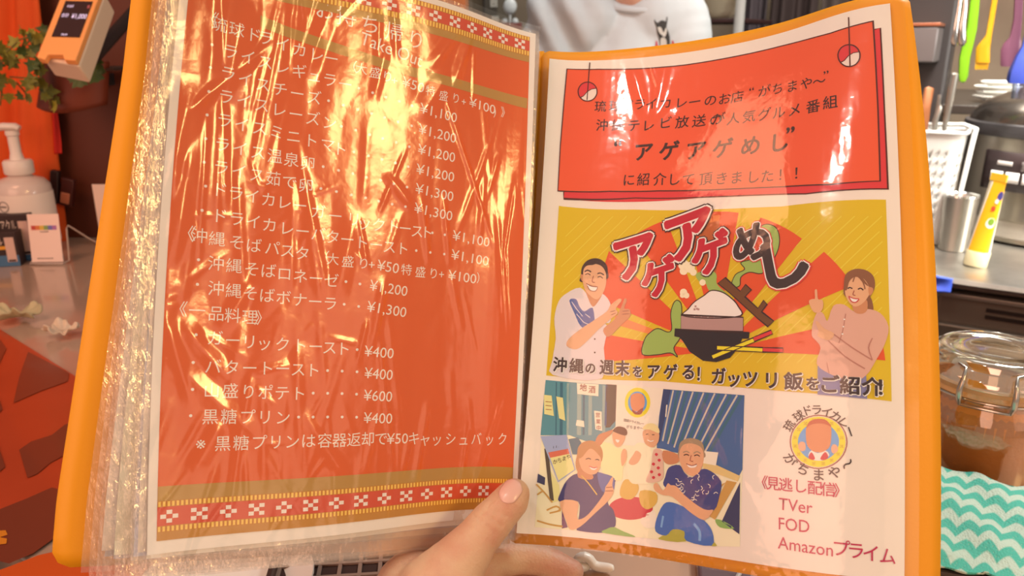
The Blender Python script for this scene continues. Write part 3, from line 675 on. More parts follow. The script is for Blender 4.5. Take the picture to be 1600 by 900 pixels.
# shelf behind the cooker with stacked plates
sp = P2(1556, 154, 1.93); tS, sS = ts(sp)
SHF = thing('wall_shelf', 'dark shelf on the kitchen wall behind the cooker', 'shelf', RM(tS, 2.1, sp.z-.02))
b = MB(); b.box((0, 0, 0), (1.1, .60, .018), Matrix.Translation(RM(tS+.22, 2.13, sp.z-.0175)) @ RZ); b.build('board', steel_d, SHF, bevel=.002)
for t in (-.2, .6): b = MB(); b.box((0, 0, 0), (.02, .55, .10), Matrix.Translation(RM(tS+t, 2.57, sp.z-.08)) @ RZ); b.build('bracket', steel_d, SHF)
cream_m = mat('cream_china', (236,226,196), .3); white_m = mat('white_china', (238,236,228), .25)
for i in range(4):
    q = RM(tS+.004*(i % 2), 1.95, sp.z-.008+i*.0095); r = .044-(.006 if i == 3 else 0)-(.0 if i else 0)
    b = MB(); b.lathe([(0, .001), (r*.5, .001), (r*.55, .003), (r*.95, .011), (r, .0125), (r*.99, .0135), (r*.9, .012), (r*.5, .005), (0, .0045)], 40, Matrix.Translation(q))
    tag(b.build('plate', white_m, None), ['lowest plate of the small white stack behind the cooker', 'second plate from the bottom of the white stack behind the cooker', 'third plate from the bottom of the white stack behind the cooker', 'topmost plate of the white stack behind the cooker'][i], 'plate', 'white plates stacked behind the cooker')
# rail with hanging silicone tools
s_r = 1.62
RA = thing('hanging_rail', 'steel rail above the kitchen counter with tools hanging from it', 'rail', P2(1540, -60, s_r))
rz = P2(1540, -60, s_r).z; tR = ts(P2(1540, -60, s_r))[0]
b = MB(); b.tube([RM(tR-.24, s_r, rz), RM(tR+.4, s_r, rz)], .005, 12); b.build('bar', chrome, RA)
for t in (-.22, .38): b = MB(); b.tube([RM(tR+t, s_r, rz), RM(tR+t, s_r+.6, rz+.0), RM(tR+t, 2.846, rz)], .006, 10); b.build('bracket', steel_d, RA)
def hung(name, pts, m, label, cat, hd=0.006, flat=.35, s=s_r):
    """pts: (px, py, half width m); outline built as a flattened solid hanging from the rail"""
    c = [P2(x, y, s) for x, y, w in pts]; o = thing(name, label, cat, c[0])
    b = MB(); n = 14; vs = []
    for q, (x, y, w) in zip(c, pts):
        for j in range(n):
            a = 2*PI*j/n; cc, ss = math.cos(a), math.sin(a); k = (abs(cc)**4+abs(ss)**4)**(-.25)
            vs.append(q+E1*(w*cc*k)+E2*(min(w, hd)*ss*k))
    N = len(c); b.add(vs, [(i*n+j, i*n+(j+1) % n, (i+1)*n+(j+1) % n, (i+1)*n+j) for i in range(N-1) for j in range(n)]+[tuple(range(n))[::-1], tuple((N-1)*n+j for j in range(n))])
    b.build('blade', m, o)
    b = MB(); q = c[0]; tt = ts(q)[0]; b.tube([RM(tt, s_r, rz-.005), RM(tt, s_r-.008, rz+.004), RM(tt, s_r, rz+.009), RM(tt, s_r+.007, rz), RM(tt, s, rz-.01), q-Vector((0, 0, .004))], .0016, 8); b.build('hook', chrome, o); return o
G_ = 'silicone tools hanging over the cooker'
green_m = mat('silicone_green', (116,172,22), .4); yell_m = mat('silicone_yellow', (190,140,10), .4); purp_m = mat('silicone_purple', (116,72,96), .45); blue_m = mat('silicone_blue', (46,68,158), .4)
o = hung('silicone_spatula', [(1528,-50,.006), (1522,10,.0075), (1518,45,.008), (1512,70,.0085), (1507,90,.0085), (1505,118,.0075), (1504,127,.005), (1504,129,.001)], green_m, 'lime green silicone spatula hanging left of the yellow brush', 'spatula'); o['group'] = G_
o = hung('pastry_brush', [(1562,-50,.004), (1554,0,.0045), (1545,55,.0045), (1540,66,.008), (1536,74,.0105), (1535,98,.0110)], yell_m, 'yellow silicone pastry brush hanging over the cooker', 'brush'); o['group'] = G_
b = MB()
for i in range(7):
    q = P2(1535-9+i*3, 98, s_r); b.box((0, 0, -.004), (.0024, .009, .014), Matrix.Translation(q) @ RZ)
b.build('bristles', yell_m, o)
o = hung('pastry_brush', [(1594,-50,.006), (1590,30,.0065), (1586,58,.008), (1582,68,.013), (1579,78,.0145), (1578,100,.0140), (1578,104,.013)], purp_m, 'dull purple silicone brush hanging between yellow brush and blue scoop', 'brush'); o['group'] = G_
o = hung('scoop', [(1612,-50,.004), (1610,40,.005), (1604,72,.007), (1601,88,.013), (1596,112,.019), (1594,126,.020), (1594,130,.018)], blue_m, 'blue scoop hanging at the far right over the cooker', 'scoop', .018, s=s_r-.02); o['group'] = G_
b = MB(); q = P2(1600, 143, s_r-.03); b.lathe([(.017, -.012), (.0185, .012), (.0175, .012), (.016, -.012)], 24, Matrix.Translation(q)); b.build('clear_cup', glassy('cup_clear', (240,245,255), .1, 1, .1, tint=(232,236,244)), o)
# steel tongs hanging nearest to the menu
o = thing('tongs', 'shiny steel tongs hanging beside the green spatula', 'tongs', P2(1502, -40, s_r-.03)); o['group'] = G_
for dx, w in ((-3, 0), (6, 1)):
    b = MB(); b.tube([P2(1508+dx*.4, -45, s_r-.03), P2(1502+dx, 12, s_r-.03), P2(1498+dx, 40, s_r-.03), P2(1496+dx*1.3, 66, s_r-.03), P2(1496+dx*1.3, 72, s_r-.03)], [.003, .004, .006, .0075, .003], 12, flat=.5); b.build('arm', chrome, o)
b = MB(); q = P2(1508, -46, s_r-.03); b.tube([q+Vector((-.004, 0, 0)), q+Vector((0, 0, .006)), q+Vector((.004, 0, 0))], .004, 10); tt = ts(q)[0]; b.tube([q, RM(tt, s_r-.012, rz+.002), RM(tt, s_r, rz+.009)], .0016, 8); b.build('loop', chrome, o)
# dark coffee machine left of the basket
mp_ = P2(1452, 195, 1.72); tM = ts(mp_)[0]
CM = thing('coffee_machine', 'dark boxy machine with a grey drawer standing behind the white basket', 'machine', RM(tM-.06, 1.8, ZC))
zt = P2(1452, -30, 1.72).z
b = MB(); b.box((0, 0, 0), (.20, .20, .05), Matrix.Translation(RM(tM-.09, 1.82, ZC+.026)) @ RZ); b.box((0, .05, 0), (.20, .10, zt-ZC), Matrix.Translation(RM(tM-.09, 1.82, (ZC+zt)/2)) @ RZ); b.build('body', dark_pl, CM, bevel=.008)
q = P2(1438, 70, 1.70); b = MB(); b.box((0, 0, 0), (.075, .10, .065), Matrix.Translation(RM(ts(q)[0]-.012, 1.77, q.z)) @ RZ); b.build('grey_head', mat('machine_grey', (104,98,98), .4, .3), CM, bevel=.004)
b = MB(); b.box((0, 0, 0), (.078, .10, .006), Matrix.Translation(RM(ts(q)[0]-.012, 1.768, q.z+.036)) @ RZ); b.build('copper_trim', mat('machine_copper', (150,92,66), .4, .5), CM, bevel=.001)
# bowls on a white shelf upright, middle of the picture
s_b = 2.35
zbk = P2(1122, 30, s_b).z; tB = ts(P2(1122, 30, s_b))[0]
RK = thing('bowl_rack', 'white posted dark rack holding the cream bowls behind the staff member', 'rack', RM(tB, s_b+.1, 0))
rack_d = mat('rack_dark', (66,40,38), .5)
for i, z in enumerate((zbk-.005, zbk-.11, .5, .15)): b = MB(); b.box((0, 0, 0), (.56, .34, .012), Matrix.Translation(RM(tB-.20, s_b+.12, z)) @ RZ); b.build('shelf_board', rack_d, RK, bevel=.002)
pw = P2(1154, 40, s_b-.06); tP_ = ts(pw)[0]
for t, s in ((tP_, s_b-.058), (tP_-.10, s_b+.27), (tP_-.54, s_b-.058), (tP_-.54, s_b+.27)): b = MB(); b.tube([RM(t, s, 0), RM(t, s, 1.75)], .014, 14); b.build('post', white_pl, RK)
for i in range(9):
    z = zbk+.0015+i*.0135; r = .066
    b = MB(); b.lathe([(0, .0), (r*.5, .0), (r*.55, .002), (r*.80, .02), (r, .052), (r*1.02, .0535), (r*.985, .0535), (r*.78, .0235), (r*.5, .006), (0, .006)], 36, Matrix.Translation(RM(tB, s_b, z)))
    tag(b.build('bowl', cream_m, None), ['lowest', 'second from the bottom', 'third from the bottom', 'fourth from the bottom', 'middle', 'fourth from the top', 'third from the top', 'second from the top', 'topmost'][i]+' cream bowl of the nested stack on the rack', 'bowl', 'cream bowls nested on the rack')
q = P2(1125, 48, s_b); b = MB(); b.lathe([(0, 0), (.05, 0), (.055, .004), (.062, .022), (.058, .022), (.05, .006), (0, .005)], 32, Matrix.Translation(RM(ts(q)[0]+.005, s_b+.02, zbk-.104+.0005))); tag(b.build('steel_dish', mat('dish_grey', (128,124,116), .35, .5), None), 'shallow grey dish on the rack shelf below the cream bowls', 'dish')
# dark garments hanging right of the rack
for i, (x0, x1, c, lab) in enumerate(((1170, 1211, (84,74,78), 'charcoal apron hanging next to the white rack post'), (1216, 1294, (62,48,46), 'dark brown apron hanging in the middle behind the menu top'), (1300, 1440, (84,72,66), 'brownish grey apron hanging nearest to the coffee machine'))):
    a0, a1 = P2(x0, -130, 2.70), P2(x1, -130, 2.70); b = MB(); ph = i*1.7
    b.grid(lambda u, v: a0.lerp(a1, u)+E2*(.02*math.sin(u*9+ph+v)+.012*math.sin(u*23+ph*2))+Vector((0, 0, -.75*v)), 50, 16)
    tag(b.build('apron', mat('apron_cloth', c, .75, bump=.15, bscale=300), None, solid=.003), lab, 'apron', 'dark aprons on the peg bar')
a0, a1 = P2(1158, -130, 2.70), P2(1450, -130, 2.70); b = MB(); b.tube([a0+Vector((0, 0, .012)), a1+Vector((0, 0, .012))], .009, 10)
for q in (a0, a1): b.tube([q+Vector((0, 0, .012)), RM(ts(q)[0], 2.846, q.z+.012)], .008, 8)
tag(b.build('peg_bar', steel_d, None), 'dark metal bar the aprons hang from on the kitchen wall', 'bar')
# pillars, notes and ladle at the left of the staff member
for i, (x0, x1, c) in enumerate(((738, 757, (120,106,84)), (757, 766, (78,70,64)), (762, 782, (104,98,88)))):
    a, b_ = P2(x0, 0, 2.5), P2(x1, 0, 2.5); ta, tb2 = ts(a)[0], ts(b_)[0]
    slab('trim_%d' % (i+1), [RM(ta, 2.5-.01*i), RM(tb2, 2.5-.01*i), RM(tb2, 2.6), RM(ta, 2.6)], 0, 2.3, mat('pillar', c, .5, .2), 'structure')
note_m = mat('note_paper', (216,214,204), .6)
for (x, y0, y1, lab) in ((771.5, -12, 11, 'upper white paper note on the grey pillar left of the staff member'), (773.5, 25, 48, 'lower white paper note on the grey pillar, just above the menu edge')):
    a, b_ = P2(x-5.5, y0, 2.478), P2(x+5.5, y1, 2.478); b = MB(); M_ = Matrix.Translation((a+b_)/2) @ RZ
    b.box((0, 0, 0), (abs(ts(b_)[0]-ts(a)[0]), .001, a.z-b_.z), M_); b.box((0, -.0008, -.3*(a.z-b_.z)), (.008, .0006, .002), M_, 1); tag(b.build('paper_note', [note_m, grey_ink], None, smooth=False), lab, 'note', 'notes on the grey pillar')
q = P2(797, 52, 2.3); b = MB(); b.lathe([(0, 0), (.034, 0), (.037, .004), (.039, .062), (.036, .062), (.034, .006), (0, .005)], 28, Matrix.Translation(q+Vector((0, 0, -.03))))
tag(b.build('utensil_pot', mat('pot_red', (120,34,30), .4), None), 'dark red pot of white spoons left of the staff member', 'pot')
stand = slab('pot_ledge', [RM(ts(q)[0]-.12, 2.2), RM(ts(q)[0]+.1, 2.2), RM(ts(q)[0]+.1, 2.45), RM(ts(q)[0]-.12, 2.45)], 0, q.z-.0305, wall_grey); tag(stand, 'grey brown kitchen cabinet that the red pot stands on', 'cabinet')
for dx, y1, r, lab in ((0, 10, .022, 'white ladle with a round bowl standing up in the red pot'), (-.014, 34, .010, 'short white spoon on the left in the red pot'), (.014, 34, .010, 'short white spoon on the right in the red pot')):
    top_ = P2(797, y1, 2.3)+E1*dx*1.4; b = MB(); b.tube([q+Vector((0, 0, -.02))+E1*dx*.8, top_+Vector((0, 0, -r*1.6)), top_], .0035, 10); b.ball(top_, r, 0, 20, None, (1, .55, 1.15))
    tag(b.build('serving_spoon', mat('spoon_white', (214,220,222), .3), None), lab, 'spoon', 'white spoons in the red pot')
# ---------------------------------------------------------------- near counter, right of the menu
zj = Vector((.383, .580, ZC)); JR = .051
JA = thing('glass_jar', 'clear clip top glass jar with orange contents behind the turquoise cloth', 'jar', zj)
glass = glassy('jar_glass', (255,255,252), .03, 1.35, .05, tint=(240,240,232)); T = Matrix.Translation(zj)
b = MB(); b.lathe([(0, .001), (.046, .001), (.052, .004), (.0545, .012), (.0545, .066), (.052, .076), (.0475, .083), (.0465, .088), (.0485, .090), (.0485, .094), (.046, .095), (.044, .088), (.0505, .072), (.0515, .012), (.046, .006), (0, .006)], 56, T); b.build('glass_body', glass, JA)
b = MB(); b.lathe([(0, .116), (.018, .116), (.024, .1175), (.030, .1155), (.034, .118), (.0395, .1175), (.042, .115), (.043, .110), (.0485, .106), (.051, .103), (.051, .098), (.048, .0965), (.043, .098), (.040, .108), (.03, .110), (0, .110)], 56, T); b.build('glass_lid', glassy('lid_glass', (255,255,250), .06, 1.5, .30, tint=(240,240,232)), JA)
b = MB(); b.lathe([(.045, .0945), (.0505, .0945), (.0505, .098), (.045, .098)], 48, T); b.build('seal_ring', mat('seal_rubber', (206,160,110), .5), JA)
b = MB(); b.lathe([(0, .007), (.050, .007), (.0512, .012), (.0505, .071), (.0475, .080), (.0445, .086), (0, .087)], 48, T); b.build('contents', mat('jar_contents', (246,164,88), .7, var=.10, vscale=30, bump=.3, bscale=300), JA)
wire_s = mat('clip_wire', (200,194,184), .25, .9)
fa = math.atan2(-zj.y, -zj.x)
def jc(a, r, z): return zj+Vector((r*math.cos(fa+a), r*math.sin(fa+a), z))
b = MB(); b.tube([jc(2*PI*i/48, .0492, .0885) for i in range(49)], .0012, 8); b.tube([jc(2*PI*i/48, .0435, .1125) for i in range(8, 42)], .0012, 8); b.build('neck_wire', wire_s, JA)
b = MB()
for a in (-.33, .33): b.tube([jc(a*1.6, .0435, .1125), jc(a*1.1, .047, .112), jc(a, .0525, .107), jc(a, .056, .099), jc(a, .0555, .091), jc(a, .0525, .0845)], [.0012, .0012, .0014, .0022, .0022, .0012], 10)
b.tube([jc(-.33, .0525, .0845), jc(-.2, .053, .0850), jc(.2, .053, .0850), jc(.33, .0525, .0845)], .0012, 8); b.build('front_clip', wire_s, JA)
b = MB(); b.tube([jc(PI-.3, .0435, .1125), jc(PI-.2, .053, .112), jc(PI, .056, .1115), jc(PI+.2, .053, .112), jc(PI+.3, .0435, .1125)], .0013, 8); b.tube([jc(PI-.2, .053, .112), jc(PI-.2, .054, .09)], .0013, 8); b.tube([jc(PI+.2, .053, .112), jc(PI+.2, .054, .09)], .0013, 8); b.build('rear_hinge', wire_s, JA)
# dark tray with the turquoise cloth over it
zt_ = .896
c4 = [PZ(1300, 690, zt_), PZ(1660, 775, zt_), PZ(1690, 925, zt_), PZ(1300, 860, zt_)]
TR_ = thing('black_tray', 'low black box under the turquoise cloth at the menu edge', 'tray', (c4[0]+c4[2])/2-Vector((0, 0, zt_-ZC)))
cen = sum(c4, Vector())/4; ins = [cen+(p-cen)*.93 for p in c4]
b = MB(); b.add([(p.x, p.y, ZC+.0008) for p in ins]+[(p.x, p.y, zt_-.004) for p in ins], [(3,2,1,0), (4,5,6,7)]+[(i, (i+1) % 4, 4+(i+1) % 4, 4+i) for i in range(4)]); b.build('box', mat('tray_black', (58,48,42), .35), TR_, bevel=.004)
b = MB(); b.tube([ins[i % 4]+Vector((0, 0, -.006)) for i in range(5)], .0024, 8); b.build('rim', mat('tray_rim', (70,60,54), .35), TR_)
m = bpy.data.materials.new('wave_cloth'); m.use_nodes = True; nt = m.node_tree; bs = nt.nodes['Principled BSDF']; bs.inputs['Roughness'].default_value = .8
uvn = nt.nodes.new('ShaderNodeUVMap'); sx = nt.nodes.new('ShaderNodeSeparateXYZ'); nt.links.new(uvn.outputs[0], sx.inputs[0])
def mnode(op, a, b_=None):
    n = nt.nodes.new('ShaderNodeMath'); n.operation = op
    for i, x in enumerate((a, b_)):
        if x is None: continue
        if isinstance(x, (int, float)): n.inputs[i].default_value = x
        else: nt.links.new(x, n.inputs[i])
    return n.outputs[0]
zig = mnode('PINGPONG', mnode('ADD', mnode('MULTIPLY', sx.outputs[0], 7.0), mnode('MULTIPLY', sx.outputs[1], 1.5)), .5)
zig2 = mnode('ADD', mnode('MULTIPLY', mnode('SMOOTH_MIN', zig, .36), 1.3), mnode('MULTIPLY', sx.outputs[1], 6.0))
band_ = mnode('PINGPONG', zig2, .5)
st = mnode('MULTIPLY', mnode('SUBTRACT', band_, .20), 9.0)
vo = nt.nodes.new('ShaderNodeTexVoronoi'); vo.inputs['Scale'].default_value = 62; nt.links.new(uvn.outputs[0], vo.inputs['Vector'])
hol = mnode('LESS_THAN', vo.outputs['Distance'], .20)
mixc = nt.nodes.new('ShaderNodeMix'); mixc.data_type = 'RGBA'; mixc.clamp_factor = True
mixc.inputs['A'].default_value = srgb((70,172,152))+(1,); mixc.inputs['B'].default_value = srgb((178,200,184))+(1,)
nt.links.new(st, mixc.inputs['Factor'])
mix2 = nt.nodes.new('ShaderNodeMix'); mix2.data_type = 'RGBA'; mix2.inputs['B'].default_value = srgb((150,176,150))+(1,)
nt.links.new(mnode('MULTIPLY', hol, .55), mix2.inputs['Factor']); nt.links.new(mixc.outputs['Result'], mix2.inputs['A']); nt.links.new(mix2.outputs['Result'], bs.inputs['Base Color'])
bpn = nt.nodes.new('ShaderNodeBump'); bpn.inputs['Strength'].default_value = .5; bpn.inputs['Distance'].default_value = .001; nt.links.new(vo.outputs['Distance'], bpn.inputs['Height']); nt.links.new(bpn.outputs[0], bs.inputs['Normal'])
nu_, nv_ = 70, 50; vs = []
for i in range(nu_+1):
    for j in range(nv_+1):
        u, v = i/nu_, j/nv_
        p = c4[0].lerp(c4[1], u).lerp(c4[3].lerp(c4[2], u), v)
        z = .0012+.0022*math.sin(u*9+v*5)*math.sin(v*7+1)+.0016*math.sin(u*21-v*9)+.003*math.sin(v*PI)**2
        z -= .004*max(0, (v-.9)/.1)
        p = p+E2*(.004*math.sin(u*14)+.003*math.sin(u*31)) * (1 if j in (0, nv_) else .3); p.z = zt_-.001+max(z, .0004); vs.append(p)
fs = [(i*(nv_+1)+j, (i+1)*(nv_+1)+j, (i+1)*(nv_+1)+j+1, i*(nv_+1)+j+1) for i in range(nu_) for j in range(nv_)]
me = bpy.data.meshes.new('dish_cloth'); me.from_pydata([tuple(p) for p in vs], [], fs); me.materials.append(m); uvl = me.uv_layers.new(name='UVMap')
for lp in me.loops:
    i, j = divmod(lp.vertex_index, nv_+1); uvl.data[lp.index].uv = (i/nu_*1.6, j/nv_)
me.polygons.foreach_set('use_smooth', [True]*len(me.polygons))
o = bpy.data.objects.new('dish_cloth', me); COL.objects.link(o); sd = o.modifiers.new('solid', 'SOLIDIFY'); sd.thickness = .0012; sd.offset = 1
tag(o, 'turquoise and white wave patterned cloth lying flat in front of the glass jar', 'cloth')
# ---------------------------------------------------------------- counter things below the menu
mesh_m = mat('basket_weave_dark', (62,46,42), .5); weave = mat('basket_weave_pale', (150,132,120), .4)
mp = PZ(545, 905, ZC); WT = thing('woven_tray', 'dark tray with a pale square grid on the counter below the left page', 'tray', mp)
M_ = Matrix.Translation(mp+Vector((.01, -.02, 0))) @ Matrix.Rotation(.1, 4, 'Z')
b = MB(); b.box((0, 0, .004), (.115, .115, .007), M_); b.build('base', mesh_m, WT, bevel=.003)
b = MB()
for i in range(-4, 5): b.box((i*.0135, 0, .0083), (.0026, .112, .0014), M_); b.box((0, i*.0135, .0085), (.112, .0026, .0014), M_)
b.build('grid_pattern', weave, WT, smooth=False)
b = MB(); b.box((-.0575, 0, .008), (.004, .118, .015), M_); b.box((.0575, 0, .008), (.004, .118, .015), M_); b.box((0, .0575, .008), (.118, .004, .015), M_); b.box((0, -.0575, .008), (.118, .004, .015), M_); b.build('rim', mesh_m, WT, bevel=.001)
pl = PZ(440, 935, ZC); pl.x -= .035; PLT = MB(); PLT.lathe([(0, .001), (.03, .001), (.034, .003), (.052, .012), (.056, .0145), (.0555, .016), (.05, .0135), (.032, .005), (0, .0045)], 48, Matrix.Translation(pl)); tag(PLT.build('plate', white_m, None), 'white plate whose rim shows below the left page beside the grid tray', 'plate')
# white ceramic rest by the fingertip
wc = PZ(922, 893, ZC); CR = MB()
CR.tube([wc+Vector((-.010, .003, .0045)), wc+Vector((-.008, .003, .009)), wc+Vector((-.004, .002, .0115)), wc+Vector((.0005, .001, .009)), wc+Vector((.002, .0, .0045)), wc+Vector((.008, -.001, .0042)), wc+Vector((.013, -.003, .005)), wc+Vector((.016, -.004, .0062))], [.003, .0038, .0038, .0036, .0036, .0036, .0034, .002], 14)
CR.tube([wc+Vector((-.044, -.008, .0045)), wc+Vector((-.02, -.004, .0042)), wc+Vector((.002, .0, .0044))], [.0034, .004, .0038], 12)
tag(CR.build('chopstick_rest', white_m, None, sub=1), 'small white ceramic rest with a raised tip beside the fingertip', 'rest')
# smoky tray at the lower right below the menu
sm = mat('smoky_plastic', (104,88,96), .2); sm2 = mat('smoky_dark', (62,46,48), .25)
a = [PZ(1085, 868, ZC), PZ(1300, 872, ZC), PZ(1330, 950, ZC), PZ(1092, 950, ZC)]
SMK = thing('smoky_case', 'smoky grey plastic case lying on the counter under the right page', 'case', (a[0]+a[2])/2)
b = MB(); b.add([p+Vector((0, 0, .0008)) for p in a]+[p+Vector((0, 0, .010)) for p in a], [(3,2,1,0), (4,5,6,7)]+[(i, (i+1) % 4, 4+(i+1) % 4, 4+i) for i in range(4)]); b.build('case', sm, SMK, bevel=.003)
b = MB(); b.tube([a[0].lerp(a[1], .40)+Vector((0, -.004, .0118)), a[3].lerp(a[2], .22)+Vector((0, .004, .0118))], .0016, 8); b.build('pale_edge', mat('smoky_pale', (176,176,178), .3), SMK)
b = MB(); b.tube([a[0].lerp(a[1], .48)+Vector((0, -.008, .0125)), a[0].lerp(a[1], .60)+Vector((0, -.014, .013)), a[3].lerp(a[2], .62)+Vector((0, .015, .0125))], [.003, .006, .006], 10, flat=.5); b.build('dark_hinge', sm2, SMK)
MENU = thing('menu_folder', 'open orange menu folder of clear pockets, held up in one hand at the fold', 'menu', tuple(toworld(np.array([[8., 145, 474]]))[0]))
paper = mat('paper', under_lamp((243,183,152)), .6, spec=.25, var=.02, vscale=30)
paper2 = mat('paper_cool', under_lamp((205,164,158)), .6, spec=.25); paper3 = mat('paper_cream', under_lamp((232,178,140)), .6, spec=.25)
cover_m = mat('orange_plastic', under_lamp((240,122,14)), .42, spec=.35, bump=.05, bscale=500)
film = glassy('clear_film', (255,250,240), .17, 1.35, .006, bump=.12, bscale=110)
film_stack = glassy('clear_film_edges', (255,244,232), .15, 1.6, .045, tint=(254,252,250), bump=.5, bscale=300, stretch=(1,1,.35), milky=.09)
film_r = glassy('clear_film_smooth', (255,252,248), .10, 1.0, .008, bump=.18, bscale=60)
# covers
def gutter(v):
    Q = SR(np.full(len(v), -5.5), v); return Q*(1+(14+14*np.clip(v/PH, 0, 1.05)**2)[:, None]/Q[:, 2:3])
def rcover(u, v):
    Q = SR(u, v); b = 3+(11+14*np.clip(v/PH, 0, 1.05)**2)*np.clip(1-(u+5)/150, 0, 1)**1.3; return Q*(1+b[:, None]/Q[:, 2:3])
def rc_fn(U, Vv):                                    # the board widens a little towards its foot
    t = (Vv+5)/309; s = (U+5.5)/228
    u = -5.5+s*(223.5+(1-(1-t)**2)*9.5); v = Vv+(-1.0+3.0*s*0)-2*np.sin(np.pi*s)*(1-t)*1.2
    return toworld(rcover(u, v))
sheet_mesh('cover', rc_fn, -5.5, -4.0, 222.5, 303.5, cover_m, MENU, 44, 50, .0013, 6)
OUT_Y = [-140, 0, 120, 400, 640, 780, 888]; OUT_X = [222, 204.5, 190.5, 147, 110, 88.5, 79]
IN_Y = [-140, 0, 120, 400, 640, 780, 888]; IN_X = [252, 237, 225, 187, 153, 134, 124]
def edge_line(v, XY, X, zt, zb):
    t = (v+5)/308; y = -118+t*(888+118); x = np.interp(y, XY, X); z = zt+(zb-zt)*t
    return np.stack([(x-800)/FOC*z, (y-450)/FOC*z, z], 1)
def lcover(s, v):
    return (1-s)[:, None]*gutter(v)+s[:, None]*edge_line(v, OUT_Y, OUT_X, 402, 373)
sheet_mesh('cover', lambda U, V_: toworld(lcover(U/225, V_)), 0, -5, 225, 303, cover_m, MENU, 30, 40, .0013, 9)
# the spine fold joining the two boards
def spine_fn(U, V_):
    g = gutter(V_); a = np.clip(U/4, -1, 1); g = g*(1+.6*(1-a*a)[:, None]/g[:, 2:3]); g[:, 0] += U*.5
    return toworld(g)
sheet_mesh('spine', spine_fn, -4, -4.5, 4, 303, cover_m, MENU, 4, 40, .001)
# pockets under the top one, each with its sheet
def stack_fn(t, lift=0.0, seed=0, amp=.0):
    def fn(U, V_):
        a = (U+3)/216; A = SL(U, V_); B = (1-a)[:, None]*edge_line(V_, IN_Y, IN_X, 399, 371.5)+a[:, None]*(gutter(V_)*(1-.004))
        Q = (1-t)*A+t*B
        if amp: Q = Q*(1-((waves(U, V_, amp, 16, 6, seed, 3)+waves(U, V_, amp*.5, 5, 5, seed+50, 2))*np.clip(1.1-a, .12, 1)**1.5)[:, None]/Q[:, 2:3])
        if lift: Q = Q*(1-lift/Q[:, 2:3])
        return toworld(Q)
    return fn
ts_ = [.97, .86, .73, .60, .47, .35, .22, .11]
for i, t in enumerate(ts_):
    pm = (paper2, paper, paper2, paper3, paper, paper2, paper, paper)[i]
    du = (6, 2, 4, 1, 5, 3, 1.5, 2.5)[i]; dv = (1, -2, 2, 0, 3, 1, -1, 2)[i]
    sheet_mesh('sheet', stack_fn(t), du, dv, 208, 297+dv, pm, MENU, 20, 24)
    sheet_mesh('pocket', stack_fn(t, .5, i*7, .5), -2.5+rng.uniform(-1, 1), -4, 212, 306+rng.uniform(-1, 4.5), film_stack, MENU, 60, 70)
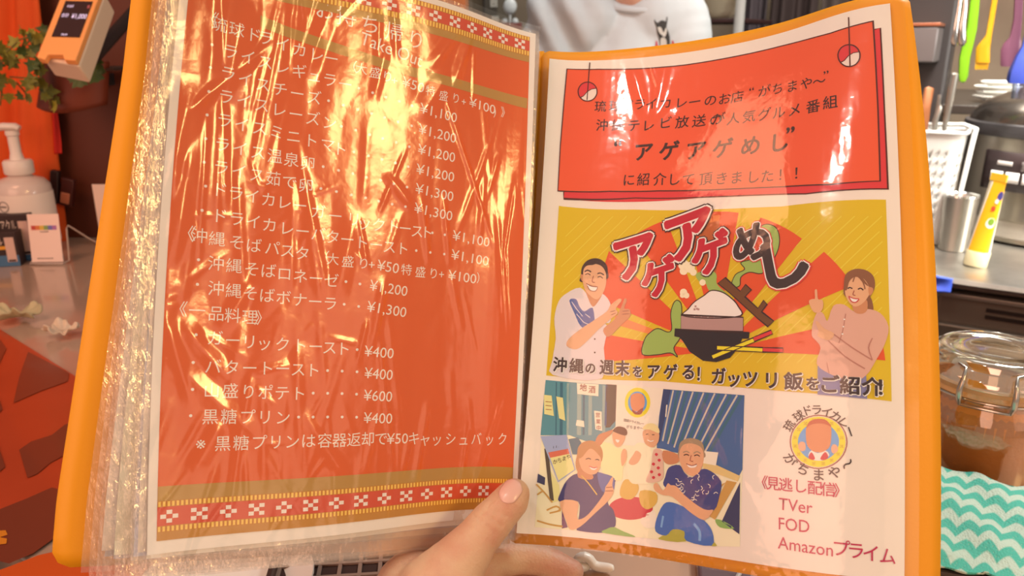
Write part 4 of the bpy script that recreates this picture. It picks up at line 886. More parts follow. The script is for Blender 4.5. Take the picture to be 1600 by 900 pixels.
# right page
right_sheet = sheet_mesh('sheet', lambda U, V_: toworld(SR(U, V_)), 0, 0, PW, PH, paper, MENU, 35, 50)
left_sheet = sheet_mesh('sheet', lambda U, V_: toworld(SL(U, V_)), 0, 0, PW, PH, paper, MENU, 35, 50)
ART = {
 'field': [
["P","orange",1,0,4,3.2,206,3.2,206,291.2,4,291.2],],
 'border': [
["P","olive",2,0,39.4,29.4,52.9,32,110.8,40.8,180.4,42.6,205.5,43.7,205.2,50.3,180.3,48.5,111.2,46,53.3,37.6,39.8,35.3],],
 'llet': [
["T","cream",2,"お",71.9,19.3,11,0,0],["T","cream",2,"持",83,20.7,11,0,0],["T","cream",2,"ち",95.5,22.3,11,0,0],["T","cream",2,"帰",108.3,23.8,11,0,0],["T","cream",2,"り",121.1,25.4,11,0,0],["W","cream",2,"Take Out",91.1,30.3,125.6,36.4,8,0],
["T","cream",2,"《",15.4,37.5,8,0,0],["T","cream",2,"琉",19.8,39.1,8,0,0],["T","cream",2,"球",28.3,39.6,8,0,0],["T","cream",2,"ド",36.8,40.1,8,0,0],["T","cream",2,"ラ",42.7,40.3,8,0,0],["T","cream",2,"イ",51.6,41.7,8,0,0],["T","cream",2,"カ",60.2,42.9,8,0,0],
["T","cream",2,"レ",69,43.7,8,0,0],["T","cream",2,"ー",76.7,44.5,8,0,0],["T","cream",2,"（",87,46.7,6.6,0,0],["T","cream",2,"大",92.5,47.2,6.6,0,0],["T","cream",2,"盛",99.8,48.1,6.6,0,0],["T","cream",2,"り",106.6,49,6.6,0,0],["T","cream",2,"+",111.9,50.3,6.6,0,0],
["W","cream",2,"¥50",114.9,49.8,127.8,51.5,6.2,0],["T","cream",2,"特",131.8,52.1,6.4,0,0],["T","cream",2,"盛",140.5,53.3,6.4,0,0],["T","cream",2,"り",149.2,53.1,6.4,0,0],["T","cream",2,"+",156.3,54,6.4,0,0],["W","cream",2,"¥100",159.1,53.2,180.4,54.7,6.2,0],
["T","cream",2,")",182.5,55.2,7,0,0],["T","cream",2,"》",188.4,55.1,7,0,0],["T","cream",2,"ラ",26.2,51.1,8,0,0],["T","cream",2,"イ",34.9,51.9,8,0,0],["T","cream",2,"ス",43.5,52.7,8,0,0],["T","cream",2,"レ",52.1,53.5,8,0,0],["T","cream",2,"ギ",60.7,54.3,8,0,0],
["T","cream",2,"ュ",68.6,55.2,8,0,0],["T","cream",2,"ラ",76.6,56.1,8,0,0],["T","cream",2,"ー",84.6,57,8,0,0],["T","cream",2,"・",91.8,58.1,6.4,1,0],["T","cream",2,"・",99.2,59.3,6.4,1,0],["T","cream",2,"・",106.4,60.4,6.4,1,0],
["T","cream",2,"・",113.9,61.4,6.4,1,0],["T","cream",2,"・",121.3,62.6,6.4,1,0],["T","cream",2,"・",17.1,50,6.4,1,0],["W","cream",2,"¥1,100",126.1,62.7,150.5,64.4,6.4,0],["T","cream",2,"ラ",25.8,62.2,8,0,0],["T","cream",2,"イ",34.4,63.4,8,0,0],
["T","cream",2,"ス",43,64.5,8,0,0],["T","cream",2,"チ",51.7,65.3,8,0,0],["T","cream",2,"ー",60.4,66.1,8,0,0],["T","cream",2,"ズ",69.1,66.8,8,0,0],["T","cream",2,"・",76.6,67.4,6.4,1,0],["T","cream",2,"・",84.3,68.6,6.4,1,0],["T","cream",2,"・",91.9,69.7,6.4,1,0],
["T","cream",2,"・",99.2,70.7,6.4,1,0],["T","cream",2,"・",106.4,71.7,6.4,1,0],["T","cream",2,"・",114,72.9,6.4,1,0],["T","cream",2,"・",121.9,73.8,6.4,1,0],["T","cream",2,"・",17.2,61.3,6.4,1,0],["W","cream",2,"¥1,200",126.1,74.5,150.8,76.3,6.4,0],
["T","cream",2,"ラ",25.7,74,8,0,0],["T","cream",2,"イ",34.4,74.5,8,0,0],["T","cream",2,"ス",43.1,75.1,8,0,0],["T","cream",2,"レ",51.8,76.1,8,0,0],["T","cream",2,"ー",60.4,77.1,8,0,0],["T","cream",2,"ズ",69.1,78,8,0,0],["T","cream",2,"ン",77.7,79,8,0,0],
["T","cream",2,"・",84,80.1,6.4,1,0],["T","cream",2,"・",91.6,81,6.4,1,0],["T","cream",2,"・",99,82.4,6.4,1,0],["T","cream",2,"・",106.1,83.4,6.4,1,0],["T","cream",2,"・",113.7,84.4,6.4,1,0],["T","cream",2,"・",121.3,85.7,6.4,1,0],
["T","cream",2,"・",17.4,73.2,6.4,1,0],["W","cream",2,"¥1,200",126.5,85.9,150.8,87.5,6.4,0],["T","cream",2,"ラ",25.7,86,8,0,0],["T","cream",2,"イ",34.2,86.6,8,0,0],["T","cream",2,"ス",42.8,87.1,8,0,0],["T","cream",2,"ミ",51.3,87.8,8,0,0],
["T","cream",2,"ニ",60,88.9,8,0,0],["T","cream",2,"ト",68.8,89.9,8,0,0],["T","cream",2,"マ",77.5,91,8,0,0],["T","cream",2,"ト",84,92.3,8,0,0],["T","cream",2,"・",91.3,92.9,6.4,1,0],["T","cream",2,"・",99,94,6.4,1,0],["T","cream",2,"・",106.4,95,6.4,1,0],
["T","cream",2,"・",114,95.9,6.4,1,0],["T","cream",2,"・",121.4,96.9,6.4,1,0],["T","cream",2,"・",17.4,84.9,6.4,1,0],["W","cream",2,"¥1,200",126.2,97.2,150.9,98.9,6.4,0],["T","cream",2,"ラ",25.5,98.2,8,0,0],["T","cream",2,"イ",34.1,99,8,0,0],
["T","cream",2,"ス",42.7,99.7,8,0,0],["T","cream",2,"温",51.1,100.5,8,0,0],["T","cream",2,"泉",59.5,101.3,8,0,0],["T","cream",2,"卵",67.8,102.1,8,0,0],["T","cream",2,"・",75.8,103,6.4,1,0],["T","cream",2,"・",83.8,104,6.4,1,0],
["T","cream",2,"・",91.3,104.8,6.4,1,0],["T","cream",2,"・",98.6,105.8,6.4,1,0],["T","cream",2,"・",106.3,106.5,6.4,1,0],["T","cream",2,"・",113.8,107.5,6.4,1,0],["T","cream",2,"・",121.4,108.4,6.4,1,0],["T","cream",2,"・",17.6,96.7,6.4,1,0],
["W","cream",2,"¥1,300",126.4,108.2,151.1,110.2,6.4,0],["T","cream",2,"ラ",25.7,109.8,8,0,0],["T","cream",2,"イ",34.3,110.6,8,0,0],["T","cream",2,"ス",42.8,111.4,8,0,0],["T","cream",2,"茹",51,112.3,8,0,0],["T","cream",2,"で",59.2,113.1,8,0,0],
["T","cream",2,"卵",67.5,114,8,0,0],["T","cream",2,"・",75.2,114.8,6.4,1,0],["T","cream",2,"・",83.3,115.5,6.4,1,0],["T","cream",2,"・",91.2,116.4,6.4,1,0],["T","cream",2,"・",98.8,117.1,6.4,1,0],["T","cream",2,"・",106,118.1,6.4,1,0],
["T","cream",2,"・",113.5,118.9,6.4,1,0],["T","cream",2,"・",121.2,119.4,6.4,1,0],["T","cream",2,"・",17.6,108.5,6.4,1,0],["W","cream",2,"¥1,300",126.4,119.2,151.1,121.5,6.4,0],["T","cream",2,"ド",25.6,121.1,8,0,0],["T","cream",2,"ラ",33.4,121.9,8,0,0],
["T","cream",2,"イ",41.3,122.6,8,0,0],["T","cream",2,"カ",49.2,123.4,8,0,0],["T","cream",2,"レ",57.1,124.1,8,0,0],["T","cream",2,"ー",65,124.9,8,0,0],["T","cream",2,"ガ",74.5,127.2,8,0,0],["T","cream",2,"ー",83.4,128.6,8,0,0],["T","cream",2,"リ",93.2,129.3,8,0,0],
["T","cream",2,"ッ",98.9,130.9,8,0,0],["T","cream",2,"ク",106.8,131.1,8,0,0],["T","cream",2,"ト",114.9,131.1,8,0,0],["T","cream",2,"ー",121.8,131.5,8,0,0],["T","cream",2,"ス",129,132.4,8,0,0],["T","cream",2,"ト",135,132.4,8,0,0],
["T","cream",2,"・",138.5,132.4,6.4,1,0],["T","cream",2,"・",146.7,132.8,6.4,1,0],["T","cream",2,"・",19,120.3,6.4,1,0],["W","cream",2,"¥1,100",152,132.4,179.3,134.6,6.4,0],["T","cream",2,"ド",26.3,134.2,8,0,0],["T","cream",2,"ラ",34.4,134.9,8,0,0],
["T","cream",2,"イ",42.6,135.6,8,0,0],["T","cream",2,"カ",50.4,136.5,8,0,0],["T","cream",2,"レ",59,137.5,8,0,0],["T","cream",2,"ー",67,138.3,8,0,0],["T","cream",2,"バ",75.1,139.1,8,0,0],["T","cream",2,"タ",82.6,140,8,0,0],["T","cream",2,"ー",90.3,140.6,8,0,0],
["T","cream",2,"ト",98,141.5,8,0,0],["T","cream",2,"ー",105.9,142.1,8,0,0],["T","cream",2,"ス",113.3,142.6,8,0,0],["T","cream",2,"ト",120.9,142.9,8,0,0],["T","cream",2,"・",129.1,143.4,6.4,1,0],["T","cream",2,"・",137.9,143.7,6.4,1,0],
["T","cream",2,"・",147,143.9,6.4,1,0],["T","cream",2,"・",18.1,132.5,6.4,1,0],["W","cream",2,"¥1,100",151.8,143.5,179.2,145.9,6.4,0],["T","cream",2,"《",12.1,144.3,8,0,0],["T","cream",2,"沖",17.6,145.1,8,0,0],["T","cream",2,"縄",25.7,146,8,0,0],
["T","cream",2,"そ",35,146.9,8,0,0],["T","cream",2,"ば",43.2,147.8,8,0,0],["T","cream",2,"パ",52.3,148.4,8,0,0],["T","cream",2,"ス",59.9,149.2,8,0,0],["T","cream",2,"タ",67.5,149.9,8,0,0],["T","cream",2,"（",78.1,150.8,6.8,0,0],
["T","cream",2,"大",83.2,151.8,6.8,0,0],["T","cream",2,"盛",91.1,152.5,6.8,0,0],["T","cream",2,"り",99.6,152.8,6.8,0,0],["T","cream",2,"+",105.4,153.1,6.8,0,0],["W","cream",2,"¥50",107.1,153,119.4,154.2,6.4,0],["T","cream",2,"特",123.9,154.5,6.8,0,0],
["T","cream",2,"盛",132.4,155.2,6.8,0,0],["T","cream",2,"り",140.8,155.4,6.8,0,0],["T","cream",2,"+",147.4,155.5,6.8,0,0],["W","cream",2,"¥100",150.4,155.5,170.5,156.8,6.4,0],["T","cream",2,"）",174,156.1,6.8,0,0],["T","cream",2,"沖",25.9,158.3,8,0,0],
["T","cream",2,"縄",34.3,158.9,8,0,0],["T","cream",2,"そ",42.9,159.9,8,0,0],["T","cream",2,"ば",50.9,160.3,8,0,0],["T","cream",2,"ロ",58.9,161.2,8,0,0],["T","cream",2,"ネ",67,162,8,0,0],["T","cream",2,"ー",75,162.6,8,0,0],["T","cream",2,"ゼ",83,163.2,8,0,0],
["T","cream",2,"・",90.6,163.4,6.4,1,0],["T","cream",2,"・",98.1,164.2,6.4,1,0],["T","cream",2,"・",17.8,157.2,6.4,1,0],["W","cream",2,"¥1,200",103.5,164.3,125.1,166.5,6.4,0],["T","cream",2,"沖",26.5,170.8,8,0,0],["T","cream",2,"縄",34.7,171.5,8,0,0],
["T","cream",2,"そ",42.7,172.3,8,0,0],["T","cream",2,"ば",50.8,173,8,0,0],["T","cream",2,"ボ",59,173.7,8,0,0],["T","cream",2,"ナ",67.3,174.3,8,0,0],["T","cream",2,"ー",75.1,174.9,8,0,0],["T","cream",2,"ラ",82.9,175.5,8,0,0],["T","cream",2,"・",90.2,175.6,6.4,1,0],
["T","cream",2,"・",98,176.4,6.4,1,0],["T","cream",2,"・",17.9,169.4,6.4,1,0],["W","cream",2,"¥1,300",102.6,175.9,125.1,178.3,6.4,0],["T","cream",2,"《",10.3,181.8,8,0,0],["T","cream",2,"一",18.4,182.3,8,0,0],["T","cream",2,"品",27.1,183.4,8,0,0],
["T","cream",2,"料",34.8,184,8,0,0],["T","cream",2,"理",43,184.5,8,0,0],["T","cream",2,"》",49,184.6,8,0,0],["T","cream",2,"ガ",27.1,195.6,8,0,0],["T","cream",2,"ー",35.4,196.5,8,0,0],["T","cream",2,"リ",43.3,197,8,0,0],["T","cream",2,"ッ",50.6,197.6,8,0,0],
["T","cream",2,"ク",59.6,197.8,8,0,0],["T","cream",2,"ト",68.2,198.1,8,0,0],["T","cream",2,"ー",76.3,198.5,8,0,0],["T","cream",2,"ス",83.5,198.9,8,0,0],["T","cream",2,"ト",90.8,199.3,8,0,0],["T","cream",2,"・",98.2,199.7,6.4,1,0],
["T","cream",2,"・",18.4,194.3,6.4,1,0],["W","cream",2,"¥400",102.2,200.2,118.8,201.3,6.4,0],["T","cream",2,"バ",26.7,209.7,8,0,0],["T","cream",2,"タ",35.4,210,8,0,0],["T","cream",2,"ー",44,210.2,8,0,0],["T","cream",2,"ト",52.1,210.2,8,0,0],
["T","cream",2,"ー",60.1,210.3,8,0,0],["T","cream",2,"ス",67.8,210.6,8,0,0],["T","cream",2,"ト",75.4,210.9,8,0,0],["T","cream",2,"・",82.9,211.1,6.4,1,0],["T","cream",2,"・",90.6,211.3,6.4,1,0],["T","cream",2,"・",98.6,211.6,6.4,1,0],
["T","cream",2,"・",17.7,207.9,6.4,1,0],["W","cream",2,"¥400",102.7,212,118.8,213.2,6.4,0],["T","cream",2,"山",26.6,221.4,8,0,0],["T","cream",2,"盛",35.2,221.7,8,0,0],["T","cream",2,"り",43.9,222.1,8,0,0],["T","cream",2,"ポ",52.1,222.4,8,0,0],
["T","cream",2,"テ",60.3,222.7,8,0,0],["T","cream",2,"ト",68.5,223,8,0,0],["T","cream",2,"・",75.9,222.9,6.4,1,0],["T","cream",2,"・",83.4,223,6.4,1,0],["T","cream",2,"・",91,223.2,6.4,1,0],["T","cream",2,"・",98.8,223.6,6.4,1,0],
["T","cream",2,"・",17.9,221,6.4,1,0],["W","cream",2,"¥600",102.8,224,119,225.1,6.4,0],["T","cream",2,"黒",26.4,234.3,8,0,0],["T","cream",2,"糖",35,234.4,8,0,0],["T","cream",2,"プ",43.7,234.7,8,0,0],["T","cream",2,"リ",52.3,234.9,8,0,0],
["T","cream",2,"ン",61,235.2,8,0,0],["T","cream",2,"・",68.9,235.2,6.4,1,0],["T","cream",2,"・",76.3,235.3,6.4,1,0],["T","cream",2,"・",83.8,235.4,6.4,1,0],["T","cream",2,"・",91.5,235.6,6.4,1,0],["T","cream",2,"・",99.3,235.9,6.4,1,0],
["T","cream",2,"・",17.5,233.7,6.4,1,0],["W","cream",2,"¥400",103.2,236.2,119.6,237.1,6.4,0],["T","cream",2,"※",23.9,247.2,8,0,0],["T","cream",2,"黒",32.6,247.5,8,0,0],["T","cream",2,"糖",41.2,247.5,8,0,0],["T","cream",2,"プ",49.8,247.5,8,0,0],
["T","cream",2,"リ",58,247.5,8,0,0],["T","cream",2,"ン",66.1,247.5,8,0,0],["T","cream",2,"は",74.3,247.4,8,0,0],["T","cream",2,"容",82.8,247.6,8,0,0],["T","cream",2,"器",90.5,247.7,8,0,0],["T","cream",2,"返",98.3,247.7,8,0,0],["T","cream",2,"却",106,247.7,8,0,0],
["T","cream",2,"で",113.5,247.9,8,0,0],["W","cream",2,"¥50",116.9,248.1,129.7,248.4,6.4,0],["T","cream",2,"キ",133.5,248.7,8,0,0],["T","cream",2,"ャ",140.6,249.5,8,0,0],["T","cream",2,"ッ",148.4,249.9,8,0,0],["T","cream",2,"シ",157.8,249.9,8,0,0],
["T","cream",2,"ュ",167,250.5,8,0,0],["T","cream",2,"バ",176.2,250.2,8,0,0],["T","cream",2,"ッ",186.1,250.5,8,0,0],["T","cream",2,"ク",196.2,250,8,0,0],],
 'heading': [
["P","scarlet",1,0,14.5,90.7,14.8,95.5,108.1,100,165.2,107.1,204.7,107.1,204.7,61.6,205,14.5,201.7,14.6,178.3,66.9,92,81],["S","darkbrown",2,0,0,0.7,14.5,91.1,14.8,95.5,62.1,95.3,108.1,100,165.2,107.1,204.7,107.1,204.7,61.6,205,14.5,201.9,15.1],
["P","vermil",3,0,11.8,6.6,33,6.6,60.5,8.1,87,9.2,115.1,9.4,145.8,9.8,179,11.2,201.9,9.8,201.9,34,201.8,62.8,201.3,102.9,177.9,103.4,151.6,101.1,115.2,96.5,77.5,92.1,45.9,90.2,10.6,90.7,10.4,60.8,11,33.8],["S","darkbrown",4,0,1,0.75,11.8,6.6,33,6.6,60.5,8.1,87,9.2,115.1,9.4,145.8,9.8,179,11.2,201.9,9.8,201.9,34,201.8,62.8,201.3,102.9,177.9,103.4,151.6,101.1,115.2,96.5,77.5,92.1,45.9,90.2,10.6,90.7,10.4,60.8,11,33.8],
["P","scarlet",5,0,32.9,22.5,32.9,24.1,32.4,25.5,31.7,26.8,30.7,27.8,29.4,28.6,28,29,26.5,29.1,25,28.9,23.6,28.3,22.4,27.3,21.4,26.2,20.6,24.8,20.2,23.3,20.1,21.7,20.4,20.2,21,18.8,21.8,17.6,23,16.6,24.3,16,25.8,15.7,27.3,15.8,28.7,16.3,30,17.1,31.2,18.2,32.1,19.5,32.7,21],
["P","pinkcream",6,0,32.4,20.2,32.8,21.6,32.9,23.1,32.8,24.5,32.3,25.8,31.6,26.9,30.6,27.9,29.4,28.6,28.2,29,26.8,29.1,25.4,29,24.1,28.5,22.9,27.7,21.8,26.8,24,25.5,26.2,22.6,29,20.8],["S","darkbrown",7,0,1,0.5,32.4,20.2,32.8,21.6,32.9,23.1,32.8,24.5,32.3,25.8,31.6,26.9,30.6,27.9,29.4,28.6,28.2,29,26.8,29.1,25.4,29,24.1,28.5,22.9,27.7,21.8,26.8,24,25.5,26.2,22.6,29,20.8],
["S","darkbrown",7,0,1,0.7,32.9,22.5,32.9,24.1,32.4,25.5,31.7,26.8,30.7,27.8,29.4,28.6,28,29,26.5,29.1,25,28.9,23.6,28.3,22.4,27.3,21.4,26.2,20.6,24.8,20.2,23.3,20.1,21.7,20.4,20.2,21,18.8,21.8,17.6,23,16.6,24.3,16,25.8,15.7,27.3,15.8,28.7,16.3,30,17.1,31.2,18.2,32.1,19.5,32.7,21],
["S","darkbrown",7,0,0,0.7,26.8,1.7,26.5,28.4],["P","scarlet",5,0,194.7,29.8,194.5,31.4,194,32.8,193.3,33.9,192.4,34.8,191.2,35.3,189.9,35.5,188.6,35.3,187.3,34.8,186.1,33.8,185,32.6,184.2,31.2,183.6,29.6,183.3,27.9,183.3,26.3,183.7,24.8,184.4,23.5,185.3,22.5,186.5,21.9,187.8,21.6,189.1,21.7,190.4,22.1,191.7,22.8,192.8,23.9,193.7,25.2,194.3,26.7,194.7,28.3],
["P","pinkcream",6,0,194.5,27.5,194.7,28.9,194.7,30.4,194.4,31.8,193.9,33,193.2,34,192.3,34.8,191.2,35.3,190.1,35.5,188.9,35.4,187.6,34.9,186.5,34.2,185.4,33.1,184.5,31.9,186.7,31.1,188.9,28.7,191.5,27.4],["S","darkbrown",7,0,1,0.5,194.5,27.5,194.7,28.9,194.7,30.4,194.4,31.8,193.9,33,193.2,34,192.3,34.8,191.2,35.3,190.1,35.5,188.9,35.4,187.6,34.9,186.5,34.2,185.4,33.1,184.5,31.9,186.7,31.1,188.9,28.7,191.5,27.4],
["S","darkbrown",7,0,1,0.7,194.7,29.8,194.5,31.4,194,32.8,193.3,33.9,192.4,34.8,191.2,35.3,189.9,35.5,188.6,35.3,187.3,34.8,186.1,33.8,185,32.6,184.2,31.2,183.6,29.6,183.3,27.9,183.3,26.3,183.7,24.8,184.4,23.5,185.3,22.5,186.5,21.9,187.8,21.6,189.1,21.7,190.4,22.1,191.7,22.8,192.8,23.9,193.7,25.2,194.3,26.7,194.7,28.3],
["S","darkbrown",7,0,0,0.7,189.9,4.2,189.5,35.1],],
 'rlet': [
["T","inkbrown",5,"琉",35.8,32.8,8.2,0.5,0],["T","inkbrown",5,"球",45.6,32.8,8.2,0.5,0],["T","inkbrown",5,"ド",54.3,32.8,8.2,0.5,0],["T","inkbrown",5,"ラ",61.9,33,8.2,0.5,0],["T","inkbrown",5,"イ",69.3,33.5,8.2,0.5,0],["T","inkbrown",5,"カ",77.9,34.1,8.2,0.5,0],
["T","inkbrown",5,"レ",87.4,35.2,8.2,0.5,0],["T","inkbrown",5,"ー",95.4,36.1,8.2,0.5,0],["T","inkbrown",5,"の",104.7,36.9,8.2,0.5,0],["T","inkbrown",5,"お",113.1,37.7,8.2,0.5,0],["T","inkbrown",5,"店",120.7,38.1,8.2,0.5,0],["T","inkbrown",5,"“",131.4,36.4,8.2,0.5,0],
["T","inkbrown",5,"が",137.2,38.1,8.2,0.5,0],["T","inkbrown",5,"ち",145.7,38.6,8.2,0.5,0],["T","inkbrown",5,"ま",155.2,39.4,8.2,0.5,0],["T","inkbrown",5,"や",164.3,39.9,8.2,0.5,0],["T","inkbrown",5,"～",172.1,40.5,8.2,0.5,0],["T","inkbrown",5,"”",178.6,37.6,8.2,0.5,0],
["T","inkbrown",5,"沖",37.7,45.8,8.6,0.7,0],["T","inkbrown",5,"縄",48.3,46.3,8.6,0.7,0],["T","inkbrown",5,"テ",58.8,47.2,8.6,0.7,0],["T","inkbrown",5,"レ",68.1,48.1,8.6,0.7,0],["T","inkbrown",5,"ビ",78.7,47.6,8.6,0.7,0],["T","inkbrown",5,"放",88.8,48.6,8.6,0.7,0],
["T","inkbrown",5,"送",99,49.6,8.6,0.7,0],["T","inkbrown",5,"の",109.2,50.6,8.6,0.7,0],["T","inkbrown",5,"人",119.5,52.3,8.6,0.7,0],["T","inkbrown",5,"気",129.1,52.9,8.6,0.7,0],["T","inkbrown",5,"グ",138.5,53.8,8.6,0.7,0],["T","inkbrown",5,"ル",147.6,54.6,8.6,0.7,0],
["T","inkbrown",5,"メ",157.5,55.2,8.6,0.7,0],["T","inkbrown",5,"番",168.6,55.5,8.6,0.7,0],["T","inkbrown",5,"組",178.4,55,8.6,0.7,0],["T","inkbrown",5,"が",110.6,50.5,8.2,0.7,0],["T","inkbrown",5,"“",52.7,61.2,13,2.2,0],["T","inkbrown",5,"ア",66,65.4,13,2.2,0],
["T","inkbrown",5,"ゲ",82.1,66.6,13,2.2,0],["T","inkbrown",5,"ア",98.5,68.8,13,2.2,0],["T","inkbrown",5,"ゲ",114.7,70.5,13,2.2,0],["T","inkbrown",5,"め",131.7,72.1,13,2.2,0],["T","inkbrown",5,"し",148.8,73.6,13,2.2,0],["T","inkbrown",5,"”",159.2,69.9,13,2.2,0],
["T","inkbrown",5,"に",57.5,83.3,8.6,0.7,0],["T","inkbrown",5,"紹",67,83.7,8.6,0.7,0],["T","inkbrown",5,"介",77.4,84.6,8.6,0.7,0],["T","inkbrown",5,"し",86.3,85.7,8.6,0.7,0],["T","inkbrown",5,"て",95.4,87.1,8.6,0.7,0],["T","inkbrown",5,"頂",105.8,88.3,8.6,0.7,0],
["T","inkbrown",5,"き",115.5,89.7,8.6,0.7,0],["T","inkbrown",5,"ま",124.6,90.7,8.6,0.7,0],["T","inkbrown",5,"し",134.6,92.1,8.6,0.7,0],["T","inkbrown",5,"た",143.1,93.1,8.6,0.7,0],["T","inkbrown",5,"！",153,93.7,8.6,0.7,0],["T","inkbrown",5,"！",162,94.3,8.6,0.7,0],
["T","inkblack",3,"琉",157.9,228.9,5.4,0.9,61],["T","inkblack",3,"球",162.4,224,5.4,0.9,37],["T","inkblack",3,"ド",166.3,221.2,5.4,0.9,20],["T","inkblack",3,"ラ",170.7,220.6,5.4,0.9,3],["T","inkblack",3,"イ",175.3,221.4,5.4,0.9,-15],
["T","inkblack",3,"カ",179.2,223.3,5.4,0.9,-34],["T","inkblack",3,"レ",182.5,226.2,5.4,0.9,-52],["T","inkblack",3,"ー",185.3,230.4,5.4,0.9,-72],["T","inkblack",3,"が",158.4,245.4,6.2,0.9,-58],["T","inkblack",3,"ち",164.4,249.6,6.2,0.9,-29],
["T","inkblack",3,"ま",171.3,251.8,6.2,0.9,0],["T","inkblack",3,"や",178.4,250,6.2,0.9,28],["T","inkblack",3,"～",184,245.7,6.2,0.9,52],["T","crimson2",3,"《",144.2,257.3,7,0.5,0],["T","crimson2",3,"見",150,257.5,7,0.5,0],["T","crimson2",3,"逃",156.2,257.6,7,0.5,0],
["T","crimson2",3,"し",163,257.7,7,0.5,0],["T","crimson2",3,"配",169.6,258,7,0.5,0],["T","crimson2",3,"信",175.6,258.2,7,0.5,0],["T","crimson2",3,"》",180.7,258.3,7,0.5,0],["W","crimson2",3,"TVer",152.8,266.8,168.5,267.3,6.6,0.25],
["W","crimson2",3,"FOD",152.7,276.2,167,276.2,6.6,0.25],["W","crimson2",3,"Amazon",152.2,285.2,177.4,285.9,6.6,0.25],["T","crimson2",3,"プ",180.9,284.7,8.2,0.5,0],["T","crimson2",3,"ラ",187.4,285.1,8.2,0.5,0],["T","crimson2",3,"イ",194.1,285.7,8.2,0.5,0],
["T","crimson2",3,"ム",201.7,286.3,8.2,0.5,0],],
 'picture': [
["P","mustard",1,0,11.9,100.4,62.5,102.7,108.6,107.8,152,112.6,203.6,112.9,203.6,164.7,203.9,214.7,154.1,211.8,82.7,206.4,10.9,205.8,11.3,168.7,11.7,135.3],["S","mustard2",2,0,0,0.5,17.6,119.8,24.1,113,30.6,106.3],["S","mustard2",2,0,0,0.5,16.7,129.5,29.7,116,39.5,106.2],
["S","mustard2",2,0,0,0.5,15.9,139.1,32,122.4,48.3,106.4],["S","mustard2",2,0,0,0.5,18.3,145.3,37.6,125.5,57.2,106.7],["S","mustard2",2,0,0,0.5,17.4,154.8,43.2,128.7,65.9,107.3],["S","mustard2",2,0,0,0.5,19.8,160.9,48.7,131.9,74.5,107.9],
["S","mustard2",2,0,0,0.5,18.9,170.2,51,138.3,83.1,108.8],["S","mustard2",2,0,0,0.5,21.2,176.2,56.5,141.5,91.5,109.7],["S","mustard2",2,0,0,0.5,20.4,185.5,61.9,144.8,99.8,110.7],["S","mustard2",2,0,0,0.5,19.6,194.6,64.1,151,108.1,111.9],
["S","mustard2",2,0,0,0.5,25,197.3,72.8,151.3,116.3,113],["S","mustard2",2,0,0,0.5,33.4,196.8,81.4,151.8,124.5,114.2],["S","mustard2",2,0,0,0.5,41.8,196.5,90,152.4,132.5,115.4],["S","mustard2",2,0,0,0.5,50.3,196.2,98.5,153,140.4,116.6],
["S","mustard2",2,0,0,0.5,58.9,196.1,106.9,153.7,148.1,117.7],["S","mustard2",2,0,0,0.5,67.5,196,115.2,154.4,155.6,118.7],["S","mustard2",2,0,0,0.5,76.1,196,123.3,155.2,162.8,119.6],["S","mustard2",2,0,0,0.5,84.7,196.1,131.2,155.9,169.8,120.3],
["S","mustard2",2,0,0,0.5,93.2,196.2,138.9,156.5,176.5,121],["S","mustard2",2,0,0,0.5,101.7,196.4,146.3,157.2,183,121.4],["S","mustard2",2,0,0,0.5,110.1,196.6,153.5,157.7,189.2,121.7],["S","mustard2",2,0,0,0.5,118.3,196.8,160.4,158.1,195.4,121.9],
["S","mustard2",2,0,0,0.5,126.2,197,167,158.5,201.5,121.8],["S","mustard2",2,0,0,0.5,133.9,197.2,168.5,163.9,200.2,129.9],["S","mustard2",2,0,0,0.5,141.3,197.3,172.4,166.6,201.4,135.1],["S","mustard2",2,0,0,0.5,148.4,197.5,176.2,169.3,200.2,143.1],
["S","mustard2",2,0,0,0.5,155.2,197.5,177.5,174.5,199,150.9],["S","mustard2",2,0,0,0.5,161.8,197.6,181.2,177.1,200.2,156.1],["S","mustard2",2,0,0,0.5,168.1,197.5,184.8,179.6,199,163.8],["S","mustard2",2,0,0,0.5,174.3,197.4,188.4,182,200.3,168.9],
["S","mustard2",2,0,0,0.5,180.3,197.3,189.7,187,199.1,176.5],["S","mustard2",2,0,0,0.5,186.2,197.1,193.2,189.3,200.3,181.4],["S","mustard2",2,0,0,0.5,192.1,196.8,196.8,191.6,199.2,189],["P","rayred",3,0,113.6,190.4,16.8,198,16.2,193.3,15.9,188.6,15.8,183.9,16,179.1,16.5,174.3],
["P","rayred",3,0,114.3,188.4,43.1,158.8,42.8,152.9,43,147,43.7,140.8,44.9,134.6,46.7,128.4],["P","rayred",3,0,115.9,187.2,62,119.6,66,117.3,70.1,115.4,74.2,113.7,78.5,112.2,82.9,111.1],["P","rayred",3,0,117.8,186.8,93.3,109.9,100,109.2,106.8,109.2,113.6,109.8,120.5,110.9,127.3,112.6],
["P","rayred",3,0,120,187.3,140.3,117.3,145.4,119.8,150.4,122.6,155.1,125.6,159.5,128.8,163.5,132.2],["P","rayred",3,0,121.6,188.7,174.5,140.2,177.5,143.5,180.4,147,183,150.6,185.4,154.3,187.6,158.2],["P","rayred",3,0,122.4,190.6,196.9,174.6,198.2,178.5,199.2,182.6,200.1,186.7,200.8,190.9,201.3,195.2],
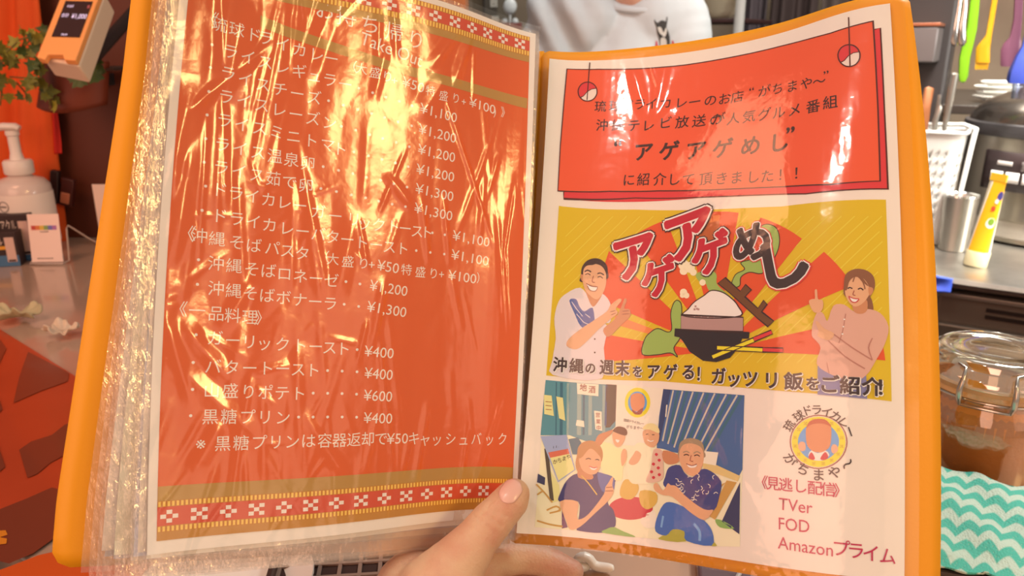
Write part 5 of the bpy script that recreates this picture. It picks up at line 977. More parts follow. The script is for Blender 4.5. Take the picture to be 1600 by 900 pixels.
["P","orange2",3,0,113.8,189.4,51.6,173.1,51.9,172.1,52.2,171,52.5,169.9,52.8,168.8,53.2,167.8],["P","orange2",3,0,117.7,186.8,101,111.2,104.2,111.2,107.4,111.3,110.6,111.5,113.8,111.9,117,112.5],["P","green",5,2,71.2,191,72.4,182.5,76.2,178.3,80.8,176.3,87.2,178.6,89.7,176.6,88.6,168.1,90.3,161.8,92.9,160.5,95.4,164.2,95.6,176.9,95.1,182.4,91.4,187.9,93.9,193,89.2,190.6,80.6,191.5],
["S","ink",6,2,1,0.5,71.2,191,72.4,182.5,76.2,178.3,80.8,176.3,87.2,178.6,89.7,176.6,88.6,168.1,90.3,161.8,92.9,160.5,95.4,164.2,95.6,176.9,95.1,182.4,91.4,187.9,93.9,193,89.2,190.6,80.6,191.5],["P","green",5,2,103.4,146.3,107.1,144.5,112.6,144.7,116.2,147.6,116.9,153.2,124.9,160.8,120.5,160.5,112.2,156.3,109.7,151.9,105.4,150.1],
["P","green",5,2,125.4,155.4,127.5,148.7,132.8,146.2,130.4,142.1,136.7,140.7,143.4,135.9,145.9,130,140.8,123.7,144.2,121.8,149.1,124.1,151.5,129.3,151.2,136.8,147.1,145.2,142.6,149.5,135.6,148.1,130.8,150.4,130.3,155.2],["S","ink",6,2,1,0.45,125.4,155.4,127.5,148.7,132.8,146.2,130.4,142.1,136.7,140.7,143.4,135.9,145.9,130,140.8,123.7,144.2,121.8,149.1,124.1,151.5,129.3,151.2,136.8,147.1,145.2,142.6,149.5,135.6,148.1,130.8,150.4,130.3,155.2],
["P","puff",6,2,98.8,140.1,98.4,141.8,97,142.9,95.1,142.9,93.3,142,92.2,140.4,92.1,138.6,93.1,137.2,94.8,136.6,96.7,137,98.2,138.3],["P","puff",6,2,102.7,141.9,102.3,143.6,100.9,144.7,99,144.7,97.3,143.8,96.2,142.2,96.1,140.4,97,139,98.7,138.4,100.6,138.8,102.1,140.2],
["P","puff",6,2,103.9,144.9,103.6,146,102.8,146.7,101.6,146.7,100.5,146.1,99.8,145.1,99.7,144,100.3,143.1,101.4,142.7,102.6,143,103.5,143.8],["P","puff",6,2,98.1,143.7,97.8,144.9,96.8,145.7,95.4,145.7,94.1,145.1,93.3,143.9,93.2,142.6,93.9,141.5,95.2,141.1,96.5,141.4,97.6,142.4],
["P","puff",6,2,109.8,151.5,109.6,152.4,108.8,153,107.7,153.1,106.7,152.6,106,151.6,106,150.6,106.5,149.8,107.5,149.4,108.6,149.7,109.5,150.4],["P","puff",6,2,98.6,156.2,98.2,157.3,97.3,158,96,158.1,94.8,157.5,94,156.5,94,155.3,94.6,154.3,95.8,153.9,97.1,154.1,98.1,155],
["P","puff",6,2,100,158.1,99.8,159,99,159.6,98,159.7,97,159.2,96.4,158.4,96.4,157.4,96.9,156.6,97.8,156.3,98.9,156.5,99.7,157.2],["P","puff",6,2,97.1,157.9,96.9,158.7,96.3,159.2,95.4,159.2,94.6,158.8,94.1,158.1,94.1,157.3,94.5,156.7,95.3,156.4,96.1,156.6,96.8,157.1],
["P","brown",7,0,117.2,152.6,121.7,149.8,130.8,158.3,133.8,154.8,137.2,158.1,133.7,161.6,141.2,168.5,144.2,164.3,146.1,166.7,143.3,170.5,149.9,175.8,146.8,178.6,141.4,174.1,133.6,166.9,124.8,158.8],["S","ink",8,0,1,0.5,117.2,152.6,121.7,149.8,130.8,158.3,133.8,154.8,137.2,158.1,133.7,161.6,141.2,168.5,144.2,164.3,146.1,166.7,143.3,170.5,149.9,175.8,146.8,178.6,141.4,174.1,133.6,166.9,124.8,158.8],
["P","ricew",8,2,96.9,169.7,99.8,165.9,103.4,162.2,109.3,158.9,113.7,156.4,120.4,158,126.4,162.3,130.1,166.7,131.7,171.9,115.2,172.2],["S","ink",9,2,1,0.6,96.9,169.7,99.8,165.9,103.4,162.2,109.3,158.9,113.7,156.4,120.4,158,126.4,162.3,130.1,166.7,131.7,171.9,115.2,172.2],
["P","mauve",9,0,103.7,164.2,104.9,164.3,104.9,165.4,103.7,165.3],["P","mauve",9,0,104.6,165.7,105.9,165.7,105.9,166.9,104.7,166.8],["P","mauve",9,0,103.1,165.8,104.3,165.9,104.4,167,103.2,167],["P","mauve",9,0,105.6,166,106.8,166.1,106.8,167.2,105.6,167.1],
["P","mauve",8,0,95.3,169.1,133.2,172.9,133.4,180.9,95.6,177.6],["S","ink",9,0,1,0.6,95.3,169.1,133.2,172.9,133.4,180.9,95.6,177.6],["P","black",8,0,91.7,176.7,112.4,178.6,136.9,181,136.7,184.6,132.9,184.4,130.9,189.3,126.2,194.4,118.3,196.5,110.1,195.5,101.5,190.2,97.1,184.2,95,182,91.5,181.2],
["P","yel",9,0,118.5,190,144.4,191.9,144.5,189.6,118.5,187.6],["S","ink",10,0,1,0.35,118.5,190,144.4,191.9,144.5,189.6,118.5,187.6],["P","scarlet",9,0,144.4,191.9,154.9,192.4,154.9,190.1,144.4,189.6],["S","ink",10,0,1,0.35,144.4,191.9,154.9,192.4,154.9,190.1,144.4,189.6],
["P","yel",9,0,116.5,194.9,140.2,186.4,139.2,184.2,115.4,192.7],["S","ink",10,0,1,0.35,116.5,194.9,140.2,186.4,139.2,184.2,115.4,192.7],["P","scarlet",9,0,139.9,186.3,149.5,182.6,148.6,180.5,138.9,184.1],["S","ink",10,0,1,0.35,139.9,186.3,149.5,182.6,148.6,180.5,138.9,184.1],
["T","ink",11,"ア",63.9,131.9,30,8.2,14],["T","ricew",12,"ア",63.9,131.9,30,6,14],["T","crimson",13,"ア",63.9,131.9,30,3.4,14],["T","ink",11,"ゲ",80.3,145.9,24,8.2,14],["T","ricew",12,"ゲ",80.3,145.9,24,6,14],["T","crimson",13,"ゲ",80.3,145.9,24,3.4,14],
["T","ink",11,"ア",97.8,121.2,33,8.2,14],["T","ricew",12,"ア",97.8,121.2,33,6,14],["T","crimson",13,"ア",97.8,121.2,33,3.4,14],["T","ink",11,"ゲ",112.1,134.6,25,8.2,14],["T","ricew",12,"ゲ",112.1,134.6,25,6,14],["T","crimson",13,"ゲ",112.1,134.6,25,3.4,14],
["T","scarlet",11,"め",136.2,130.9,24,7.4,4],["T","ricew",12,"め",136.2,130.9,24,5.6,4],["T","inkblack",13,"め",136.2,130.9,24,3.4,4],["T","scarlet",11,"し",153,144.4,30,7.4,14],["T","ricew",12,"し",153,144.4,30,5.6,14],["T","inkblack",13,"し",153,144.4,30,3.8,14],
["T","ricew",14,"沖",19.5,199.1,9.3,5,0],["T","inkblack",15,"沖",19.2,198.8,9.3,2.4,0],["T","ricew",14,"縄",30,199.2,9.3,5,0],["T","inkblack",15,"縄",29.7,198.9,9.3,2.4,0],["T","ricew",14,"の",39,200.1,7.2,5,0],["T","inkblack",15,"の",38.6,199.8,7.2,2.4,0],
["T","ricew",14,"週",49.2,199.1,9.3,5,0],["T","inkblack",15,"週",48.9,198.9,9.3,2.4,0],["T","ricew",14,"末",59.3,199.5,9.3,5,0],["T","inkblack",15,"末",59,199.2,9.3,2.4,0],["T","ricew",14,"を",69.1,201.3,7.2,5,0],["T","inkblack",15,"を",68.7,201.1,7.2,2.4,0],
["T","ricew",14,"ア",79.4,201.3,9.3,5,0],["T","inkblack",15,"ア",79,201,9.3,2.4,0],["T","ricew",14,"ゲ",90.3,201.6,9.3,5,0],["T","inkblack",15,"ゲ",90,201.4,9.3,2.4,0],["T","ricew",14,"る",101.8,201.8,9.3,5,0],["T","inkblack",15,"る",101.5,201.5,9.3,2.4,0],
["T","ricew",14,"！",110.6,202.9,9.3,5,0],["T","inkblack",15,"！",110.3,202.6,9.3,2.4,0],["T","ricew",14,"ガ",120.3,204.3,9.3,5,0],["T","inkblack",15,"ガ",120,204.1,9.3,2.4,0],["T","ricew",14,"ッ",129.3,205.9,9.3,5,0],["T","inkblack",15,"ッ",129,205.6,9.3,2.4,0],
["T","ricew",14,"ツ",138.4,205.9,9.3,5,0],["T","inkblack",15,"ツ",138.2,205.7,9.3,2.4,0],["T","ricew",14,"リ",149.7,206.7,9.3,5,0],["T","inkblack",15,"リ",149.4,206.5,9.3,2.4,0],["T","ricew",14,"飯",160.3,207.2,9.3,5,0],["T","inkblack",15,"飯",160.1,206.9,9.3,2.4,0],
["T","ricew",14,"を",169.4,208.2,7.2,5,0],["T","inkblack",15,"を",169.2,208,7.2,2.4,0],["T","ricew",14,"ご",176.6,208.2,9.3,5,0],["T","inkblack",15,"ご",176.4,208,9.3,2.4,0],["T","ricew",14,"紹",185.8,208.4,9.3,5,0],["T","inkblack",15,"紹",185.5,208.2,9.3,2.4,0],
["T","ricew",14,"介",195.2,208.5,9.3,5,0],["T","inkblack",15,"介",195,208.3,9.3,2.4,0],["T","ricew",14,"！",201.2,208.6,9.3,5,0],["T","inkblack",15,"！",201,208.3,9.3,2.4,0],["P","shirtw",6,1,29.2,151.5,20.7,155.3,15.6,160.9,13.6,171.5,15.3,183.3,14.1,196.6,15,205.2,46.1,205.7,46.4,187.7,48.6,175.9,46.6,173,50,171.5,49.2,160.4,43.2,154.5,40.7,158.3,35.4,156.9],
["P","skin2",7,1,32.8,151,43.2,154.5,40.8,160.5,37.8,162.8,34.3,156.9],["P","bluegrey",7,1,22.6,159.7,27,158.7,29.4,163.1,32.8,166,38,163.6,39.5,173.9,34.6,176,30.6,174.7,26.6,167.7],["S","shirtw",8,0,0,0.5,24.2,160.4,27.6,164.7,31.8,169],
["S","shirtw",8,0,0,0.5,27.8,167.7,32.8,172.7,36.8,174],["S","shirtw",8,0,0,0.5,33.3,167.4,36.6,169.6],["P","hairdark",7,2,29.3,144.3,29.6,138.9,32.2,135,36.6,133.1,41.4,133.6,45.4,136.7,46.6,140.9,45.9,146.2,29.8,148],["P","skin",8,2,30.6,145,30.8,140.1,33,137.7,36.8,137.2,38.7,136.6,42.3,137.8,44.7,140.5,45.8,144,45.8,150,43.8,155.3,40.7,158.3,37.5,157.3,33.3,153.7,31,149.2],
["P","skin2",8,2,28.9,143.5,30.5,143.7,31.1,147.7,29.7,146.8],["P","ricew",9,1,33.4,149.1,36.6,150.5,40.3,150.9,39.3,153.1,35.8,152.7],["S","brownred",10,1,0,0.5,33,148.8,36.6,150.4,40.6,150.8],["S","brownred",10,1,0,0.4,33.7,150,35.8,153,39.3,153.4,40.6,151.1],
["S","ink",9,1,0,0.55,32.1,143.4,33.7,142.7,35.5,143.6],["S","ink",9,1,0,0.55,40.3,144.8,42,144.3,43.7,145.5],["S","hairdark",9,1,0,0.8,31.5,141.6,33.5,140.6,35.8,141.6],["S","hairdark",9,1,0,0.8,40,142.6,42.2,142.2,44.4,143.5],
["S","brownred",9,1,0,0.5,37.5,144,36.8,147.5,38.7,148.1],["P","skin2",9,1,47.3,180.3,45.8,176,53.1,170,56.7,162.7,58.5,158,60,159.1,58.5,163.9,62,164.5,62.5,168.9,57.2,173.7,50.4,180.3],["P","skin",10,1,22.8,187.5,23.8,183,31.5,176.4,39,171.4,47.4,165.6,49.5,161.9,54.9,158,56.5,159.4,53.1,163.9,54.5,166.8,49.9,170.3,42.4,176.8,35,184.4,29.1,189],
["S","brownred",11,0,0,0.35,49.7,165.9,52.8,165.3],["S","brownred",11,0,0,0.35,50.3,167.8,53.2,166.7],["S","brownred",11,0,0,0.35,57.6,165.6,61.5,165.4],["S","brownred",11,0,0,0.35,57.4,167.4,61.8,167.2],["P","ink",8,0,39.9,182,40.8,182,40.9,182.8,39.9,182.9],
["P","ink",8,0,40.3,190,41.2,190,41.3,190.9,40.3,190.9],["P","jeans",6,0,171.3,198.9,177,202.8,186.6,205.7,192.6,202.5,192.9,214.3,171.2,213.2],["P","hairb",6,1,194,163.3,195.7,165.1,196.4,170.7,194.2,170.3,193.2,166.4],["P","knit",7,1,178.6,168.8,183.4,168.1,188.2,171.7,193.1,170.1,199.3,171.9,203,178.7,201,187.3,197,195.4,192.6,203,186.6,206,177,203.1,170.9,198.1,172.7,190.1,170.4,186.2,168.7,183.9,169.1,177.7,171.4,171.7,174.1,172.8,175.9,176.5],
["P","skin2",8,1,187.4,168,193.2,165.2,193.7,170.3,191.5,172.6,188.2,172],["P","hairb",8,2,183.6,157.8,184.4,152.7,187.5,150.2,190.8,149.7,194.3,150.8,196.9,153.8,197.2,159.1,195.1,163.9,193.8,166.4,184.2,164.1],["P","skin",9,2,184.3,157.8,186.1,154.2,189.7,153.3,192.9,155.4,194.7,159.2,194.7,162.6,192.7,166.2,189.9,168.7,187.4,168.8,185.1,165.9,184,162.2],
["P","skin2",9,2,194.4,159.2,196.3,159.5,196.3,161.6,194.7,163.3],["P","hairb",10,1,183.8,160.3,184.8,154.6,189.1,152.5,191.8,154.2,194.5,158.7,191.8,156.5,189.7,154,187.4,154.6,185.8,156.8,184.9,160.5],["S","hairb",11,1,0,0.5,190.8,153.3,192.6,158.3,192.8,160.2],
["S","hairb",11,1,0,0.5,188.6,153.4,187.6,156.5],["P","ricew",10,1,185.7,164,187.8,165,189.9,165.2,188.6,166.8,186.8,166.3],["S","crimson",11,1,0,0.45,185.5,163.9,187.8,165,190.1,165.2],["S","crimson",11,1,0,0.45,185.7,164.3,186.8,166.5,188.6,167,190.1,165.4],
["S","ink",10,1,0,0.6,185.2,160,186.2,159.4,187.3,160],["S","ink",10,1,0,0.6,189.7,160.3,191,159.7,192.1,160.7],["S","brownred",10,1,0,0.4,188.1,160.9,187.5,163,188.6,163.4],["P","skin",9,1,170.1,160.6,171.2,160.4,171.6,165.1,173.7,165.8,173.9,169.6,172.2,172.2,169.3,171.4,167.3,166.3,169.1,165,170.2,164.8],
["P","skin",9,1,170.4,177.1,171.6,176.7,174.4,180.2,178.8,182.9,177.1,185.9,174.4,185.8,171.3,184,171.8,181.5],["S","knitd",9,1,0,0.6,178.8,183.3,186.9,189.8,195.4,195.4],["S","knitd",9,1,0,0.6,176.2,186.4,183.6,194.2,192.1,199.8],
["S","knitd",9,1,0,0.5,195.6,184.6,193.9,189.5,195.4,195.4],["S","knitd",9,1,0,0.35,184.1,172.8,182.7,181.4,180.9,187.6],["S","knitd",9,1,0,0.35,175.4,197.4,176.4,202.8],["P","ricew",10,0,183.1,175.3,183.8,175.3,183.8,176,183.1,176],
["P","ricew",10,0,182.7,179,183.3,179,183.3,179.7,182.7,179.7],["P","ricew",10,0,182.2,182.7,182.9,182.6,182.9,183.4,182.2,183.4],],
 'snapshot': [
["P","floorc",1,0,10.7,208.5,55.4,209,98.9,211.5,134.8,214.2,134.1,252,132.7,283.3,132.4,289.9,119,291.5,69.8,292.9,36.2,293.1,10.4,293,10.8,257.4],["P","teal",2,0,10.7,208.5,56,209.1,56.3,232.4,49.9,238.2,43.1,243.6,33.6,241.4,27.7,239.6,9.9,240.9],
["P","tealD",3,0,19.9,209.3,21.7,209.3,23.4,239.9,21.6,239.8],["P","tealL",3,0,24.1,209.3,25.5,209.3,27.1,239.7,25.7,239.5],["P","tealL",3,0,30.7,209.3,33.3,209.4,34.7,239.2,32.1,239.1],["P","tealD",3,0,34.3,209.4,35.5,209.4,36.8,239,35.6,238.9],
["P","tealL",3,0,37.9,209.4,40,209.5,41.2,238.7,39.1,238.7],["P","tealL",3,0,46.6,209.6,48.5,209.7,49.5,238.2,47.6,238.1],["P","tealD",3,0,17.2,209.3,17.9,209.3,19.7,240.2,19,240],["P","brownD",4,0,48.9,208.9,55.5,209.1,55.6,229.7,52.1,233.7,49.5,233.9],
["P","shutB",4,0,48.5,209.5,49.7,209.4,50,232.7,48.8,232.8],["P","wallp",3,0,55.5,209.1,85.4,210.9,83.1,226,81.7,233.5,80.1,243,56.1,243.3,55.6,230.8],["P","yelp",5,0,10.2,217.3,15.1,217.4,17.4,229.2,11.3,228.5],["P","yelp",5,0,18,217.7,22.2,218.2,24.6,231.5,20.6,230.3],
["S","brownred",6,0,0,0.35,11.5,221.2,15.4,221.2],["S","brownred",6,0,0,0.35,11.7,223.4,15.5,223.5],["S","brownred",6,0,0,0.35,11.9,225.7,15.7,225.7],["P","papp",6,0,30.4,209,44.2,209.1,44.3,216.1,31,215.4],["T","brownred",7,"地",34.6,211.4,4.6,0.8,0],
["T","brownred",7,"酒",40.2,212.3,4.6,0.8,0],["P","papp",6,0,42,224.5,46.8,224.9,47.5,235.9,43.3,235.3],["T","brownred",7,"営",44.5,226.9,3,0.5,0],["T","brownred",7,"業",44.9,230.6,3,0.5,0],["T","brownred",7,"中",45.3,234.3,3,0.5,0],
["P","papp",5,0,31.6,230.5,36,230.8,36.5,234.4,31.1,233.8],["P","yel",4,0,77.3,218.6,77.1,220.8,76.3,222.8,75.1,224.6,73.4,226,71.5,226.9,69.4,227.3,67.3,227.1,65.3,226.3,63.6,225,62.2,223.3,61.3,221.3,61,219.1,61.2,216.8,61.9,214.7,63.1,212.9,64.8,211.5,66.7,210.6,68.8,210.3,70.9,210.5,72.9,211.3,74.7,212.6,76.1,214.4,77,216.4],
["P","sky",5,0,75.2,218.6,75,220.3,74.5,221.8,73.5,223.1,72.3,224.1,70.9,224.8,69.3,225.1,67.7,224.9,66.3,224.3,65,223.4,64,222.1,63.3,220.6,63.1,219,63.2,217.3,63.8,215.8,64.7,214.5,65.9,213.4,67.3,212.7,68.9,212.5,70.5,212.7,72,213.3,73.2,214.2,74.2,215.5,74.9,217],
["P","shisa",6,2,64.7,215.6,67.7,213.6,71.4,213.8,73.5,216,73.4,220.9,69.9,224,65.6,222.2],["P","brownred",7,1,65.6,222.7,68.7,224.3,69.9,223.4,72.9,221.7,71.8,225.2,67.5,225.4],["T","ink",5,"琉",61.6,229.1,1.9,0.3,0],["T","ink",5,"球",63.2,229.3,1.9,0.3,0],
["T","ink",5,"ド",64.8,229.5,1.9,0.3,0],["T","ink",5,"ラ",66.4,229.7,1.9,0.3,0],["T","ink",5,"イ",68,230,1.9,0.3,0],["T","ink",5,"カ",69.6,230.2,1.9,0.3,0],["T","ink",5,"レ",71.2,230.4,1.9,0.3,0],["T","ink",5,"ー",72.8,230.6,1.9,0.3,0],
["T","ink",5,"が",63.5,232.7,2.1,0.3,0],["T","ink",5,"ち",65.7,232.8,2.1,0.3,0],["T","ink",5,"ま",67.9,233,2.1,0.3,0],["T","ink",5,"や",70.1,233.1,2.1,0.3,0],["T","ink",5,"～",72.3,233.2,2.1,0.3,0],["P","shut",3,0,85.4,210.9,134.8,214.2,134.1,252,131.8,256,111.6,249.5,99.6,246.2,82,244,83.1,226],
["S","shutL",4,0,0,1,91.8,211.6,85.7,239.7],["S","tealD",4,0,0,1.6,94.8,211.8,88.6,239.6],["S","shutL",4,0,0,1,97.7,212,89.1,241.1],["S","tealD",4,0,0,1.6,100.6,212.2,92,241],["S","shutL",4,0,0,1,104.3,212.4,93,242.8],["S","tealD",4,0,0,1.6,107.2,212.6,95.9,242.6],
["S","shutL",4,0,0,1,110.9,212.9,96.9,244.4],["S","tealD",4,0,0,1.6,113.7,213.1,99.8,244.2],["S","shutL",4,0,0,1,117.7,213.3,101,246.1],["S","tealD",4,0,0,1.6,120.5,213.5,103.9,245.9],["S","shutL",4,0,0,1,124.5,213.8,105.2,247.8],
["S","tealD",4,0,0,1.6,127.2,214,108.1,247.6],["S","shutL",4,0,0,1,130.8,214.2,109.1,249.4],["S","tealD",4,0,0,1.6,133.4,214.4,112,249.2],["P","shutD",5,0,85.4,210.9,90.3,211.3,87.1,225.9,84,239.7,81.9,241.9],["P","papp",6,0,87.6,219.7,88.4,219.7,87.8,226.4,87.1,226.4],
["P","wood",6,0,110.4,249.6,118.5,250.3,132.9,255.2,131.6,258,111.6,253],["P","wood2",5,0,125.3,258,131,258.5,118.6,278.3,115.1,277],["P","wood2",5,0,121.4,260.7,124.8,259,115.2,269],["P","navyD",5,0,132.9,258.3,132.3,283.9,122.5,278.7,128,267.8],
["P","papp",7,0,112.1,243.8,120.5,244.1,119.1,250.9,111.3,250.1],["P","brownD",5,0,12.8,248.4,15.1,248.3,20.6,277.4,18.3,277.5],["P","yelp",4,0,16.8,260,23.1,268.5,24.2,277.1,19.2,278.8],["P","navyD",4,0,10,262.9,14.5,264.8,14.5,269.1,9.8,267.8],
["P","greyl",6,0,9.9,241.4,25.9,239.5,32.3,259.1,22.4,266.9],["P","scarl2",7,0,15.3,250.4,27.2,247.4,28.3,250.2,16.7,253.4],["P","yelp",7,0,16.7,253.4,28.3,250.2,31.8,258.9,22.6,265.9],["T","ink",8,"が",19.9,255.4,3,0.4,0],
["T","ink",8,"ち",22.6,254.3,3,0.4,0],["T","ink",8,"ま",25.2,253.1,3,0.4,0],["T","ink",8,"や",27.8,252,3,0.4,0],["T","ink",8,"1",18.8,247.1,2,0.2,0],["T","ink",8,"1",20.5,246.7,2,0.2,0],["T","ink",8,".",22.2,246.2,2,0.2,0],["P","tealD",5,0,27.2,241.9,33,240.6,35.1,243.5,32.9,250.3,30.1,250.5],
["S","wood2",5,1,0,0.9,9.4,268.9,14.9,273.5,19.7,278.5],["S","wood2",5,1,0,0.9,10.4,274.8,13.6,272.5],["S","wood2",5,1,0,0.9,16.7,283.1,22.1,280.5,24.5,282.5,18.5,284.6],["S","wood2",5,1,0,0.9,11.5,289.3,19.4,290.9,26.7,291.4],
["P","tan",5,1,62.6,262.2,67.4,262.9,71,264.7,70.5,268.9,66.4,272.9,60.5,272.1,59.8,267.7],["P","tan",5,1,72.2,267.7,81.8,267.7,82.6,273,77.4,277.2,72.6,275],["P","redc",4,1,80.1,276.3,79.4,278.4,77.3,280.4,74,282.1,70,283.3,65.6,284,61.3,283.9,57.6,283.2,54.9,281.8,53.4,279.9,53.3,277.9,54.7,275.8,57.3,273.9,61,272.4,65.2,271.5,69.7,271.3,73.8,271.7,77.2,272.8,79.3,274.4],
["P","wallp",4,1,72.5,283.3,80.7,277.3,82.6,285.2,76.1,287.2],["P","creamy",6,1,43.7,243.5,47.7,242.2,53.7,242.9,56.1,244.6,62.1,246.2,63.7,251.4,61.2,255.9,60.3,262.9,52,261.9,47.7,256.9],["P","skin2",7,1,43.4,243.6,45.2,238.5,49.3,236.6,54,234.9,53.5,237.1,49.4,240.7,46.9,244.1],
["P","skin",7,2,54.4,236.3,61.8,237.4,61,241.9,58,244.5,55.1,242.5],["P","capd",8,1,54.3,235.2,57.1,232.9,61.7,233.5,63.3,236,61.9,237.8,55.8,236.3],["P","ricew",8,1,56,240.3,58.6,240.6,57.4,242.1],["P","skin",8,1,59.8,248.5,61.5,245.2,63.3,246.7,63.2,251.5,60.6,254.9],
["P","creamy2",6,1,69.8,241.5,75.3,241.7,80.2,243.6,86.3,244,94.8,246.4,96.3,250.5,90,252.1,85.4,250.1,86.7,257.2,81.7,262.3,71.6,264.1,65.6,263,62.9,253.6,66.3,245.9],["P","floral",7,1,80.2,244.6,85.7,244.9,86.4,251.1,86.5,259.3,81.7,262.3,75.7,262.2,78.6,254.7],
["P","redc",8,1,81,247.2,82,246.3,83.1,247.1,82.1,248.1],["P","redc",8,1,82.8,250.2,83.9,249.3,85,250.1,83.9,251.1],["P","redc",8,1,79.2,252.6,80.3,251.6,81.4,252.4,80.4,253.4],["P","redc",8,1,82.3,254.4,83.4,253.5,84.5,254.3,83.4,255.3],
["P","redc",8,1,78.1,256.8,79.2,255.9,80.3,256.7,79.2,257.7],["P","redc",8,1,83,258,84.1,257.1,85.2,257.9,84.1,258.9],["P","redc",8,1,79.4,259.8,80.5,258.9,81.6,259.7,80.5,260.7],["P","skin2",7,1,86.3,244.8,95.4,246.4,96.1,250.5,90,252.1,86.4,250],
["P","skin",8,1,67.6,248,69.3,245.8,72.4,247.7,70.7,252.1,67.1,253.9,64.7,252.5],["P","skin",7,2,73.6,234.3,82.6,234.5,83.2,239.7,80.1,243.3,76.5,242.8,74,240.2],["P","capl",8,1,73,233.6,75.3,230.8,79.8,230.3,83.1,232.6,83.4,235.5,77.7,233.8],
["S","ricew",8,1,0,0.5,76.2,239.5,78.2,240.2,80.1,239.7],["S","ink",8,0,0,0.4,75.1,236.5,76.6,236.2],["S","ink",8,0,0,0.4,79,236.5,80.6,236.4],["P","hairb2",7,2,32.9,250.3,33.3,246.4,35.8,243.3,40.9,241.8,45.7,243.4,48.5,248.1,47.6,253.6,43.4,249.6,37.9,257.6,34,260.1,32.3,255.8],
["P","skin",8,2,34.2,251.3,38,246.4,43.2,246.8,47.2,250.9,47.4,255.8,45.5,259.7,42.7,261,38.6,260.3,35.4,257.2],["P","hairb2",9,1,34,252.4,36.2,246.8,40.8,244.5,45.6,246.4,47.9,251.4,44.5,248.2,41.5,246.4,39.2,247.5,36.5,251.1],
["P","ricew",9,1,40.8,256.5,43.5,257.2,45.4,256.6,44.3,258.2,42,258.2],["S","redc",10,1,0,0.4,40.5,256.4,43.5,257.2,45.5,256.5],["S","ink",9,1,0,0.5,38.3,252.7,40,252,41.4,252.5],["S","ink",9,1,0,0.5,44.1,252.6,45.5,252.2,46.5,252.8],
["P","skin2",7,1,35,257.3,42.7,261,42.2,263.8,34.2,263.3],["P","navy",6,1,33.3,261.2,27.5,265.5,24.1,272.8,23.8,277.7,34.9,276.8,35.8,284.8,35,291.3,36.2,293,50.2,292.7,57.5,288,56.1,279.7,52.5,275.8,55.7,265.9,56.7,262.1,49.6,260,43.8,259.5,40.5,263.4],
["P","bluegrey",7,1,45.6,260.3,49.6,260,56.1,262.2,55.2,270.2,48.8,269.7],["S","tan",8,1,0,0.7,36.1,262.1,40.6,266.1,46,272.1],["P","purple",5,0,25.6,282.4,29.5,291.7,26.2,292.6],["P","skin",8,1,24.2,277.6,34.5,276.8,34.7,284.3,35.9,286.7,41.4,283.2,49.8,271.8,50.8,267.6,52.7,264.6,54.4,261.8,55.5,261.9,55,266,56,269.6,53,274.7,45.3,282.3,37,290.5,31.2,292.7,28.2,287.6],
["S","brownred",9,0,0,0.35,51.3,267.6,55.1,267],["S","brownred",9,0,0,0.35,50.9,269.5,55.5,269.1],["P","olive2",7,1,50.2,292.7,52.4,290.4,56.4,288.9,62.2,290.6,69.8,292.9],["P","navy2",7,1,90.1,253.7,96.7,252,99.8,255.8,104.8,258,110.4,253.4,115.7,253.8,122.2,258.7,121.1,266.5,118,273.6,109.4,274.4,103.5,270.6,98.7,267,92.7,267,86.8,263.4,87.7,259.2],
["S","papp",8,1,0,0.35,106.3,266.9,105.9,268.2,104.4,268.5],["S","papp",8,1,0,0.35,105.2,270.1,106.5,269.1,107.8,269.7],["S","papp",8,1,0,0.35,94.3,259.3,95.9,259.6,95.9,260.9],["S","papp",8,1,0,0.35,103.2,255.6,101.6,256.1,100.7,255.1],
["S","papp",8,1,0,0.35,109,259.4,108.3,258.2,109.4,257.2],["S","papp",8,1,0,0.35,107.4,255.2,105.8,254.8,105.9,253.5],["S","papp",8,1,0,0.35,98.1,262.6,97.8,264,96.2,264.3],["S","papp",8,1,0,0.35,110.2,262,111.2,263.1,110.2,264.2],
["S","papp",8,1,0,0.35,106.2,268.1,105.6,269.5,104,269.6],["S","papp",8,1,0,0.35,97.1,262.2,98.6,261.5,99.7,262.4],["S","papp",8,1,0,0.35,117.9,265.3,119.2,264.4,120.4,265],["S","papp",8,1,0,0.35,114.4,260.7,115.8,261.3,115.4,262.6],
["S","papp",8,1,0,0.35,109.2,264.1,108.1,265.2,106.7,264.9],["S","papp",8,1,0,0.35,97.2,262.5,95.5,262.9,94.7,261.8],["S","papp",8,1,0,0.35,98.4,260.4,96.8,260.9,95.9,259.9],["S","papp",8,1,0,0.35,114.8,264.1,114.5,265.5,113,265.7],
["S","papp",8,1,0,0.35,98.7,263.2,99.1,264.5,97.9,265.4],["S","papp",8,1,0,0.35,96.5,264.4,98,265,97.6,266.3],["S","papp",8,1,0,0.35,104.4,261.2,104,259.9,105.3,259],["S","papp",8,1,0,0.35,111.7,266.1,111.1,264.9,112.3,264],
["S","papp",8,1,0,0.35,100.4,265.1,99.7,266.4,98.1,266.3],["S","papp",8,1,0,0.35,103.3,256.1,103.4,257.5,101.9,258.1],["S","papp",8,1,0,0.35,117.8,258,117.2,256.7,118.4,255.8],["S","papp",8,1,0,0.35,109.1,266.9,107.5,267.3,106.7,266.2],
["S","papp",8,1,0,0.35,107.5,255.9,109,256.4,108.8,257.7],["P","jeans2",6,1,86.9,273.6,92.7,272.1,103.5,275,112.2,279.5,116.8,284.3,116.4,291.5,101.1,291,99.9,286.3,92.8,286.1,88.6,289.8,82.1,288.4,82.6,281.7],["S","jeansl",7,1,0,1.6,105.8,281.7,109.3,285.2,109.3,290],
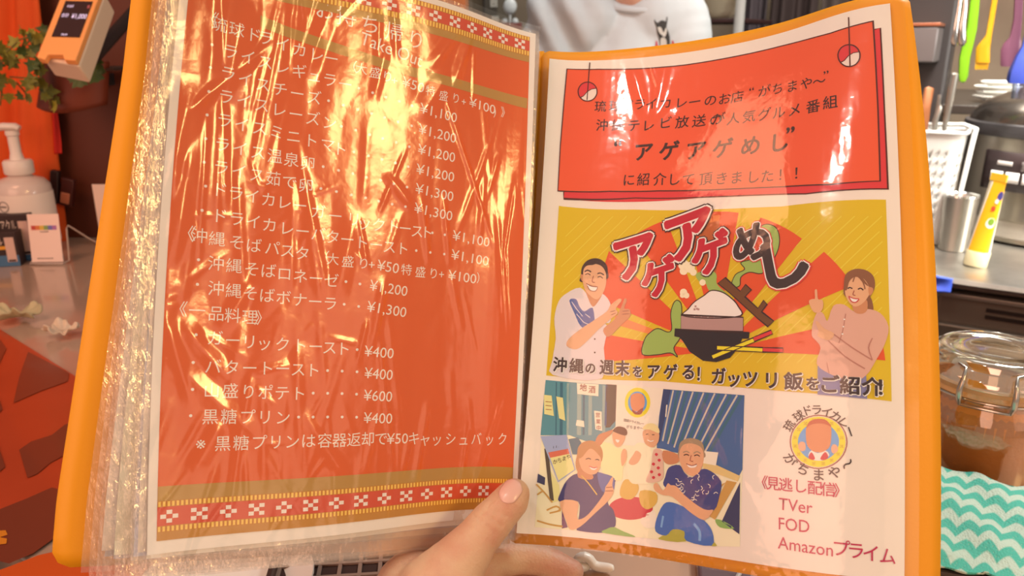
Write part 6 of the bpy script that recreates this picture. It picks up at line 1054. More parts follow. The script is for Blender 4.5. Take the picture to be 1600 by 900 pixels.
["S","jeansl",7,1,0,1.2,86.8,279.7,85.6,285.9],["P","skin",9,1,80.6,263.9,82.9,262.5,86.6,266.3,89.6,262.2,91.4,263,95,263.3,99.9,267.4,109.4,272.7,114.2,273.9,117.7,273.6,112.2,279.2,102.3,275.3,92.7,269.2,86.6,268.7,81.8,266.9],
["P","hairg",7,2,96,244.3,97.4,239.6,103.1,237.3,110,238.8,112.1,243.5,111.6,247.5,96.7,248.4],["P","skin",8,2,96.7,244.8,99.5,240.9,105.5,240.3,110.7,242.6,111.8,248.5,109.3,254.7,104.8,257.2,100,255.3,97,250.4],["P","ricew",9,1,101.5,251.2,104.5,251.8,107.6,251,106.7,252.6,103.1,252.9],
["S","brownred",10,1,0,0.4,101.1,251,104.5,251.8,107.8,250.8],["S","ink",9,1,0,0.55,99.4,246.7,101.1,246.1,102.8,246.6],["S","ink",9,1,0,0.55,106,246.6,107.8,246,109.4,246.7],["S","hairg",9,1,0,0.6,99,245.2,101.1,244.5,103,245.2],
["S","hairg",9,1,0,0.6,105.6,245.3,107.7,244.3,109.9,245.2],["S","brownred",9,1,0,0.45,104.2,246.4,103.5,249.2,105.4,249.5],["P","olive3",5,1,84.2,292.3,88,289.2,99.9,280.8,104,282.4,100.8,291.3],["P","olive3",5,1,116,288.7,119.6,291.2,114.5,291.5],
["P","olive2",5,1,118.6,278.3,123,278.3,129.6,281.4,121.3,281.8],],
 'emblem': [
["S","brownred",2,0,1,0.45,183.9,235.3,183.7,237.5,183.1,239.7,182.2,241.7,180.9,243.6,179.4,245.2,177.6,246.6,175.6,247.7,173.5,248.4,171.4,248.8,169.2,248.8,167,248.3,165,247.6,163.1,246.4,161.5,244.9,160.2,243.2,159.2,241.2,158.6,239.1,158.4,236.9,158.6,234.6,159.2,232.4,160.2,230.3,161.6,228.4,163.2,226.7,165.1,225.3,167.1,224.3,169.3,223.6,171.5,223.3,173.7,223.4,175.8,223.9,177.8,224.7,179.6,225.9,181.1,227.4,182.3,229.1,183.2,231,183.7,233.1],
["P","yel",1,0,183.3,235.4,183.1,237.4,182.5,239.5,181.7,241.4,180.5,243.2,179,244.8,177.3,246.1,175.4,247.1,173.4,247.8,171.4,248.1,169.3,248.1,167.2,247.7,165.3,246.9,163.5,245.9,162,244.5,160.8,242.8,159.8,241,159.3,238.9,159.1,236.8,159.3,234.7,159.8,232.6,160.8,230.6,162.1,228.8,163.6,227.2,165.4,225.9,167.4,224.9,169.4,224.3,171.5,224,173.6,224.1,175.6,224.5,177.5,225.3,179.2,226.4,180.6,227.8,181.8,229.5,182.6,231.3,183.1,233.3],
["P","sky",2,0,180.5,235.5,180.3,237.1,179.9,238.6,179.3,240.1,178.3,241.4,177.2,242.6,175.9,243.6,174.5,244.4,173,244.9,171.4,245.1,169.8,245.1,168.2,244.8,166.8,244.3,165.4,243.4,164.3,242.4,163.3,241.2,162.7,239.8,162.2,238.2,162.1,236.7,162.2,235.1,162.7,233.5,163.4,232,164.3,230.6,165.5,229.4,166.9,228.5,168.3,227.7,169.9,227.2,171.5,227,173.1,227.1,174.6,227.4,176.1,228,177.3,228.8,178.4,229.9,179.3,231.1,180,232.5,180.4,234],
["P","golddark2",3,0,181,236.9,181.4,236.9,181.4,237.3,181,237.3],["P","golddark2",3,0,181.9,236.9,182.3,236.8,182.3,237.2,181.9,237.2],["P","golddark2",3,0,181,237.9,181.4,237.9,181.4,238.2,181,238.3],["P","golddark2",3,0,181.9,237.8,182.3,237.8,182.3,238.2,181.9,238.2],
["P","golddark2",3,0,181.4,237.4,181.9,237.3,181.9,237.7,181.4,237.7],["P","golddark2",3,0,179.4,240.8,179.9,240.8,179.9,241.1,179.4,241.2],["P","golddark2",3,0,180.3,240.7,180.8,240.7,180.7,241.1,180.3,241.1],["P","golddark2",3,0,179.4,241.8,179.8,241.7,179.8,242.1,179.4,242.1],
["P","golddark2",3,0,180.3,241.7,180.7,241.7,180.7,242,180.3,242.1],["P","golddark2",3,0,179.9,241.3,180.3,241.2,180.3,241.6,179.8,241.6],["P","golddark2",3,0,176.5,243.9,177,243.8,177,244.2,176.5,244.2],["P","golddark2",3,0,177.4,243.8,177.9,243.8,177.9,244.1,177.4,244.2],
["P","golddark2",3,0,176.5,244.8,176.9,244.8,176.9,245.2,176.5,245.2],["P","golddark2",3,0,177.4,244.8,177.8,244.7,177.8,245.1,177.4,245.1],["P","golddark2",3,0,177,244.3,177.4,244.3,177.4,244.7,176.9,244.7],["P","golddark2",3,0,172.7,245.7,173.2,245.7,173.2,246,172.7,246.1],
["P","golddark2",3,0,173.6,245.6,174.1,245.6,174.1,246,173.6,246],["P","golddark2",3,0,172.7,246.7,173.2,246.6,173.2,247,172.7,247],["P","golddark2",3,0,173.6,246.6,174.1,246.6,174.1,246.9,173.6,247],["P","golddark2",3,0,173.2,246.2,173.6,246.1,173.6,246.5,173.2,246.5],
["P","golddark2",3,0,168.6,246,169,245.9,169,246.3,168.6,246.3],["P","golddark2",3,0,169.5,245.9,170,245.9,170,246.2,169.5,246.3],["P","golddark2",3,0,168.6,247,169,246.9,169,247.3,168.6,247.3],["P","golddark2",3,0,169.5,246.9,169.9,246.9,169.9,247.2,169.5,247.3],
["P","golddark2",3,0,169,246.4,169.5,246.4,169.5,246.8,169,246.8],["P","golddark2",3,0,164.7,244.7,165.2,244.6,165.2,245,164.7,245],["P","golddark2",3,0,165.6,244.6,166.1,244.6,166.1,244.9,165.6,245],["P","golddark2",3,0,164.7,245.6,165.2,245.6,165.2,246,164.7,246],
["P","golddark2",3,0,165.6,245.6,166.1,245.5,166.1,245.9,165.6,245.9],["P","golddark2",3,0,165.2,245.1,165.6,245.1,165.6,245.5,165.2,245.5],["P","golddark2",3,0,161.7,241.9,162.2,241.9,162.2,242.3,161.7,242.3],["P","golddark2",3,0,162.7,241.9,163.1,241.8,163.1,242.2,162.7,242.2],
["P","golddark2",3,0,161.7,242.9,162.2,242.9,162.2,243.2,161.7,243.3],["P","golddark2",3,0,162.7,242.8,163.1,242.8,163.1,243.2,162.6,243.2],["P","golddark2",3,0,162.2,242.4,162.7,242.3,162.7,242.7,162.2,242.7],["P","golddark2",3,0,160.1,238.1,160.5,238.1,160.5,238.5,160.1,238.5],
["P","golddark2",3,0,161,238.1,161.5,238.1,161.5,238.4,161,238.5],["P","golddark2",3,0,160.1,239.1,160.5,239.1,160.5,239.5,160.1,239.5],["P","golddark2",3,0,161,239.1,161.5,239.1,161.5,239.4,161,239.5],["P","golddark2",3,0,160.5,238.6,161,238.6,161,239,160.5,239],
["P","golddark2",3,0,160.1,233.9,160.6,233.9,160.6,234.3,160.1,234.3],["P","golddark2",3,0,161.1,233.9,161.5,233.9,161.5,234.2,161.1,234.3],["P","golddark2",3,0,160.1,234.9,160.6,234.9,160.6,235.3,160.1,235.3],["P","golddark2",3,0,161.1,234.9,161.5,234.9,161.5,235.2,161.1,235.3],
["P","golddark2",3,0,160.6,234.4,161.1,234.4,161.1,234.8,160.6,234.8],["P","golddark2",3,0,161.8,230,162.3,230,162.3,230.3,161.8,230.4],["P","golddark2",3,0,162.7,229.9,163.2,229.9,163.2,230.3,162.7,230.3],["P","golddark2",3,0,161.8,231,162.3,231,162.3,231.3,161.8,231.4],
["P","golddark2",3,0,162.7,230.9,163.2,230.9,163.2,231.3,162.7,231.3],["P","golddark2",3,0,162.3,230.5,162.7,230.4,162.7,230.8,162.3,230.8],["P","golddark2",3,0,164.8,226.9,165.3,226.9,165.3,227.2,164.8,227.2],["P","golddark2",3,0,165.8,226.8,166.3,226.8,166.3,227.2,165.8,227.2],
["P","golddark2",3,0,164.8,227.9,165.3,227.8,165.3,228.2,164.8,228.2],["P","golddark2",3,0,165.8,227.8,166.3,227.8,166.3,228.2,165.8,228.2],["P","golddark2",3,0,165.3,227.4,165.8,227.3,165.8,227.7,165.3,227.7],["P","golddark2",3,0,168.8,225.1,169.2,225.1,169.2,225.5,168.8,225.5],
["P","golddark2",3,0,169.7,225.1,170.2,225,170.2,225.4,169.7,225.4],["P","golddark2",3,0,168.8,226.1,169.2,226.1,169.2,226.4,168.8,226.5],["P","golddark2",3,0,169.7,226.1,170.2,226,170.2,226.4,169.7,226.4],["P","golddark2",3,0,169.2,225.6,169.7,225.6,169.7,225.9,169.2,226],
["P","golddark2",3,0,172.9,224.9,173.4,224.9,173.4,225.3,172.9,225.3],["P","golddark2",3,0,173.9,224.9,174.3,224.9,174.3,225.2,173.9,225.2],["P","golddark2",3,0,172.9,225.9,173.4,225.9,173.4,226.3,172.9,226.3],["P","golddark2",3,0,173.8,225.9,174.3,225.8,174.3,226.2,173.8,226.2],
["P","golddark2",3,0,173.4,225.4,173.9,225.4,173.9,225.7,173.4,225.8],["P","golddark2",3,0,176.7,226.3,177.2,226.3,177.2,226.7,176.7,226.7],["P","golddark2",3,0,177.6,226.3,178.1,226.3,178.1,226.6,177.6,226.7],["P","golddark2",3,0,176.7,227.3,177.2,227.3,177.2,227.7,176.7,227.7],
["P","golddark2",3,0,177.6,227.3,178.1,227.2,178.1,227.6,177.6,227.6],["P","golddark2",3,0,177.2,226.8,177.6,226.8,177.6,227.1,177.2,227.2],["P","golddark2",3,0,179.6,229.1,180,229.1,180,229.4,179.6,229.5],["P","golddark2",3,0,180.5,229.1,180.9,229,180.9,229.4,180.5,229.4],
["P","golddark2",3,0,179.5,230.1,180,230.1,180,230.4,179.5,230.5],["P","golddark2",3,0,180.4,230,180.9,230,180.9,230.4,180.4,230.4],["P","golddark2",3,0,180,229.6,180.5,229.5,180.4,229.9,180,229.9],["P","golddark2",3,0,181.1,232.8,181.5,232.8,181.5,233.2,181.1,233.2],
["P","golddark2",3,0,182,232.8,182.4,232.7,182.4,233.1,181.9,233.1],["P","golddark2",3,0,181,233.8,181.5,233.8,181.5,234.1,181,234.2],["P","golddark2",3,0,181.9,233.7,182.4,233.7,182.4,234.1,181.9,234.1],["P","golddark2",3,0,181.5,233.3,181.9,233.3,181.9,233.6,181.5,233.6],
["P","ricew",4,1,166.8,243,168.2,240.5,171.1,241.5,174.5,240.1,176.2,242.1,174.2,244.3,171.4,245.1,168.5,244.7],["P","redc",5,1,166.9,243.9,168,241.4,169.1,242.3,169.8,244.3,168.5,244.9],["P","redc",5,1,172.2,244.2,173.7,241.3,174.8,241,175.7,243,174.2,244.5],
["P","shisa",5,2,166,229.5,167.4,227,169.5,225.6,172.4,225.2,175.2,225.9,177,228.6,177.1,233.8,176.3,238.1,174,240.4,171.4,241.2,168.5,240.5,166.4,238.1,165.8,233.9],["P","brown2",6,1,166,229.8,167.3,226.8,169.5,225.5,172.4,225,175.3,225.8,177.2,228.6,175.2,227.7,171.8,227.2,168.3,228],
["P","shisa2",4,2,162.4,237.8,163.6,236.5,165.3,237,165.6,240,163.9,241.1,162.4,239.9],["P","shisa2",4,2,177.1,238.1,178.2,236.8,179.7,237.6,179.9,239.7,178.2,241.3,177.1,240.2],],
}
border = []
for t0, t1, r0, r1, s0, s1 in ((3.2, 6, 6, 12.6, 12.6, 16), (273.2, 276, 276, 284.6, 284.6, 287.4)):
    border.append(['R', 'red', 2, 4, r0, 206, r1])
    for a, b in ((t0, t1), (s0, s1)):
        border.append(['R', 'golddark', 2, 4, a, 206, b])
        border += [['R', 'tick', 3, 4.4+k*2, a+.25, 5.5+k*2, b-.25] for k in range(101)]
border += [['R', 'olive', 2, 4, 16, 206, 20], ['R', 'olive', 2, 4, 266.4, 206, 273.2], ['R', 'olivegold', 2, 4, 287.4, 206, 291.2]]
for k in range(15):
    for u, v, q in ((9.3+k*13.42, 280.4, k % 2), (198.8-k*13.42, 9.4, (k+1) % 2)):
        for a, b in ([(-1, -1), (1, -1), (0, 0), (-1, 1), (1, 1)] if q else [(-1.05, 0), (1.05, 0), (0, -1.05), (0, 1.05)]):
            cu, cv = u+a*2.55, v+b*1.9; border.append(['R', 'cream', 3, cu-1.25, cv-.95, cu+1.25, cv+.95])
print_mesh('printed_field', ART['field'], SL, left_sheet)
print_mesh('printed_border_pattern', [x for x in border if x[4] < 100]+ART['border'], SL, left_sheet)
print_mesh('printed_border_pattern', [x for x in border if x[4] >= 100], SL, left_sheet)
print_mesh('lettering', ART['llet'], SL, left_sheet)
print_mesh('heading_print', ART['heading'], SR, right_sheet)
print_mesh('lettering', ART['rlet'], SR, right_sheet)
print_mesh('picture_print', ART['picture'], SR, right_sheet)
print_mesh('photograph_print', ART['snapshot'], SR, right_sheet)
print_mesh('emblem_print', ART['emblem'], SR, right_sheet)
# wrinkled film over the two top sheets
FL = [(-2.9,97.4,47.6,40.1,4.5,1.6),(17.2,9.0,23.5,74.1,4,1.2),(23.2,71.0,29.0,134.9,3.5,0.9),(53.3,4.7,54.9,58.2,3,0.7),(76.6,6.1,62.1,63.7,6,1.6),(98.8,11.7,100.8,46.6,2.5,0.7),(105.8,4.8,110.5,41.2,2.5,0.7),(152.3,4.1,129.2,41.0,5,1.3),(157.4,10.3,143.6,52.8,5,1.2),(158.8,15.7,160.9,57.2,1.6,0.6),(123.8,85.5,109.3,123.3,6,-1.0),(125.8,121.4,108.0,102.1,4,1.2),(128.9,110.2,136.8,153.1,3,0.9),(143.1,108.5,150.2,152.2,2.5,0.8),(104.4,204.3,111.2,158.5,4,1.1),(150.2,152.2,161.3,188.7,3,0.5),(189.1,126.9,197.3,187.6,2,0.5),(9.1,67.7,-0.4,135.1,9,1.8),(30.3,24.0,24.9,77.1,10,1.8),(5.9,206.1,54.7,250.5,7,1.0),(10.7,187.3,35.1,218.4,6,1.2),(70.0,231.4,96.4,272.3,5,1.0),(32.7,234.1,19.0,261.4,6,1.0),(111.0,232.1,101.7,272.7,3,0.7),(2.7,181.5,18.0,230.8,5,1.1),(45.0,163.0,28.2,193.0,5,0.9),(122.2,232.4,123.9,288.6,1.4,0.5),(11.0,92.6,6.7,162.5,6,1.3),(93.7,125.0,84.4,177.5,7,1.0),(68.9,127.5,77.7,177.8,4,0.8),(42.3,250.1,44.8,281.4,2,0.5),(142.5,38.2,124.4,71.0,8,1.2)]
r_ = np.random.RandomState(5)
for i in range(70):
    u, v = r_.uniform(0, 205), r_.uniform(-20, 280); a = r_.normal(0, .22); L = r_.uniform(25, 110)
    FL.append((u, v, u+L*math.sin(a), v+L*math.cos(a), r_.uniform(1.3, 3.8), r_.uniform(.2, .85)))
for i in range(30):
    u, v = r_.uniform(0, 90), r_.uniform(100, 290); a = r_.uniform(-1.6, 1.6); L = r_.uniform(10, 45)
    FL.append((u, v, u+L*math.sin(a), v+L*math.cos(a), r_.uniform(1.2, 3), r_.uniform(.15, .5)))
def film_left(U, V_):
    calm = np.clip((205-U)/60, .35, 1)*np.clip(1-(U-62)/45, .42, 1)
    h = waves(U, V_, .55, 58, 6, 21, 1.8)*calm+waves(U, V_, .14, 15, 7, 4, 2.5)*calm+np.abs(waves(U, V_, .34, 34, 5, 77, 1.6))*calm+folds(U, V_, FL)
    edge = np.clip(np.minimum(np.minimum(U+4, 214-U), np.minimum(V_+5, 310-V_))/8, 0, 1)
    return toworld(lifted(SL, U, V_, 1.3+np.maximum(h*edge+.9*edge, 0)))
sheet_mesh('pocket', film_left, -3.5, -5, 212.5, 308.5, film, MENU, 220, 290)
FR = [(53.9,1.6,67.4,45.3,5,0.9),(66.0,0.6,75.5,28.8,3,0.8),(77.5,-0.2,70.9,50.0,5,0.8),(90.5,-0.3,96.3,27.8,3,0.4),(11.1,39.3,23.2,62.8,4,0.5),(85.5,34.7,67.2,56.1,6,0.8),(51.9,163.0,32.7,224.4,3,0.5),(130.4,252.6,115.1,225.3,4,0.6),(130.4,252.6,156.9,239.9,3,0.5),(130.4,252.6,144.1,271.9,3,0.5),(130.4,252.6,107.8,272.3,3,0.4),(130.4,252.6,147.4,254.6,3,0.5),(130.4,252.6,133.7,221.6,3,0.4),(160.0,224.1,140.8,253.5,4,0.5),(111.0,215.1,133.9,254.0,4,0.5)]
for i in range(16):
    u, v = r_.uniform(0, 205), r_.uniform(-5, 250); a = r_.normal(0, .15); L = r_.uniform(20, 60)
    FR.append((u, v, u+L*math.sin(a), v+L*math.cos(a), r_.uniform(1.5, 4), r_.uniform(.06, .2)))
def film_right(U, V_):
    h = (waves(U, V_, .32, 80, 6, 9, 1.5)+waves(U, V_, .03, 18, 6, 8, 1.5)+folds(U, V_, FR))*np.clip((205-U)/25, .05, 1)
    h = h+waves(U, V_, .40, 6, 7, 31, .6)*np.clip((V_-296)/3, 0, 1)
    return toworld(lifted(SR, U, V_, 1.2+np.maximum(h+.5, 0)))
sheet_mesh('pocket', film_right, -4, -4, 216, 303, film_r, MENU, 150, 200)
# ---------------------------------------------------------------- people
def organic(chains, voxel, smooth_it, balls=()):
    """one continuous skin grown over tapered limbs: returns world vertices and faces"""
    b = MB()
    for pts in chains:
        for (p, r), (q, s) in zip(pts[:-1], pts[1:]):
            p, q = Vector(p), Vector(q); L = (q-p).length; n = max(2, int(L/(min(r, s)*.35)))
            for i in range(n+1):
                t = i/n; b.ball(p.lerp(q, t), r+(s-r)*t, 0, 18)
    for c, r, sc, M in balls: b.ball(Vector(c), r, 0, 24, M, sc)
    me = bpy.data.meshes.new('skin_cage'); me.from_pydata([tuple(p) for p in b.v], [], b.f)
    o = bpy.data.objects.new('skin_cage', me); COL.objects.link(o)
    m = o.modifiers.new('r', 'REMESH'); m.mode = 'VOXEL'; m.voxel_size = voxel
    s = o.modifiers.new('s', 'SMOOTH'); s.factor = .5; s.iterations = smooth_it
    dg = bpy.context.evaluated_depsgraph_get(); dg.update(); ev = bpy.data.meshes.new_from_object(o.evaluated_get(dg))
    V = np.empty(len(ev.vertices)*3); ev.vertices.foreach_get('co', V); F = [list(p.vertices) for p in ev.polygons]
    N = np.empty(len(ev.vertices)*3); ev.vertices.foreach_get('normal', N)
    bpy.data.objects.remove(o); bpy.data.meshes.remove(me); bpy.data.meshes.remove(ev)
    return V.reshape(-1, 3), F, N.reshape(-1, 3)
def skin_material(name, rgb, red):
    m = mat(name, rgb, .46, spec=.4, bump=.25, bscale=700)
    nt = m.node_tree; bs = nt.nodes['Principled BSDF']
    tc = nt.nodes.new('ShaderNodeTexCoord'); n = nt.nodes.new('ShaderNodeTexNoise'); n.inputs['Scale'].default_value = 42; n.inputs['Detail'].default_value = 4
    nt.links.new(tc.outputs['Object'], n.inputs['Vector']); r = nt.nodes.new('ShaderNodeValToRGB')
    r.color_ramp.elements[0].position = .35; r.color_ramp.elements[1].position = .68
    r.color_ramp.elements[0].color = srgb(rgb)+(1,); r.color_ramp.elements[1].color = srgb(red)+(1,)
    nt.links.new(n.outputs['Fac'], r.inputs['Fac']); nt.links.new(r.outputs['Color'], bs.inputs['Base Color'])
    bs.inputs['Subsurface Weight'].default_value = .12; bs.inputs['Subsurface Radius'].default_value = (.006, .002, .001); bs.inputs['Subsurface Scale'].default_value = 1.0
    return m
# ---- the reader's hand
def H_(px, py, z): return Vector(toworld(np.array([[(px-800)/FOC*z, (py-450)/FOC*z, z]]))[0])
skin_h = skin_material('hand_skin', under_lamp((218,140,98)), under_lamp((206,114,80)))
chains = [
 [(H_(804,772,441), .0088), (H_(797,783,440), .0105), (H_(776,806,437), .0113), (H_(765,818,436), .0119), (H_(742,846,433), .0126), (H_(716,880,431), .0160), (H_(680,930,428), .0225), (H_(645,990,420), .026)],   # thumb
 [(H_(645,990,420), .026), (H_(615,1090,396), .027), (H_(590,1250,340), .029), (H_(560,1500,270), .034), (H_(520,1900,205), .038)],                                             # wrist and forearm
 [(H_(648,925,446), .0235), (H_(690,955,465), .019), (H_(742,905,481), .0140)], [(H_(645,985,425), .025), (H_(700,945,470), .018), (H_(738,930,486), .0145)],
 [(H_(735,900,482), .0150), (H_(768,872,486), .0122), (H_(815,870,491), .0104), (H_(842,874,492), .0098), (H_(866,882,492), .0092), (H_(893,893,491), .0078)],                       # forefinger
 [(H_(738,930,488), .0140), (H_(780,918,499), .0122), (H_(822,910,506), .0104), (H_(850,912,506), .0097), (H_(876,919,503), .0088), (H_(897,928,500), .0075)],
 [(H_(730,900,502), .0135), (H_(775,850,517), .0115), (H_(815,815,523), .0100), (H_(845,798,521), .0093), (H_(870,786,516), .0086), (H_(890,780,512), .0073)],
 [(H_(715,895,506), .0130), (H_(740,830,524), .0105), (H_(768,785,530), .0088), (H_(787,762,529), .0082), (H_(803,746,525), .0076), (H_(815,736,521), .0066)],
 [(H_(645,985,425), .025), (H_(690,940,476), .017), (H_(715,895,502), .014)], [(H_(648,925,446), .0235), (H_(738,905,482), .0145), (H_(730,900,500), .0140), (H_(715,895,506), .013)]]
V, F, N = organic(chains, .0012, 9)
# creases and knuckle swell: real relief in the skin
def crease(V, N, pts, w, d):
    for a, b_ in zip(pts[:-1], pts[1:]):
        a, b_ = np.array(a), np.array(b_); ab = b_-a; L = ab @ ab
        t = np.clip(((V-a) @ ab)/L, 0, 1); dist = np.linalg.norm(V-(a+t[:, None]*ab), axis=1)
        V = V-N*(d*np.exp(-(dist/w)**2))[:, None]
    return V
BV = BVHTree.FromPolygons([tuple(v) for v in V], F)
def on_hand(px, py):
    d = ray(px, py).normalized(); h = BV.ray_cast(EYE, d)
    return (h[0], h[1]) if h[0] is not None else (H_(px, py, 430), -d)
for line, w, d in (([(752,782),(762,790),(776,800),(792,806)], .0009, .0006), ([(744,794),(756,800),(770,810),(784,822)], .0010, .0008), ([(748,789),(762,796),(778,806)], .0007, .0004), ([(740,806),(750,812),(762,822),(774,834)], .0009, .0005), ([(766,786),(780,797)], .0007, .0004)):
    V = crease(V, N, [on_hand(x, y)[0] for x, y in line], w, d)
HAND = thing('hand', "reader's hand holding the menu, thumb on the left page and forefinger behind the fold", 'hand', H_(645,990,420))
hand_o = link_mesh('skin', V, F, [skin_h], None, HAND)
BV = BVHTree.FromPolygons([tuple(v) for v in V], F)
# thumbnail: a thin plate lying on the thumb's end
nail_m = mat('nail', under_lamp((230,142,112)), .28, spec=.5, coat=.3)
nc = (797, 769); ax_ = np.array([.60, -.80]); pr_ = np.array([.80, .60]); vs = []; fs = []; nn = 16
for i in range(nn+1):
    for j in range(nn+1):
        a, b_ = i/nn*2-1, j/nn*2-1
        k = (1-abs(b_)**4*.25); L_ = 20.5 if a > 0 else 19; Wd_ = 15.5*(1-.18*max(0, -a)**2)*math.sqrt(max(0, 1-(max(0, abs(a)-.45)/.58)**2*.75))
        q = np.array(nc)+ax_*a*L_*(1-.16*b_*b_)+pr_*b_*Wd_
        p, n_ = on_hand(*q); vs.append(p+n_*(.0005-.0006*max(0, -a)**6-.0005*abs(b_)**5))
for i in range(nn):
    for j in range(nn): fs.append([i*(nn+1)+j, (i+1)*(nn+1)+j, (i+1)*(nn+1)+j+1, i*(nn+1)+j+1])
nl = link_mesh('thumbnail', np.array([tuple(p) for p in vs]), fs, [nail_m], None, HAND); sd = nl.modifiers.new('solid', 'SOLIDIFY'); sd.thickness = .0006; sd.offset = 0
# ---- the staff member behind the counter
skin_s = skin_material('staff_skin', (222,180,156), (210,158,134)); shirt_m = mat('white_cotton', (202,207,209), .8, bump=.12, bscale=500); jean_m = mat('staff_trousers', (54,58,72), .8)
PE = thing('staff_person', 'staff person in a white t-shirt with a black animal print, standing behind the counter', 'person', (.2, 1.76, 0))
nk = Vector((.262, 1.735, 1.285)); hd_ = Vector((.275, 1.715, 1.46))
sh = [Vector((.095, 1.735, 1.245)), Vector((.345, 1.745, 1.245))]; el = [Vector((.035, 1.70, 1.02)), Vector((.405, 1.72, 1.0))]; wr = [Vector((.09, 1.50, .93)), Vector((.33, 1.50, .92))]
hip = [Vector((.12, 1.78, .80)), Vector((.28, 1.78, .80))]; kn = [Vector((.11, 1.76, .44)), Vector((.29, 1.76, .44))]; an = [Vector((.10, 1.80, .08)), Vector((.30, 1.80, .08))]
ch = [[(nk, .052), (hd_+Vector((0, .01, -.05)), .05)], [(nk+Vector((-.03, .03, -.10)), .075), (Vector((.2, 1.78, .95)), .09)]]
for i, sg in ((0, -1), (1, 1)):
    ch += [[(sh[i], .045), (el[i], .036), (wr[i], .025)], [(hip[i], .075), (kn[i], .052), (an[i], .036)], [(an[i]+Vector((0, .01, -.04)), .034), (an[i]+Vector((0, -.16, -.05)), .028)]]
    pm = wr[i]+Vector((-.01*sg, -.055, -.012)); ch.append([(wr[i], .024), (pm, .026)])
    for k, (dx, L_) in enumerate(((-.024, .062), (-.008, .074), (.008, .070), (.023, .055))): q = pm+Vector((dx, -.02, 0)); ch.append([(q, .0095), (q+Vector((dx*.2, -L_*.6, -.006)), .0085), (q+Vector((dx*.2, -L_*.9, -.028)), .007)])
    ch.append([(wr[i]+Vector((-.02*sg, -.03, 0)), .012), (pm+Vector((-.045*sg, -.01, .0)), .010), (pm+Vector((-.052*sg, -.035, -.006)), .008)])
hb = [(hd_+Vector((0, .01, .015)), .1, (.76, .92, 1.12), None), (hd_+Vector((0, -.05, -.06)), .055, (.9, .8, .9), None), (hd_+Vector((0, -.094, -.005)), .017, (.8, 1, 1.4), None), (hd_+Vector((-.077, .015, .0)), .026, (.35, .8, 1.2), None), (hd_+Vector((.077, .015, .0)), .026, (.35, .8, 1.2), None)]
V, F, N = organic(ch, .006, 4, hb); link_mesh('body', V, F, [skin_s], None, PE)
eye_w, eye_d = mat('eye_white', (236,232,226), .3), mat('eye_dark', (36,24,20), .3)
for sg in (-1, 1): b = MB(); b.ball(hd_+Vector((sg*.031, -.076, .022)), .0125, 0, 16, None, (1.2, .6, .65)); b.ball(hd_+Vector((sg*.031, -.0845, .022)), .005, 1, 12, None, (1, .5, 1)); b.build('eye', [eye_w, eye_d], PE)
b = MB(); b.tube([hd_+Vector((x, -.083+abs(x)*.35, -.045+abs(x)*.12)) for x in np.linspace(-.026, .026, 9)], [.002, .0045, .0055, .006, .006, .006, .0055, .0045, .002], 8); b.build('mouth', mat('lips', (186,110,96), .5), PE)
b = MB()
def hair_fn(u, v):
    a = 2*PI*u; e = -.25+(PI/2+.25)*v+ (.75*max(0, -math.sin(a)))*(1-v)
    r = 1.07+.02*math.sin(a*17); return hd_+Vector((0, .012, .02))+Vector((.078*r*math.cos(a)*math.cos(e), .094*r*math.sin(a)*math.cos(e), .114*r*math.sin(e)))
b.grid(hair_fn, 60, 16); b.build('hair', mat('black_hair', (30,24,24), .4, bump=.5, bscale=200, stretch=(1, 1, .1)), PE, solid=.008)
# shirt: torso, slack sleeves, folds
cs = [[(nk+Vector((-.005, .012, -.045)), .060), (Vector((.225, 1.76, 1.10)), .128), (Vector((.21, 1.77, .95)), .132), (Vector((.205, 1.77, .80)), .138)], [(sh[0]+Vector((.05, .0, -.01)), .078), (sh[0], .064), (sh[0].lerp(el[0], .75), .066)], [(sh[1]+Vector((-.05, 0, -.01)), .078), (sh[1], .064), (sh[1].lerp(el[1], .75), .064)],
      [(Vector((.15, 1.765, 1.12)), .10), (Vector((.145, 1.775, .80)), .105)], [(Vector((.285, 1.765, 1.12)), .10), (Vector((.265, 1.775, .80)), .105)]]
V, F, N = organic(cs, .006, 5)
f_ = .009*np.sin((V[:, 0]*.8+V[:, 2]*.55)*95+3*np.sin(V[:, 0]*9))*np.exp(-((V[:, 0]-.08)/.09)**2)+.005*np.sin(V[:, 0]*70+2*np.sin(V[:, 2]*14))*np.clip((1.22-V[:, 2])*6, 0, 1)+.003*np.sin(V[:, 0]*33-V[:, 2]*40)
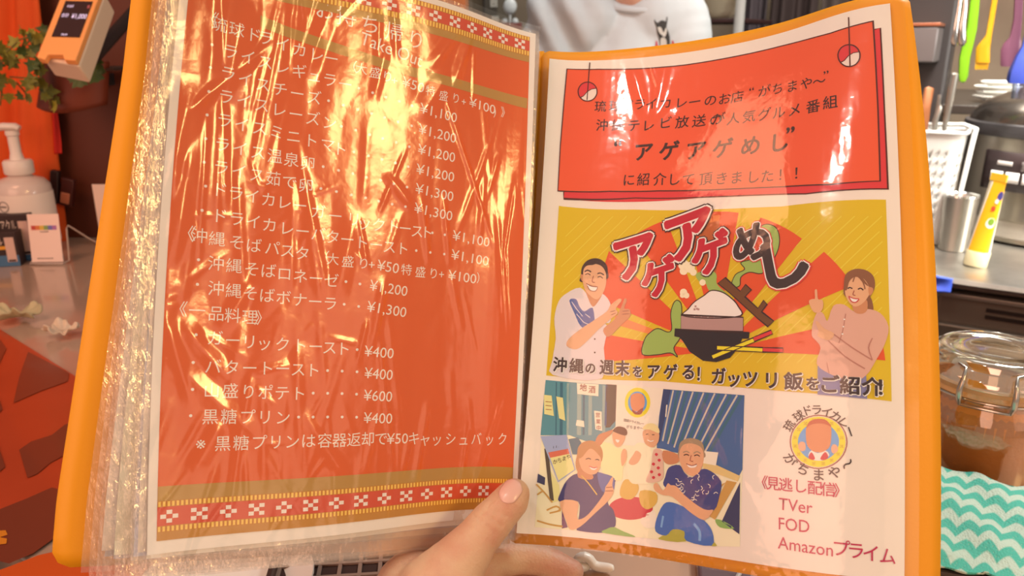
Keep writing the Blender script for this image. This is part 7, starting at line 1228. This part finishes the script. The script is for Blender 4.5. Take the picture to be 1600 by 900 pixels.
V = V+N*f_[:, None]
link_mesh('shirt', V, F, [shirt_m], None, PE)
BS = BVHTree.FromPolygons([tuple(v) for v in V], F)
b = MB(); b.tube([nk+Vector((.064*math.cos(a)-.004, .004+.060*math.sin(a), -.012+.018*math.sin(a))) for a in np.linspace(0, 2*PI, 33)], .006, 8); b.build('collar', shirt_m, PE)
tq = [[(hip[0]+Vector((.04, 0, .06)), .115), (hip[1]+Vector((-.04, 0, .06)), .115)]]
for i in (0, 1): tq.append([(hip[i]+Vector((0, 0, .02)), .095), (kn[i], .068), (an[i], .055)])
V, F, N = organic(tq, .008, 3); link_mesh('trousers', V, F, [jean_m], None, PE)
# print on the chest: seen flat on the cloth
pr_b, pr_w, pr_r = mat('shirt_print_black', (62,60,58), .7), mat('shirt_print_white', (222,220,212), .7), mat('shirt_print_red', (196,60,76), .7)
def chest(pts, lift):
    c = pts; v2, f2 = fill(c); out = []
    for x, y in v2:
        d = ray(x, y).normalized(); h = BS.ray_cast(EYE, d); p = h[0] if h[0] is not None else P(x, y, 1.63); out.append(p-d*lift)
    return out, f2
cr = lambda l: [(1000+x/8, y/8) for x, y in l]
b = MB()
for l, mi, lf in ((smooth_loop(cr([(182,235),(200,272),(225,285),(258,258),(300,258),(322,270),(333,215),(345,220),(338,290),(332,340),(355,400),(372,470),(370,560),(345,600),(345,720),(240,720),(250,560),(240,480),(215,400),(208,340),(185,280)]), 1), 0, .0015),
    (smooth_loop(cr([(222,345),(245,335),(268,350),(285,390),(300,400),(315,360),(330,350),(335,400),(318,450),(300,462),(275,440),(250,420),(230,385)]), 1), 1, .0025), (smooth_loop(cr([(262,480),(300,470),(328,500),(335,560),(318,620),(290,720),(262,720),(255,560)]), 1), 1, .0025),
    (cr([(190,600),(200,510),(212,512),(232,600)]), 2, .0015), (cr([(398,600),(402,505),(415,508),(450,600)]), 2, .0015)):
    vs, f2 = chest(l, lf); b.add(vs, f2, mi)
b.build('chest_print', [pr_b, pr_w, pr_r], PE, smooth=False)
